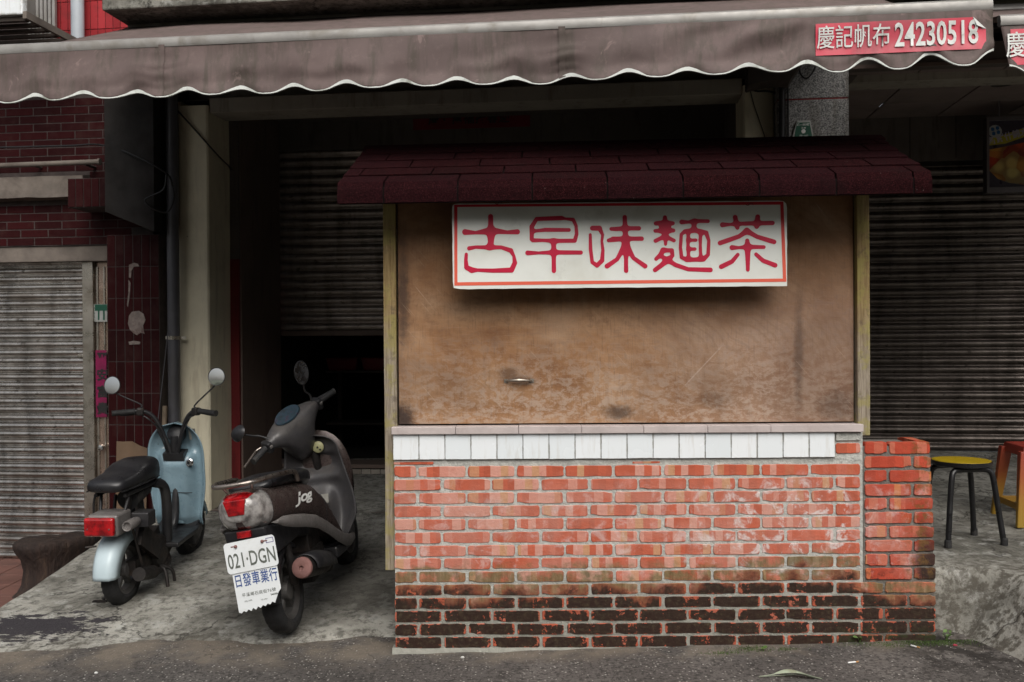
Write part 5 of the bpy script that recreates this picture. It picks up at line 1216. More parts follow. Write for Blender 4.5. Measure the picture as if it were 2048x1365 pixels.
def tyre(parent, y, z, R, w, rim_mat, name='wheel', grooves=26):
    wh = empty(name, (0, y, z)); wh.parent = parent
    seg = 104; b = MB(); prof = []
    for k in range(11):
        a = -1 + 2 * k / 10; prof.append((w * 0.5 * math.sin(a * 1.45) / math.sin(1.45), R - 0.030 * abs(a) ** 2.6 * (R / 0.2) - (0.018 if abs(a) == 1 else 0)))
    rings = []
    for s in range(seg):
        th = 2 * math.pi * s / seg; ring = []
        for k, (x, r_) in enumerate(prof):
            a = abs(-1 + 2 * k / 10); ph = (grooves * th / (2 * math.pi) + a * 1.25) % 1.0
            g = 0.0045 if (ph < 0.24 and 0.1 < a < 0.85) else 0.0
            if k == 5: g = 0.003
            ring.append((x, (r_ - g) * math.sin(th), (r_ - g) * math.cos(th)))
        ri = R * 0.66; ring += [(w * 0.36, ri * math.sin(th), ri * math.cos(th)), (-w * 0.36, ri * math.sin(th), ri * math.cos(th))]
        rings.append(ring)
    rings.append(rings[0]); b.loft(rings, caps=False); b.build('tyre', M['black_rubber'], wh, smooth=38)
    b = MB(); Mx = Matrix.Rotation(RAD(90), 4, 'Y')
    b.lathe([(R*0.665, -w*0.37), (R*0.69, -w*0.40), (R*0.64, -w*0.36), (R*0.57, -w*0.22), (R*0.57, w*0.22), (R*0.64, w*0.36), (R*0.69, w*0.40), (R*0.665, w*0.37)], 40, Mx, True)
    for k in range(5):
        a = 2 * math.pi * k / 5; b.obox((0, R*0.36*math.sin(a), R*0.36*math.cos(a)), (w * 0.30, R * 0.13, R * 0.50), Matrix.Rotation(-a, 3, 'X'))
    b.lathe([(0.012, -w*0.5), (R*0.22, -w*0.42), (R*0.24, 0), (R*0.22, w*0.42), (0.012, w*0.5)], 24, Mx)
    b.build('rim', rim_mat, wh, smooth=35); return wh
def arc_fender(a0, a1, R, w, skirt, n=22, cross=9, flare=0.0):
    """U-section mudguard swept round an axle at the origin; angles in degrees from straight up, positive forwards"""
    rings = []
    for i in range(n + 1):
        f = i / n; a = RAD(a0 + (a1 - a0) * f); ring = []; ww = w * (1 + flare * math.sin(math.pi * f))
        for k in range(cross):
            t = -1 + 2 * k / (cross - 1); x = ww * 0.5 * max(-1, min(1, t * 1.25)); drop = skirt * max(0, abs(t) - 0.62) / 0.38 + 0.012 * t * t
            r_ = R - drop; ring.append((x, r_ * math.sin(a), r_ * math.cos(a)))
        rings.append(ring)
    return rings
def solid(o, th, off=-1):
    m = o.modifiers.new('thick', 'SOLIDIFY'); m.thickness = th; m.offset = off; return o
def place_bike(root, px, py, Z, heading, pitch, lean):
    p = atZ(px, py, Z); root.location = p
    root.rotation_mode = 'QUATERNION'
    root.rotation_quaternion = (Matrix.Rotation(RAD(-heading), 3, 'Z') @ Matrix.Rotation(RAD(pitch), 3, 'X') @ Matrix.Rotation(RAD(lean), 3, 'Y')).to_quaternion()
    return p
def superring(y, zc_top, zc_bot, hw, n=22, e=2.6, xo=0.0):
    out = []; zc = (zc_top + zc_bot) / 2; hh = (zc_top - zc_bot) / 2
    for k in range(n):
        a = 2 * math.pi * k / n; c, s = math.cos(a), math.sin(a)
        out.append((xo + hw * math.copysign(abs(c) ** (2 / e), c), y, zc + hh * math.copysign(abs(s) ** (2 / e), s)))
    return out

# ---------------------------------------------------------------- pale blue moped
mp = empty('blue_moped', (0, 0, 0), 0, 'small pale blue moped with round mirrors and black seat', 'moped')
place_bike(mp, 247, 1207, 0.0, 3.0, 2.6, 0)
WB = 1.0
tyre(mp, 0.0, 0.2, 0.2, 0.090, M['rim_grey']); tyre(mp, WB, 0.2, 0.2, 0.085, M['rim_grey'])
b = MB(); b.loft([[(x, y, z + 0.2) for x, y, z in r_] for r_ in arc_fender(-88, 12, 0.262, 0.135, 0.075, flare=0.08)], closed=False)
solid(b.build('rear_fender', M['pale_fender'], mp, smooth=60), 0.005)
b = MB(); b.loft([[(x, y + WB, z + 0.2) for x, y, z in r_] for r_ in arc_fender(-70, 75, 0.232, 0.12, 0.05)], closed=False)
solid(b.build('front_fender', M['blue_paint'], mp, smooth=60), 0.004)
# tail lamp on its grey box, with the small side lamp
tb = MB().box(-0.080, 0.092, -0.235, -0.06, 0.452, 0.575).build('lamp_box', M['silver_trim'], mp, bevel=0.012)
MB().box(-0.085, 0.085, -0.272, -0.2355, 0.462, 0.565).build('tail_lamp', M['red_lens'], tb, bevel=0.012)
b = MB(); b.lathe([(0.05, -0.2745), (0.036, -0.2765), (0.002, -0.278)], 20, Matrix.Translation((0, 0, 0.513)) @ Matrix.Rotation(RAD(-90), 4, 'X') @ Matrix.Scale(-1, 4, (0, 0, 1)))
for s in (-1, 1): MB().lathe([(0.004, 0), (0.004, 0.004)], 8, Matrix.Translation((s * 0.062, -0.2725, 0.505)) @ Matrix.Rotation(RAD(90), 4, 'X')).build('screw', M['chrome'], tb)
b = MB(); b.lathe([(0.018, -0.07), (0.026, -0.06), (0.030, 0.0), (0.030, 0.06), (0.027, 0.066), (0.022, 0.064), (0.016, 0.052), (0.004, 0.050)], 18, Matrix.Translation((0.135, -0.15, 0.508)) @ Matrix.Rotation(RAD(90), 4, 'X')); b.build('side_lamp', M['silver_trim'], tb, smooth=40)
MB().box(0.098, 0.20, -0.085, 0.02, 0.47, 0.555).build('tool_box', M['black_plastic'], tb, bevel=0.008)
# seat in two steps
rings = []
for y, top, bot, hw in ((-0.205, 0.735, 0.705, 0.05), (-0.195, 0.752, 0.692, 0.095), (-0.15, 0.768, 0.684, 0.112), (-0.05, 0.775, 0.680, 0.116), (0.02, 0.783, 0.676, 0.118), (0.06, 0.802, 0.672, 0.120), (0.12, 0.818, 0.668, 0.122), (0.22, 0.824, 0.660, 0.118), (0.32, 0.812, 0.652, 0.100), (0.38, 0.785, 0.656, 0.070), (0.405, 0.745, 0.675, 0.035)):
    rings.append(superring(y, top, bot, hw, 24, 3.0))
st_ = MB().loft(rings).build('seat', M['seat_vinyl'], mp, smooth=60)
b = MB(); b.tube([(x, y, 0.697) for x, y in ((-0.10, -0.19), (-0.118, -0.05), (-0.12, 0.1), (-0.11, 0.28))], 0.004, 6); b.tube([(x, y, 0.697) for x, y in ((0.10, -0.19), (0.119, -0.05), (0.122, 0.1), (0.112, 0.28))], 0.004, 6); b.build('seam_piping', M['black_plastic'], st_)
# frame
b = MB()
b.tube(smooth_path([(0, 0.86, 0.74), (0, 0.80, 0.50), (0, 0.74, 0.28), (0, 0.60, 0.235), (0, 0.42, 0.245), (0, 0.30, 0.36), (0, 0.22, 0.62)]), 0.026, 10)
for s in (-1, 1): b.tube(smooth_path([(s*0.085, 0.26, 0.66), (s*0.110, 0.34, 0.62), (s*0.115, 0.37, 0.50), (s*0.10, 0.40, 0.27)]), 0.030, 10); b.tube([(s*0.09, 0.34, 0.66), (s*0.085, -0.12, 0.66)], 0.012, 8); b.tube([(s*0.082, -0.06, 0.655), (s*0.07, -0.10, 0.56)], 0.010, 8)
b.build('frame', M['black_plastic'], mp, smooth=50)
b = MB(); rr_ = []
for k in range(40): rr_.append((0.052 + (0.012 if k % 4 < 2 else 0.0), 0.0 + k * 0.0052))
b.lathe([(0.01, -0.004)] + rr_ + [(0.01, 0.21)], 20, Matrix.Translation((0.02, 0.05, 0.60)) @ Matrix.Rotation(RAD(-78), 4, 'X')); b.build('air_hose', M['black_rubber'], mp, smooth=30)
b = MB()
for s in (-1,): 
    p0, p1 = Vector((s*0.075, 0.0, 0.22)), Vector((s*0.075, 0.10, 0.62))
    helix = [p0.lerp(p1, 0.2 + 0.6*k/60) + Vector((0.026*math.cos(k*0.62), 0.026*math.sin(k*0.62), 0)) for k in range(61)]; b.tube(helix, 0.005, 6); b.tube([p0, p1], 0.010, 8)
b.tube([(0.05, -0.02, 0.50), (0.065, -0.03, 0.66)], 0.018, 10)
b.build('shock_absorber', M['dark_iron'], mp, smooth=50)
# engine, chain case, exhaust
b = MB(); b.lathe([(0.02, -0.06), (0.095, -0.055), (0.105, -0.03), (0.105, 0.03), (0.09, 0.05), (0.02, 0.055)], 24, Matrix.Translation((0.055, 0.31, 0.225)) @ Matrix.Rotation(RAD(90), 4, 'Y'))
for k in range(6): b.obox((0.02, 0.42 + 0.018*k, 0.24), (0.15 - 0.006*k, 0.007, 0.13 - 0.004*k))
b.obox((0.055, 0.17, 0.215), (0.055, 0.36, 0.085), Matrix.Rotation(RAD(2), 3, 'X')); b.obox((0.0, 0.29, 0.30), (0.14, 0.16, 0.10), Matrix.Rotation(RAD(20), 3, 'X'))
b.tube(smooth_path([(0.06, 0.46, 0.19), (0.10, 0.40, 0.13), (0.11, 0.25, 0.12), (0.12, 0.05, 0.16)]), 0.020, 10); b.tube([(0.118, 0.14, 0.145), (0.125, -0.06, 0.19)], 0.040, 14)
b.obox((0.115, 0.12, 0.33), (0.03, 0.30, 0.12), Matrix.Rotation(RAD(-32), 3, 'X'))
b.tube([(0.10, -0.09, 0.505), (0.12, 0.0, 0.22)], 0.008, 8)
b.build('engine', M['dark_iron'], mp, smooth=35)
b = MB(); b.tube(smooth_path([(0.05, 0.30, 0.15), (0.12, 0.27, 0.135), (0.145, 0.26, 0.10), (0.165, 0.24, 0.015)]), 0.011, 8); b.tube(smooth_path([(0.10, 0.30, 0.14), (0.155, 0.33, 0.10), (0.165, 0.34, 0.03)]), 0.010, 8); b.obox((0.168, 0.235, 0.008), (0.03, 0.04, 0.012)); b.build('stand', M['dark_iron'], mp, smooth=50)
b = MB(); b.tube([(-0.06, 0.05, 0.10), (-0.11, -0.02, 0.03)], 0.010, 8); b.obox((-0.125, -0.03, 0.018), (0.08, 0.03, 0.014)); b.build('stand_foot', M['dark_iron'], mp)
b = MB(); b.tube(smooth_path([(-0.09, -0.03, 0.685), (-0.10, -0.10, 0.65), (-0.10, -0.12, 0.55), (-0.095, -0.12, 0.40)]), 0.007, 6); b.tube([(-0.07, -0.16, 0.38), (-0.13, -0.17, 0.375)], 0.006, 6); b.build('plate_stay', M['dark_iron'], mp)
# leg shield: wide curved panel with a raised glove-box column
NA, NB = 28, 40; vs_, fs = [], []
def shield_pt(a, t):
    w = 0.188 * (1 - 0.18 * sstep(0.45, 0.0, t)) * (max(0.0, 1 - max(0, (t - 0.66) / 0.34) ** 2.4)) ** 0.5 if t < 0.9995 else 0.0
    w = max(w, 0.0005)
    z = 0.255 + 0.69 * t; x = a * w
    y = 0.885 - 0.06 * sstep(0.25, 1.0, t) * 0.5 - 0.055 * abs(a) ** 3
    bul = math.exp(-(abs(x) / 0.115) ** 5) * sstep(0.77, 0.66, t)
    y -= 0.105 * bul
    pock = math.exp(-(abs(x) / 0.075) ** 6) * sstep(0.60, 0.68, t) * sstep(0.98, 0.86, t); y += 0.028 * pock
    y += 0.03 * sstep(0.10, 0.0, t)
    rim = sstep(0.86, 0.94, abs(a)); y -= 0.012 * rim
    return (x, y, z)
for j in range(NB + 1):
    for i in range(NA + 1): vs_.append(shield_pt(-1 + 2 * i / NA, j / NB))
for j in range(NB):
    for i in range(NA): k = j * (NA + 1) + i; fs.append((k, k + 1, k + NA + 2, k + NA + 1))
b = MB(); b.add(vs_, fs); shd = solid(b.build('leg_shield', M['blue_paint'], mp, smooth=70), 0.006, 1)
b = MB(); b.prism([(-0.185, 0.36), (0.185, 0.36), (0.175, 0.50), (0.165, 0.74), (0.13, 0.86), (-0.13, 0.86), (-0.165, 0.74), (-0.175, 0.50)], 0.232, 0.262, 'z'); b.obox((0, 0.82, 0.22), (0.26, 0.16, 0.10), Matrix.Rotation(RAD(25), 3, 'X')); b.build('floorboard', M['black_plastic'], mp, bevel=0.008)
b = MB(); b.lathe([(0.026, 0.004), (0.026, 0.0), (0.018, -0.003), (0.015, -0.008), (0.003, -0.006)], 18, Matrix.Translation((0.105, 0.772, 0.688)) @ Matrix.Rotation(RAD(-90), 4, 'X')); b.build('key_switch', M['chrome'], shd, smooth=40)
MB().obox((0.098, 0.848, 0.865), (0.045, 0.003, 0.072), Matrix.Rotation(RAD(-6), 3, 'Y') @ Matrix.Rotation(RAD(5), 3, 'X')).build('sticker', M['sticker'], shd)
MB().obox((0.02, 0.7775, 0.485), (0.19, 0.004, 0.004)).build('lid_joint', M['black_plastic'], shd)
for s in (-1, 1): MB().lathe([(0.005, 0.0), (0.005, 0.005)], 8, Matrix.Translation((s * 0.135, 0.842, 0.80)) @ Matrix.Rotation(RAD(90), 4, 'X')).build('screw', M['black_plastic'], shd)
# steering: column, bars, pods, grips, levers, mirrors
b = MB(); b.lathe([(0.055, -0.02), (0.062, 0.0), (0.058, 0.03), (0.03, 0.045), (0.004, 0.047)], 20, Matrix.Translation((0, 0.835, 0.865)) @ Matrix.Rotation(RAD(58), 4, 'X')); b.tube([(0, 0.86, 0.60), (0, 0.80, 0.76), (0, 0.805, 0.86)], 0.034, 12); b.obox((0, 0.80, 0.735), (0.14, 0.08, 0.05), Matrix.Rotation(RAD(15), 3, 'X')); b.tube([(0, 0.86, 0.72), (0, 0.99, 0.22)], 0.020, 10); b.build('steering_column', M['black_plastic'], mp, smooth=40)
hb = MB()
for s in (-1, 1): hb.tube(smooth_path([(s*0.018, 0.785, 0.735), (s*0.055, 0.765, 0.86), (s*0.095, 0.745, 0.965), (s*0.14, 0.725, 1.022), (s*0.20, 0.695, 1.040), (s*0.32, 0.640, 1.034)]), 0.0135, 10)
hbo = hb.build('handlebar', M['black_plastic'], mp, smooth=50)
for s in (-1, 1):
    g = MB(); rr_ = [0.0185 if k % 2 else 0.0172 for k in range(18)]
    g.tube([(s*(0.215 + 0.0075*k), 0.688 - 0.0034*k, 1.0395 - 0.0004*k) for k in range(18)], [0.021] + rr_[1:-1] + [0.021], 12); g.build('grip', M['black_rubber'], hbo, smooth=35)
    MB().obox((s*0.185, 0.700, 1.036), (0.045, 0.045, 0.05), Matrix.Rotation(RAD(-s*20), 3, 'Z')).build('switch_pod', M['dark_iron'], hbo, bevel=0.008)
    lv = MB(); lv.tube(smooth_path([(s*0.165, 0.735, 1.025), (s*0.20, 0.745, 1.02), (s*0.27, 0.715, 1.012), (s*0.315, 0.690, 1.012)]), 0.006, 8); lv.build('brake_lever', M['dark_iron'], hbo, smooth=50)
    cb = MB(); cb.tube(smooth_path([(s*0.165, 0.74, 1.015), (s*0.12, 0.765, 0.99), (s*0.085, 0.735, 0.90), (s*0.035, 0.775, 0.76), (s*0.02, 0.80, 0.68)]), 0.0055, 6); cb.tube(smooth_path([(s*0.18, 0.70, 1.015), (s*0.13, 0.70, 0.985), (s*0.085, 0.735, 0.92), (s*0.05, 0.75, 0.80), (s*0.03, 0.78, 0.70)]), 0.005, 6); cb.build('control_cable', M['cable'], hbo)
    mx, mz = (-0.335, 1.215) if s < 0 else (0.352, 1.268)
    sm = MB(); sm.tube(smooth_path([(s*0.18, 0.70, 1.06), (s*0.185, 0.70, 1.085), (mx*0.93, 0.66, mz - 0.06), (mx, 0.648, mz - 0.02)]), 0.0052, 8); sm.build('mirror_stem', M['black_plastic'], hbo, smooth=50)
    T = Matrix.Translation((mx, 0.64, mz)) @ Matrix.Rotation(RAD(-9 if s < 0 else -6), 4, 'Z') @ Matrix.Rotation(RAD(90 - (8 if s < 0 else 6)), 4, 'X')
    mb = MB(); mb.lathe([(0.004, -0.024), (0.03, -0.022), (0.052, -0.008), (0.0585, 0.004), (0.0585, 0.008), (0.054, 0.006), (0.004, 0.0055)], 28, T); mo = mb.build('mirror', M['black_plastic'], hbo, smooth=40)
    gl = MB(); gl.lathe([(0.054, 0.0068), (0.038, 0.0074), (0.02, 0.0078), (0.0008, 0.0080)], 28, T); gl.build('glass', M['mirror_glass'], mo, smooth=60)

# ---------------------------------------------------------------- grey scooter leaning on its side stand
sc = empty('grey_scooter', (0, 0, 0), 0, 'dusty brown grey scooter with white number plate leaning on its stand', 'scooter')
place_bike(sc, 579, 1262, 0.0, 5.0, 3.3, -9.0)
WB = 1.20
tyre(sc, 0.0, 0.215, 0.215, 0.105, M['rim_grey'], grooves=22); tyre(sc, WB, 0.215, 0.215, 0.10, M['rim_grey'], grooves=22)
BODY = [(-0.385, 0.792, 0.688, 0.0654), (-0.372, 0.804, 0.664, 0.0898), (-0.345, 0.815, 0.642, 0.1078), (-0.28, 0.822, 0.618, 0.1238), (-0.15, 0.812, 0.585, 0.1418), (0.02, 0.785, 0.555, 0.1556), (0.2, 0.755, 0.51, 0.1674), (0.36, 0.715, 0.44, 0.17), (0.48, 0.64, 0.37, 0.17), (0.57, 0.52, 0.31, 0.172), (0.64, 0.4, 0.275, 0.174), (0.7, 0.315, 0.262, 0.172)]
def body_at(y):
    for a, c in zip(BODY, BODY[1:]):
        if a[0] <= y <= c[0]:
            f = (y - a[0]) / (c[0] - a[0]); return tuple(a[i] + (c[i] - a[i]) * f for i in (1, 2, 3))
    return BODY[0][1:] if y < BODY[0][0] else BODY[-1][1:]
def body_ring(y, grow=0.0, n=40, e=2.5):
    t, bt, hw = body_at(y); return superring(y, t + grow, bt - grow, hw + grow, n, e)
ys_ = [-0.385, -0.380, -0.372, -0.36, -0.345, -0.32, -0.28, -0.22, -0.15, -0.06, 0.02, 0.11, 0.20, 0.28, 0.36, 0.42, 0.48, 0.53, 0.57, 0.61, 0.64, 0.70]
sb = MB().loft([body_ring(y) for y in ys_]).build('body_shell', M['brown_shell'], sc, smooth=60)
def lens_patch(k0, k1, ys2, grow, mat, nm):
    R_ = [body_ring(y, grow * (1 if i else 0.6)) for i, y in enumerate(ys2)]; b = MB(); n = len(R_[0]); idx = [k % n for k in range(k0, k1 + 1)]
    b.loft([[r_[k] for k in idx] for r_ in R_], closed=False); o = b.build(nm, mat, sb, smooth=60); return o
yl = [-0.385, -0.380, -0.372, -0.36, -0.345, -0.32, -0.285]
# rear ring indices: 0 right, 10 top, 20 left, 30 bottom
o = lens_patch(6, 14, [-0.386, -0.38, -0.372, -0.36, -0.345, -0.325], 0.004, M['red_lens'], 'tail_lamp')
yl2 = [-0.3849, -0.378, -0.368, -0.35, -0.33, -0.305, -0.28, -0.255]
lens_patch(-9, 6, yl2, 0.0035, M['clear_lens'], 'indicator_lens'); lens_patch(14, 29, yl2, 0.0035, M['clear_lens'], 'indicator_lens')
b = MB(); b.loft([superring(-0.397, 0.780, 0.700, 0.050, 40, 2.5), superring(-0.3935, 0.790, 0.690, 0.061, 40, 2.5), body_ring(-0.3849, 0.003)]); b.build('indicator_lens', M['clear_lens'], sb, smooth=50)
b = MB(); b.prism([(-0.040, 0.722), (0.040, 0.722), (0.057, 0.798), (-0.057, 0.798)], -0.401, -0.384, 'y'); b.build('tail_lamp', M['red_lens'], sb, bevel=0.004)
# silver strip under the side panels
for s in (-1, 1):
    rr_ = []
    for y, z, hh_, x in ((-0.27, 0.640, 0.008, 0.142), (-0.22, 0.628, 0.026, 0.158), (-0.10, 0.597, 0.034, 0.168), (0.05, 0.560, 0.036, 0.174), (0.22, 0.508, 0.038, 0.179), (0.38, 0.430, 0.040, 0.181), (0.52, 0.350, 0.042, 0.182), (0.64, 0.290, 0.040, 0.184), (0.74, 0.262, 0.034, 0.184), (0.84, 0.258, 0.026, 0.176)):
        rr_.append([(s*x, y, z - hh_), (s*(x + 0.010), y, z - hh_*0.6), (s*(x + 0.012), y, z + hh_*0.6), (s*x, y, z + hh_), (s*(x - 0.03), y, z)])
    MB().loft(rr_).build('lower_trim', M['silver_trim'], sc, smooth=50)
lg = put('lettering', text_mesh('Jog', 0.075, 0.028, 1.1, 0.86, shear=0.35), M['paint_white'], sb)
for v in lg.data.vertices:                                # wrap the name on the right flank
    yy = 0.13 + v.co.x * 2.3; zz = 0.672 - v.co.x * 0.25 + v.co.z; t_, b_, hw_ = body_at(yy); zc = (t_ + b_) / 2; hh_ = (t_ - b_) / 2
    q = min(0.999, abs((zz - zc) / hh_)); v.co = (hw_ * (1 - q ** 2.5) ** (1 / 2.5) + 0.003, yy, zz)
# panel gaps
for y_ in (-0.250, 0.44):
    R_ = body_ring(y_, 0.0012); idx = [k % 40 for k in range(-9, 30)]; b = MB(); b.tube([R_[k] for k in idx], 0.0022, 5); b.build('panel_gap', M['black_plastic'], sb)
# seat, rail, under-tail
rings = [superring(y, t_, b_, hw_, 24, 2.8) for y, t_, b_, hw_ in ((-0.20, 0.815, 0.80, 0.06), (-0.18, 0.838, 0.79, 0.11), (-0.05, 0.848, 0.77, 0.132), (0.10, 0.836, 0.75, 0.140), (0.22, 0.812, 0.73, 0.142), (0.36, 0.798, 0.70, 0.130), (0.46, 0.778, 0.68, 0.105), (0.52, 0.74, 0.66, 0.07))]
MB().loft(rings).build('seat', M['seat_vinyl'], sc, smooth=60)
rp_ = [(0.155, 0.10, 0.770), (0.158, 0.06, 0.822), (0.150, -0.10, 0.846), (0.138, -0.24, 0.862), (0.105, -0.35, 0.868), (0.05, -0.385, 0.869)]
b = MB(); b.tube(smooth_path(rp_ + [(-x, y, z) for x, y, z in rp_[::-1]]), 0.0130, 10); b.build('grab_rail', M['rust_chrome'], sc, smooth=60)
b = MB(); b.tube([(0.06, -0.30, 0.815), (0.08, -0.33, 0.866)], 0.008, 8); b.tube([(-0.06, -0.30, 0.815), (-0.08, -0.33, 0.866)], 0.008, 8); b.obox((0, -0.26, 0.850), (0.20, 0.03, 0.008)); b.build('rail_stay', M['rust_chrome'], sc)
b = MB(); b.loft([[(x*1.0, y, z + 0.215) for x, y, z in r_] for r_ in arc_fender(-88, 30, 0.262, 0.15, 0.03)], closed=False); solid(b.build('inner_fender', M['black_plastic'], sc, smooth=60), 0.006)
ut = MB().prism([(-0.345, 0.640), (-0.335, 0.585), (-0.30, 0.50), (-0.20, 0.47), (0.10, 0.47), (0.30, 0.42), (0.30, 0.56), (-0.1, 0.60)], -0.105, 0.105, 'x').build('under_tail', M['black_plastic'], sc, bevel=0.01)
MB().box(-0.036, 0.036, -0.356, -0.338, 0.600, 0.634).build('reflector', M['red_lens'], ut, bevel=0.003)
# number plate with the dealer's flap under it
T = Matrix.Translation((0.026, -0.372, 0.520)) @ Matrix.Rotation(RAD(-8), 4, 'X') @ Matrix.Rotation(RAD(-3.0), 4, 'Y')
plt = empty('number_plate'); plt.parent = sc; plt.matrix_local = T
def rrect(w, h, r, n=5):
    out = []
    for cx, cz, a0 in ((w/2 - r, -h/2 + r, -90), (w/2 - r, h/2 - r, 0), (-w/2 + r, h/2 - r, 90), (-w/2 + r, -h/2 + r, 180)):
        for k in range(n + 1): a = RAD(a0 + 90 * k / n); out.append((cx + r*math.cos(a), cz + r*math.sin(a)))
    return out
MB().prism(rrect(0.260, 0.150, 0.018), -0.002, 0.001, 'y').build('plate', M['plate_enamel'], plt)
put('lettering', text_mesh('021·DGN', 0.100, 0.010, 0.60, 1.02), M['plate_ink'], plt, (0.002, -0.0032, -0.020))
for s in (-1, 1):
    b = MB(); b.lathe([(0.008, 0.0), (0.008, 0.006), (0.003, 0.009)], 10, Matrix.Translation((s * 0.068, -0.002, 0.052)) @ Matrix.Rotation(RAD(90), 4, 'X')); b.obox((s * 0.068 + (0.014 if s > 0 else -0.014), -0.0032, 0.053 - 0.001 * s), (0.022, 0.002, 0.005)); b.build('bolt', M['exhaust'], plt)
st2 = MB()
for (x0, x1, z0, z1) in ((0.086, 0.124, 0.040, 0.0425), (0.086, 0.124, 0.0605, 0.063), (0.086, 0.0885, 0.0425, 0.0605), (0.1215, 0.124, 0.0425, 0.0605)): st2.box(x0, x1, -0.0034, -0.0022, z0, z1)
st2.build('tax_sticker', plain('violet_ink', (0.12, 0.09, 0.26), 0.5), plt)
fl = [(-0.112, -0.262)]
for k in range(15):
    x = -0.112 + 0.186 * (k + 1) / 15; fl.append((x, -0.268 + (0.010 if k % 2 else 0.0) + 0.022 * (k / 15) ** 1.5 + 0.003 * nz(k * 1.7, 0)))
fl += [(0.098, -0.205), (0.116, -0.185), (0.116, -0.05), (-0.112, -0.05)]
flap = MB().prism(fl, 0.0035, 0.0065, 'y').build('dealer_flap', M['plate_enamel'], plt)
put('lettering', text_mesh('日發車業行', 0.050, 0.012, 0.86, 1.08), M['blue_ink'], plt, (0.002, 0.0022, -0.118)).scale = (1, 1, 1.35)
put('lettering', text_mesh('平溪鄉石底街76號', 0.0195, 0.0, 1.05, 1.12), M['plate_ink'], plt, (0.004, 0.0022, -0.186))
put('lettering', text_mesh('(02) 2495', 0.010, 0.0, 1.0, 1.0), M['plate_ink'], plt, (-0.055, 0.0022, -0.215)); put('lettering', text_mesh('TAIWAN', 0.012, 0.03, 0.8, 0.9), M['plate_ink'], plt, (0.078, 0.0022, -0.207)); put('lettering', text_mesh('TEL 24951', 0.008, 0.0, 1.0, 1.0), M['plate_ink'], plt, (0.025, 0.0022, -0.222))
# engine, exhaust
b = MB(); b.prism([(-0.05, 0.17), (0.10, 0.15), (0.42, 0.18), (0.48, 0.26), (0.40, 0.36), (0.10, 0.33), (-0.05, 0.28)], -0.13, -0.05, 'x'); b.obox((0.03, 0.30, 0.27), (0.18, 0.26, 0.16)); b.tube([(0.075, 0.0, 0.24), (0.08, -0.03, 0.55)], 0.022, 10)
b.obox((0.0, 0.35, 0.42), (0.2, 0.2, 0.16)); b.build('engine', M['dark_iron'], sc, bevel=0.012)
ex = MB(); D = Matrix.Translation((0.155, -0.085, 0.345)) @ Matrix.Rotation(RAD(-103), 4, 'X')
ex.lathe([(0.010, 0.012), (0.012, 0.001), (0.040, 0.0), (0.052, 0.006), (0.0557, 0.018)], 26, D); exo = ex.build('exhaust_end', M['exhaust'], sc, smooth=40)
b = MB(); b.lathe([(0.0555, 0.0182), (0.057, 0.03), (0.057, 0.30), (0.05, 0.36), (0.02, 0.40)], 26, D); b.tube(smooth_path([(0.165, 0.30, 0.27), (0.15, 0.40, 0.20), (0.08, 0.46, 0.18), (0.02, 0.44, 0.24)]), 0.016, 10); b.build('muffler', M['dark_iron'], sc, smooth=40)
rr_ = []
for k in range(9):
    y = -0.03 + 0.33 * k / 8; zc = 0.343 - 0.228 * (y + 0.085); R_ = 0.070 + 0.012 * math.sin(math.pi * k / 8); rr_.append([(0.158 + R_ * math.sin(RAD(a)), y, zc + R_ * math.cos(RAD(a))) for a in range(-60, 101, 20)])
b = MB(); b.loft(rr_, closed=False); solid(b.build('heat_shield', M['black_plastic'], sc, smooth=60), 0.005)
b = MB(); b.tube([(0.05, -0.012, 0.014), (0.055, 0.018, 0.010)], 0.008, 6); b.lathe([(0.004, 0), (0.004, 0.006)], 8, Matrix.Translation((0.1, 0.02, 0.58)))
# floor, leg shield, nose
b = MB(); b.prism([(-0.165, 0.52), (0.165, 0.52), (0.178, 0.66), (0.172, 0.86), (-0.172, 0.86), (-0.178, 0.66)], 0.215, 0.282, 'z'); b.build('footboard', M['black_plastic'], sc, bevel=0.012)
vs_, fs = [], []
def gsh(a, t):
    w = 0.150 + 0.085 * sstep(0.0, 0.30, t) * 1.0 - 0.075 * sstep(0.30, 1.0, t); w *= max(0.02, 1 - max(0, (t - 0.86) / 0.14) ** 2.2) ** 0.5
    z = 0.235 + 0.665 * t; x = a * w; y = 0.880 + 0.045 * sstep(0.0, 0.5, t) - 0.115 * abs(a) ** 2.6 * (0.5 + 0.5 * sstep(1.0, 0.25, t))
    bul = math.exp(-(abs(x) / 0.095) ** 4) * sstep(0.62, 0.35, t) ; y -= 0.10 * bul
    lip = math.exp(-(abs(x) / 0.15) ** 6) * math.exp(-((t - 0.60) / 0.05) ** 2); y -= 0.03 * lip
    poc = math.exp(-(abs(x) / 0.15) ** 6) * math.exp(-((t - 0.74) / 0.07) ** 4); y += 0.035 * poc
    return (x, y, z)
for j in range(NB + 1):
    for i in range(NA + 1): vs_.append(gsh(-1 + 2 * i / NA, j / NB))
for j in range(NB):
    for i in range(NA): k = j * (NA + 1) + i; fs.append((k, k + 1, k + NA + 2, k + NA + 1))
b = MB(); b.add(vs_, fs); gs = solid(b.build('leg_shield', M['grey_shell'], sc, smooth=70), 0.006, 1)
b = MB(); b.loft([superring(y, t_, b_, hw_, 26, 2.3) for y, t_, b_, hw_ in ((0.945, 0.86, 0.30, 0.190), (0.97, 0.92, 0.34, 0.205), (1.03, 0.90, 0.42, 0.17), (1.09, 0.84, 0.50, 0.11), (1.12, 0.76, 0.58, 0.05))]); b.build('front_apron', M['brown_shell'], sc, smooth=60)
kx, kz = 0.035, 0.822
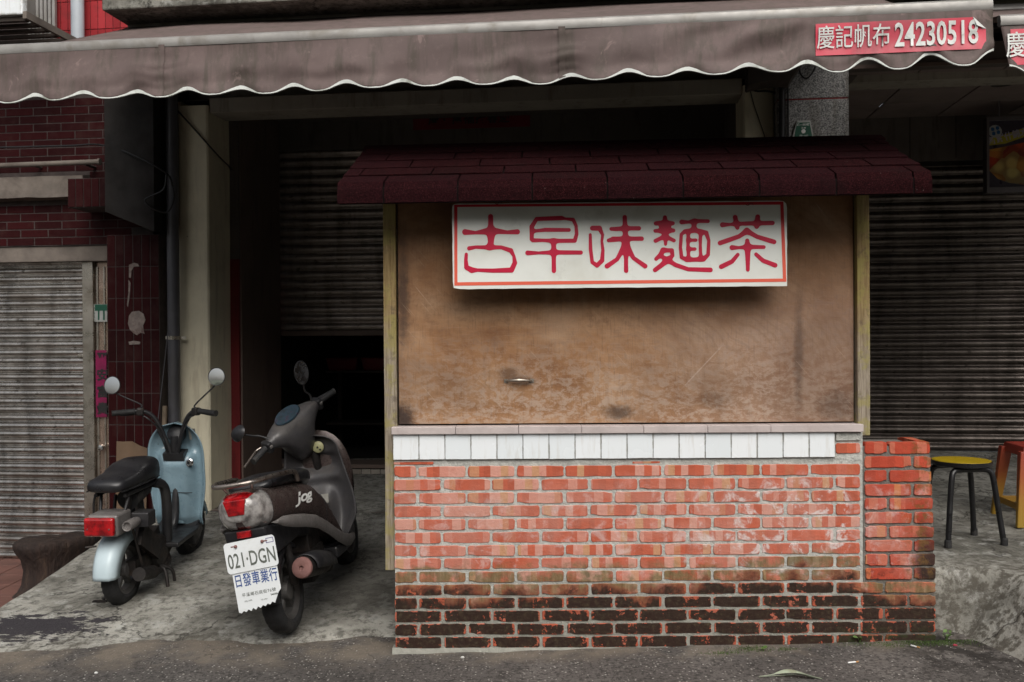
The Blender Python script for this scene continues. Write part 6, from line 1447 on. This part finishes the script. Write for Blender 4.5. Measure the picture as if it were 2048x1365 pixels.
b = MB(); b.lathe([(0.036, 0.004), (0.036, -0.004), (0.028, -0.009), (0.003, -0.009)], 20, Matrix.Translation((kx, 0.905, kz)) @ Matrix.Rotation(RAD(-90), 4, 'X')); ks = b.build('key_switch', M['brass'], gs, smooth=40)
b = MB(); b.obox((kx, 0.893, kz), (0.010, 0.006, 0.010)); b.obox((kx + 0.014, 0.893, kz - 0.016), (0.010, 0.006, 0.010)); b.build('key_slot', M['black_plastic'], ks)
MB().obox((0.06, 0.762, 0.525), (0.058, 0.003, 0.055), Matrix.Rotation(RAD(-22), 3, 'X')).build('sticker', M['sticker'], gs)
MB().obox((-0.03, 0.772, 0.552), (0.018, 0.003, 0.05), Matrix.Rotation(RAD(25), 3, 'Y')).build('sticker', M['plate_white'], gs)
b = MB(); b.loft([[(x, y + WB, z + 0.215) for x, y, z in r_] for r_ in arc_fender(-80, 70, 0.25, 0.13, 0.05)], closed=False); solid(b.build('front_fender', M['brown_shell'], sc, smooth=60), 0.004)
MB().tube([(0, 0.93, 0.80), (0, 0.98, 0.55), (0.0, WB, 0.24)], 0.026, 10).build('fork', M['dark_iron'], sc)
# steering head turned to the left lock
hd = empty('handlebar'); hd.parent = sc; hd.matrix_local = Matrix.Translation((-0.075, 0.935, 0.790)) @ Matrix.Rotation(RAD(29), 4, 'X') @ Matrix.Rotation(RAD(57), 4, 'Z')
rings = []
for x, yb, yf, zt_, zb_ in ((-0.205, -0.040, 0.020, 0.268, 0.205), (-0.17, -0.055, 0.035, 0.285, 0.190), (-0.12, -0.075, 0.06, 0.300, 0.150), (-0.075, -0.085, 0.085, 0.310, 0.05), (-0.05, -0.09, 0.095, 0.315, -0.005), (0, -0.095, 0.10, 0.318, -0.02), (0.05, -0.09, 0.095, 0.315, -0.005), (0.075, -0.085, 0.085, 0.310, 0.05), (0.12, -0.075, 0.06, 0.300, 0.150), (0.17, -0.055, 0.035, 0.285, 0.190), (0.205, -0.040, 0.020, 0.268, 0.205)):
    n = 20; r_ = []
    for k in range(n):
        a = 2*math.pi*k/n; c, s = math.cos(a), math.sin(a); yy = (yb+yf)/2 + (yf-yb)/2*math.copysign(abs(c)**0.75, c); f = (yy - yb)/(yf - yb)
        r_.append((x, yy, (zt_+zb_)/2 + (zt_-zb_)/2*math.copysign(abs(s)**0.75, s) - 0.05*(1-f)*(1 if s > 0 else 0) * sstep(0.2, 0.0, abs(x))))
    rings.append(r_)
MB().loft(rings).build('head_cover', M['grey_shell'], hd, smooth=60)
M['dash'] = (lambda t: (t.col(t.ramp(t.noise(t.obj, 26, 4, 0.7), [(0.35, (0.012, 0.013, 0.016)), (0.52, (0.014, 0.04, 0.06)), (0.62, (0.04, 0.014, 0.03)), (0.75, (0.014, 0.05, 0.05))])).props(rough=0.4), t.m)[1])(NT('scratched_dashboard_glass'))
b = MB(); pts = []
for k in range(24):
    a = 2*math.pi*k/24; pts.append((0.098*math.cos(a), 0.006 + 0.044*math.sin(a)))
b.loft([[(x, y, 0.268 + 0.055 * (y + 0.06) / 0.12 + 0.006) for x, y in pts], [(x*0.94, y*0.94 + 0.0005, 0.268 + 0.055 * (y*0.94 + 0.06) / 0.12 + 0.013) for x, y in pts]]); b.build('dashboard', M['dash'], hd, smooth=30)
for s in (-1, 1):
    MB().obox((s*0.222, -0.014, 0.236), (0.034, 0.072, 0.072)).build('switch_pod', M['black_plastic'], hd, bevel=0.010)
    MB().obox((s*0.222, -0.052, 0.246), (0.020, 0.008, 0.018)).build('switch_button', M['silver_trim'], hd, bevel=0.002)
    g = MB(); g.tube([(s*(0.24 + 0.0075*k), -0.014 - 0.0012*k, 0.236) for k in range(17)], [0.022] + [0.0192 if k % 2 else 0.0178 for k in range(15)] + [0.022], 12); g.build('grip', M['black_rubber'], hd, smooth=35)
    lv = MB(); lv.tube(smooth_path([(s*0.235, 0.035, 0.225), (s*0.27, 0.045, 0.222), (s*0.33, 0.030, 0.218), (s*0.40, 0.012, 0.214)]), [0.007]*18 + [0.0075], 8); lv.build('brake_lever', M['rust_chrome'] if s < 0 else M['black_plastic'], hd, smooth=50)
    q = s*0.19
    if s > 0: sp_ = [(q, -0.01, 0.275), (q + 0.012, 0.0, 0.315), (q - 0.005, 0.01, 0.355), (q + 0.012, 0.01, 0.415)]; mc = Vector((q + 0.018, 0.012, 0.475)); rot = (-20, 24, -14)
    else: sp_ = [(q, -0.01, 0.270), (q - 0.025, 0.03, 0.30), (q - 0.05, 0.05, 0.315), (q - 0.085, 0.07, 0.345)]; mc = Vector((q - 0.115, 0.085, 0.375)); rot = (50, -40, 30)
    sm = MB(); sm.tube(smooth_path(sp_), 0.0065, 8); sm.build('mirror_stem', M['black_plastic'], hd, smooth=50)
    T = Matrix.Translation(mc) @ Matrix.Rotation(RAD(rot[2]), 4, 'Z') @ Matrix.Rotation(RAD(rot[1]), 4, 'Y') @ Matrix.Rotation(RAD(90 + rot[0]), 4, 'X') @ Matrix.Diagonal((0.92, 1.40, 1, 1))
    mb = MB(); mb.lathe([(0.004, -0.030), (0.034, -0.024), (0.050, -0.006), (0.054, 0.004), (0.050, 0.0055), (0.004, 0.005)], 28, T); mo = mb.build('mirror', M['black_plastic'], hd, smooth=40)
    gl = MB(); gl.lathe([(0.050, 0.0062), (0.03, 0.0068), (0.0008, 0.0072)], 28, T); gl.build('glass', M['dull_mirror'], mo, smooth=60)
b = MB(); b.tube(smooth_path([(-0.10, 0.32, 0.20), (-0.20, 0.36, 0.10), (-0.245, 0.38, 0.045)]), 0.010, 8); b.obox((-0.252, 0.382, 0.043), (0.03, 0.05, 0.010)); b.build('side_stand', M['dark_iron'], sc)
# ================================================================ unseen slope added behind the viewer to block low sky and darken the recesses
def sky_block_z(x, y):
    d = -9.0 - y
    top = 6.2 * (1 - sstep(-5.5, -8.5, x)) + 1.6 * sstep(-5.5, -8.5, x)
    top = top - 4.2 * math.exp(-((x - 6.6) / 1.3) ** 4) + 1.0 * nz(x * 0.25, 1.0)  # dip shaped so a bright band of sky reaches the shutter
    return -0.4 + top * sstep(0.0, 3.5, d) * (1 + 0.10 * nz(x * 0.6, y * 0.6)) + 0.06 * max(0, d - 4)
M['sky_block_mat'] = plain('sky_block_slope', (0.055, 0.065, 0.035), 0.9, 0, 0.5, 1.2, 0.8, 6, (0.02, 0.025, 0.014), 0.6, use='pos')
hill = grid_mesh(seq(-45, 45, 0.75), seq(-34, -8.8, 0.6), sky_block_z, 'hill', M['sky_block_mat']); tag(hill, 'unseen wooded slope added to block low sky', kind='structure')

# ================================================================ stools
def m_fade():
    t = NT('sun_faded_stool_plastic'); z = t.xyz(t.obj)[2]
    c = t.ramp(t.addm(t.mul(z, 2.05), t.mul(t.sub(t.noise(t.obj, 9, 5, 0.65), 0.5), 0.22)), [(0.0, (0.30, 0.19, 0.02)), (0.35, (0.34, 0.17, 0.02)), (0.62, (0.36, 0.085, 0.022)), (1.0, (0.33, 0.045, 0.03))])
    t.col(c).props(rough=0.45); t.bump(t.noise(t.obj, 60, 4, 0.6), 0.1, 0.003); return t.m
M['stool_fade'] = m_fade()
M['yellow_seat'] = plain('mustard_yellow_laminate', (0.42, 0.29, 0.008), 0.42, 0, 0.08, 5, 0.03, 60, (0.3, 0.2, 0.01), 0.3)
M['black_tube'] = plain('black_painted_tube', (0.009, 0.009, 0.010), 0.35, 0, 0.2, 8)
sx, sy = 2.585, 0.78; zf = apron_z(sx, sy)
ys1 = empty('yellow_stool', (sx, sy, zf), RAD(8), 'round black stool with mustard yellow seat beside the brick pier', 'stool')
SH = 0.818 - zf
b = MB(); b.lathe([(0.02, SH - 0.030), (0.150, SH - 0.030), (0.161, SH - 0.026), (0.1625, SH - 0.004), (0.1600, SH - 0.0015), (0.158, SH - 0.003), (0.02, SH - 0.003)], 44); b.build('seat_rim', M['black_tube'], ys1, smooth=40)
b = MB(); b.lathe([(0.157, SH - 0.0025), (0.1565, SH + 0.0005), (0.09, SH + 0.001), (0.001, SH + 0.001)], 44); b.build('seat', M['yellow_seat'], ys1, smooth=40)
for yy in (-1, 1):
    P = []
    for s in (-1, 1):
        q = [(s*0.172, yy*0.138, 0.0), (s*0.142, yy*0.114, SH*0.55), (s*0.125, yy*0.104, SH - 0.085), (s*0.108, yy*0.097, SH - 0.053), (s*0.07, yy*0.093, SH - 0.044)]; P += q if s < 0 else q[::-1]
    b = MB(); b.tube(smooth_path(P, 5), 0.0165, 10); b.build('leg_frame', M['black_tube'], ys1, smooth=50)
    for s in (-1, 1):
        b = MB(); b.lathe([(0.002, -0.002), (0.0195, -0.002), (0.0195, 0.035), (0.017, 0.04)], 12, Matrix.Translation((s*0.1715, yy*0.1375, 0.004))); b.build('rubber_foot', M['black_rubber'], ys1)
ox, oy = 3.30, 1.26; zo = apron_z(ox, oy)
os_ = empty('plastic_stool', (ox, oy, zo), RAD(-6), 'orange plastic stool with yellowed legs cut by the picture edge', 'stool')
H2 = 0.49
b = MB(); b.loft([[(x*k, y*k, z) for x, y in ((-.155, -.155), (0, -.163), (.155, -.155), (.163, 0), (.155, .155), (0, .163), (-.155, .155), (-.163, 0))] for k, z in ((1.0, H2 - 0.06), (1.0, H2 - 0.022), (0.95, H2 - 0.004), (0.86, H2), (0.80, H2 - 0.005))]); b.build('seat', M['stool_fade'], os_, smooth=50)
for sx_ in (-1, 1):
    for sy_ in (-1, 1):
        b = MB(); rr_ = []
        for k in range(7):
            f = k / 6; z = (H2 - 0.03) * f; x = sx_*(0.195 - 0.052*f); y = sy_*(0.195 - 0.052*f); w = 0.021 + 0.014 * f
            rr_.append([(x - w, y - w*0.8, z), (x + w, y - w*0.8, z), (x + w, y + w*0.8, z), (x - w, y + w*0.8, z)])
        b.loft(rr_).build('leg', M['stool_fade'], os_, bevel=0.006)
for (a0, a1) in (((-0.178, -0.178), (0.178, -0.178)), ((0.178, -0.178), (0.178, 0.178)), ((0.178, 0.178), (-0.178, 0.178)), ((-0.178, 0.178), (-0.178, -0.178))):
    A_, B_ = Vector((*a0, 0.115)), Vector((*a1, 0.115)); d_ = (B_ - A_); ang_ = math.atan2(d_.y, d_.x)
    MB().obox((A_ + B_) / 2, (d_.length - 0.03, 0.012, 0.040), Matrix.Rotation(ang_, 3, 'Z')).build('stretcher', M['stool_fade'], os_, bevel=0.003)

# ================================================================ stump seat, pot, leaning boards
def m_stump():
    t = NT('mossy_stump_cement'); v = t.obj
    c = t.ramp(t.noise(t.scale(v, (5, 5, 1.4)), 3.0, 7, 0.7, 0.6), [(0.3, (0.011, 0.006, 0.005)), (0.55, (0.032, 0.018, 0.013)), (0.78, (0.080, 0.050, 0.032))])
    t.col(c).props(rough=0.8); t.bump(t.noise(t.scale(v, (14, 14, 3)), 2.0, 6, 0.7), 0.9, 0.03); return t.m
stump = empty('stump_seat', (-3.27, 2.10, LOWZ), RAD(40), 'dark brown tree stump seat in front of the steel shutter', 'seat')
rr_ = []
for z, k in ((0.0, 1.12), (0.03, 1.0), (0.08, 0.90), (0.18, 0.84), (0.26, 0.90), (0.31, 1.02), (0.345, 1.08), (0.375, 1.07), (0.39, 1.0), (0.392, 0.6), (0.388, 0.2)):
    ring = []
    for a in range(36):
        th = 2*math.pi*a/36; r_ = k * (1 + 0.08*math.sin(3*th + 1) + 0.05*nz(math.cos(th)*2.2, math.sin(th)*2.2, z*3)) ; ring.append((0.265*r_*math.cos(th), 0.150*r_*math.sin(th), z + (0.02*nz(math.cos(th)*2, math.sin(th)*2, 8) if z > 0.3 else 0)))
    rr_.append(ring)
MB().loft(rr_).build('trunk', m_stump(), stump, smooth=70)
pot = empty('plant_pot', (-3.19, 2.62, LOWZ), 0, 'purple plastic pot half hidden behind the blue moped', 'pot')
b = MB(); b.lathe([(0.055, 0.0), (0.085, 0.17), (0.095, 0.172), (0.097, 0.20), (0.090, 0.20), (0.080, 0.17), (0.06, 0.15), (0.005, 0.148)], 28); b.build('shell', plain('purple_plastic', (0.075, 0.018, 0.24), 0.4, 0, 0.1, 5), pot, smooth=40)
p0, p1 = F.at(230, 884, -0.10), F.at(292, 925, -0.10)
cbd = empty('cardboard_sheet', F.w(((p0.x + p1.x) / 2, -0.13, LOWZ)), F.yaw, 'brown cardboard sheet leaning on the red tiled column', 'cardboard'); cbd.rotation_euler = (RAD(-3), 0, F.yaw)
hcb = p0.z - LOWZ; hw_ = (p1.x - p0.x) / 2
MB().prism([(-hw_, 0), (hw_, 0), (hw_, hcb - 0.05), (hw_ * 0.5, hcb - 0.03), (0, hcb + 0.004), (-hw_ * 0.6, hcb), (-hw_, hcb + 0.003)], 0.0, 0.006, 'y').build('sheet', plain('brown_cardboard', (0.16, 0.105, 0.065), 0.85, 0, 0.2, 6, 0.1, 60, (0.08, 0.05, 0.035), 0.5), cbd)
q0, q1 = F.w(F.at(322, 1010, -0.22)), F.w(F.at(330, 812, -0.17)); q0.z = apron_z(q0.x, q0.y)
M['old_wood'] = plain('weathered_wood', (0.17, 0.13, 0.09), 0.85, 0, 0.3, 12, 0.3, 60)
b = MB(); d_ = q1 - q0; b.obox(d_ / 2, (0.034, 0.018, d_.length), d_.to_track_quat('Z', 'Y').to_matrix()); tag(b.build('wooden_stick', M['old_wood'], None, bevel=0.003, loc=q0), 'short wooden stick leaning between drainpipe and blue moped', 'stick')

# ================================================================ litter and growth at the foot of the stall
def gz(x, y): return road_z(x, y) + 0.006 * nz(x * 6, y * 6) + 0.010 * nz(x * 1.7, y * 1.7, 5)
p0, p1 = atZ(1520, 1352, 0.02), atZ(1648, 1357, 0.02)
lf = empty('fallen_leaf', (p0.x, p0.y, gz(p0.x, p0.y) + 0.004), math.atan2(p1.y - p0.y, p1.x - p0.x), 'long dried pale green leaf lying on the asphalt', 'leaf')
L = (p1 - p0).length; vs_, fs = [], []
for k in range(19):
    f = k / 18; w = 0.0022 + 0.020 * max(0, math.sin(math.pi * min(1, max(0, (f - 0.22) / 0.78)))) ** 0.8; c_ = 0.012 * math.sin(f * 5.5); h_ = 0.004 + 0.016 * math.sin(math.pi * f) ** 2
    tw_ = 0.9 * math.sin(f * 6)
    for s in (-1, -0.4, 0.1, 0.5, 1): vs_.append((L * f, c_ + s * w * math.cos(tw_ * 0.6), h_ + abs(s) * w * 0.55 + s * w * math.sin(tw_ * 0.6) * 0.5))
for k in range(18):
    for i in range(4): fs.append((k*5+i, k*5+i+1, k*5+i+6, k*5+i+5))
b = MB(); b.add(vs_, fs); M['dry_leaf'] = plain('dried_leaf', (0.30, 0.34, 0.25), 0.7, 0, 0.2, 20, 0.2, 60, (0.18, 0.15, 0.08), 0.4)
o = b.build('blade', M['dry_leaf'], lf, smooth=60); solid(o, 0.0006)
b = MB(); b.tube([(-0.005, 0, 0.002), (L*0.25, 0.010, 0.006), (L*0.6, 0.0, 0.020), (L*0.95, -0.006, 0.006)], 0.0014, 5); b.build('midrib', M['dry_leaf'], lf)
M['paper_white'] = plain('cigarette_paper', (0.72, 0.72, 0.70), 0.8, 0, 0.06, 30); M['filter'] = plain('cigarette_filter', (0.42, 0.22, 0.08), 0.8)
def butt(px, py, yaw, L_, label, filt=True):
    p = atZ(px, py, 0.02); z = gz(p.x, p.y) + 0.006; e = empty('cigarette_butt', (p.x, p.y, z), RAD(yaw), label, 'cigarette', None)
    MB().tube([(0, 0, 0), (L_, 0, 0)], 0.0039, 8).build('paper', M['paper_white'], e)
    if filt: MB().tube([(L_ + 0.0002, 0, 0), (L_ + 0.014, 0, 0.0005)], 0.0039, 8).build('filter', M['filter'], e)
butt(1696, 1330, 14, 0.040, 'white cigarette stub lying in the open on the asphalt')
butt(1822, 1297, -52, 0.030, 'bent cigarette stub beside the moss under the brick pier')
for (px, py, r_, label, c_, nm, cat) in ((1910, 1310, 0.012, 'small crumpled red scrap at the foot of the concrete bank', (0.30, 0.03, 0.05), 'paper_scrap', 'litter'), (192, 1328, 0.011, 'tiny white scrap on the asphalt below the black spill', (0.62, 0.62, 0.6), 'paper_scrap', 'litter'), (925, 1315, 0.010, 'white chip on the asphalt before the left end of the bricks', (0.6, 0.6, 0.57), 'stone_chip', 'chip')):
    p = atZ(px, py, road_z(0, 0)); b = MB(); rs_ = random.Random(px); rg = []
    for h_, k in ((-0.002, 0.8), (0.003, 1.0), (0.007, 0.55)): rg.append([(r_*k*math.cos(a)*rs_.uniform(0.7, 1.2), r_*k*0.7*math.sin(a)*rs_.uniform(0.7, 1.2), h_) for a in [2*math.pi*i/8 for i in range(8)]])
    o = b.loft(rg).build(nm, flat(nm + '_surface', c_, 0.8), None, loc=(p.x, p.y, gz(p.x, p.y) + 0.001)); tag(o, label, cat)
# loose grit on the asphalt: nobody could count it
rg = random.Random(21); b = MB()
for k in range(2600):
    x = rg.uniform(-2.6, 2.3); y = rg.uniform(-0.62, -0.015) if x > -0.6 else rg.uniform(-0.62, 0.25)
    if rg.random() < 0.35 and x > -0.6: y = -0.02 - abs(rg.gauss(0, 0.06))
    z = max(gz(x, y), apron_z(x, y) if x < -0.6 else -9); r_ = 0.0012 + 0.0036 * rg.random() ** 3; t_ = rg.uniform(0, 6.28)
    P = [(x + r_*math.cos(t_ + i*2.1)*rg.uniform(.7, 1.3), y + r_*math.sin(t_ + i*2.1)*rg.uniform(.7, 1.3), z - 0.001) for i in range(3)] + [(x + rg.uniform(-.3, .3)*r_, y, z + r_*rg.uniform(0.6, 1.1))]
    b.add(P, [(0, 2, 1), (0, 1, 3), (1, 2, 3), (2, 0, 3)])
M['grit'] = (lambda t: (t.col(t.ramp(t.vor(t.pos, 60, out='Color'), [(0.1, (0.07, 0.06, 0.055)), (0.5, (0.20, 0.18, 0.16)), (0.8, (0.34, 0.32, 0.29)), (0.97, (0.55, 0.54, 0.5))])).props(rough=0.9), t.m)[1])(NT('loose_grit'))
tag(b.build('gravel', M['grit']), 'loose grit strewn over the asphalt', 'gravel', kind='stuff')
M['moss'] = plain('green_moss', (0.050, 0.085, 0.016), 0.9, 0, 0.45, 30, use='pos')
b = MB()
for (cx, cy, sx_, sy_, n) in ((1.98, -0.045, 0.17, 0.026, 1500), (1.15, -0.06, 0.05, 0.022, 420), (1.33, -0.07, 0.03, 0.015, 160), (1.02, -0.11, 0.05, 0.018, 220), (2.13, -0.02, 0.05, 0.04, 500)):
    for k in range(n):
        x = cx + rg.gauss(0, sx_); y = min(-0.02, cy + rg.gauss(0, sy_)); z = gz(x, y) - 0.001; h_ = rg.uniform(0.003, 0.012); a = rg.uniform(0, 6.28); w = 0.0018
        lx, ly = rg.uniform(-1, 1)*h_*0.6, rg.uniform(-1, 1)*h_*0.6
        b.add([(x - w*math.cos(a), y - w*math.sin(a), z), (x + w*math.cos(a), y + w*math.sin(a), z), (x + lx, y + ly, z + h_)], [(0, 1, 2)])
tag(b.build('moss', M['moss']), 'green moss tufts along the foot of the brick wall', 'moss', kind='stuff')
M['weed_leaf'] = plain('weed_leaf', (0.085, 0.15, 0.035), 0.5, 0, 0.25, 30)
def weed(px, py, s, n, label, seed):
    p = atZ(px, py, 0.03); rr = random.Random(seed); e = empty('weed', (p.x, min(p.y, -0.012), gz(p.x, p.y) - 0.002), 0, label, 'weed', None); st = MB(); lv = None
    for k in range(n):
        a = rr.uniform(0, 6.28); h_ = s * rr.uniform(0.35, 1.0); tip = Vector((math.cos(a)*h_*0.5, -abs(math.sin(a))*h_*0.4, h_)); st.tube(smooth_path([(0, 0, 0), tip * 0.5 + Vector((0, 0, h_*0.1)), tip], 4), 0.0009, 5)
        R_ = (rr.uniform(0, 0.8), rr.uniform(-0.6, 0.6), rr.uniform(0, 6.28)); k_ = rr.uniform(0.7, 1.25)
        if lv is None:
            lb = MB(); lb.add([(0, 0, 0), (0.006, 0.006, 0.0015), (0.0075, 0.012, 0.001), (0.004, 0.019, -0.001), (0, 0.022, -0.002), (-0.004, 0.019, -0.001), (-0.0075, 0.012, 0.001), (-0.006, 0.006, 0.0015), (0, 0.010, -0.001)], [(0, 1, 8), (1, 2, 8), (2, 3, 8), (3, 4, 8), (4, 5, 8), (5, 6, 8), (6, 7, 8), (7, 0, 8)]); lv = lb.build('leaf', M['weed_leaf'], e, smooth=80); o = lv
        else: o = copy_obj(lv, e)
        o.location = tip; o.rotation_euler = R_; o.scale = (k_, k_, k_)
    st.build('stem', M['weed_leaf'], e)
weed(1893, 1283, 0.05, 12, 'leafy weed growing in the corner between brick pier and concrete bank', 3)
weed(1527, 1296, 0.022, 5, 'tiny seedling at the foot of the wall near its middle', 5)
weed(1702, 1268, 0.03, 6, 'little weed rooted in a joint low on the bricks', 8)
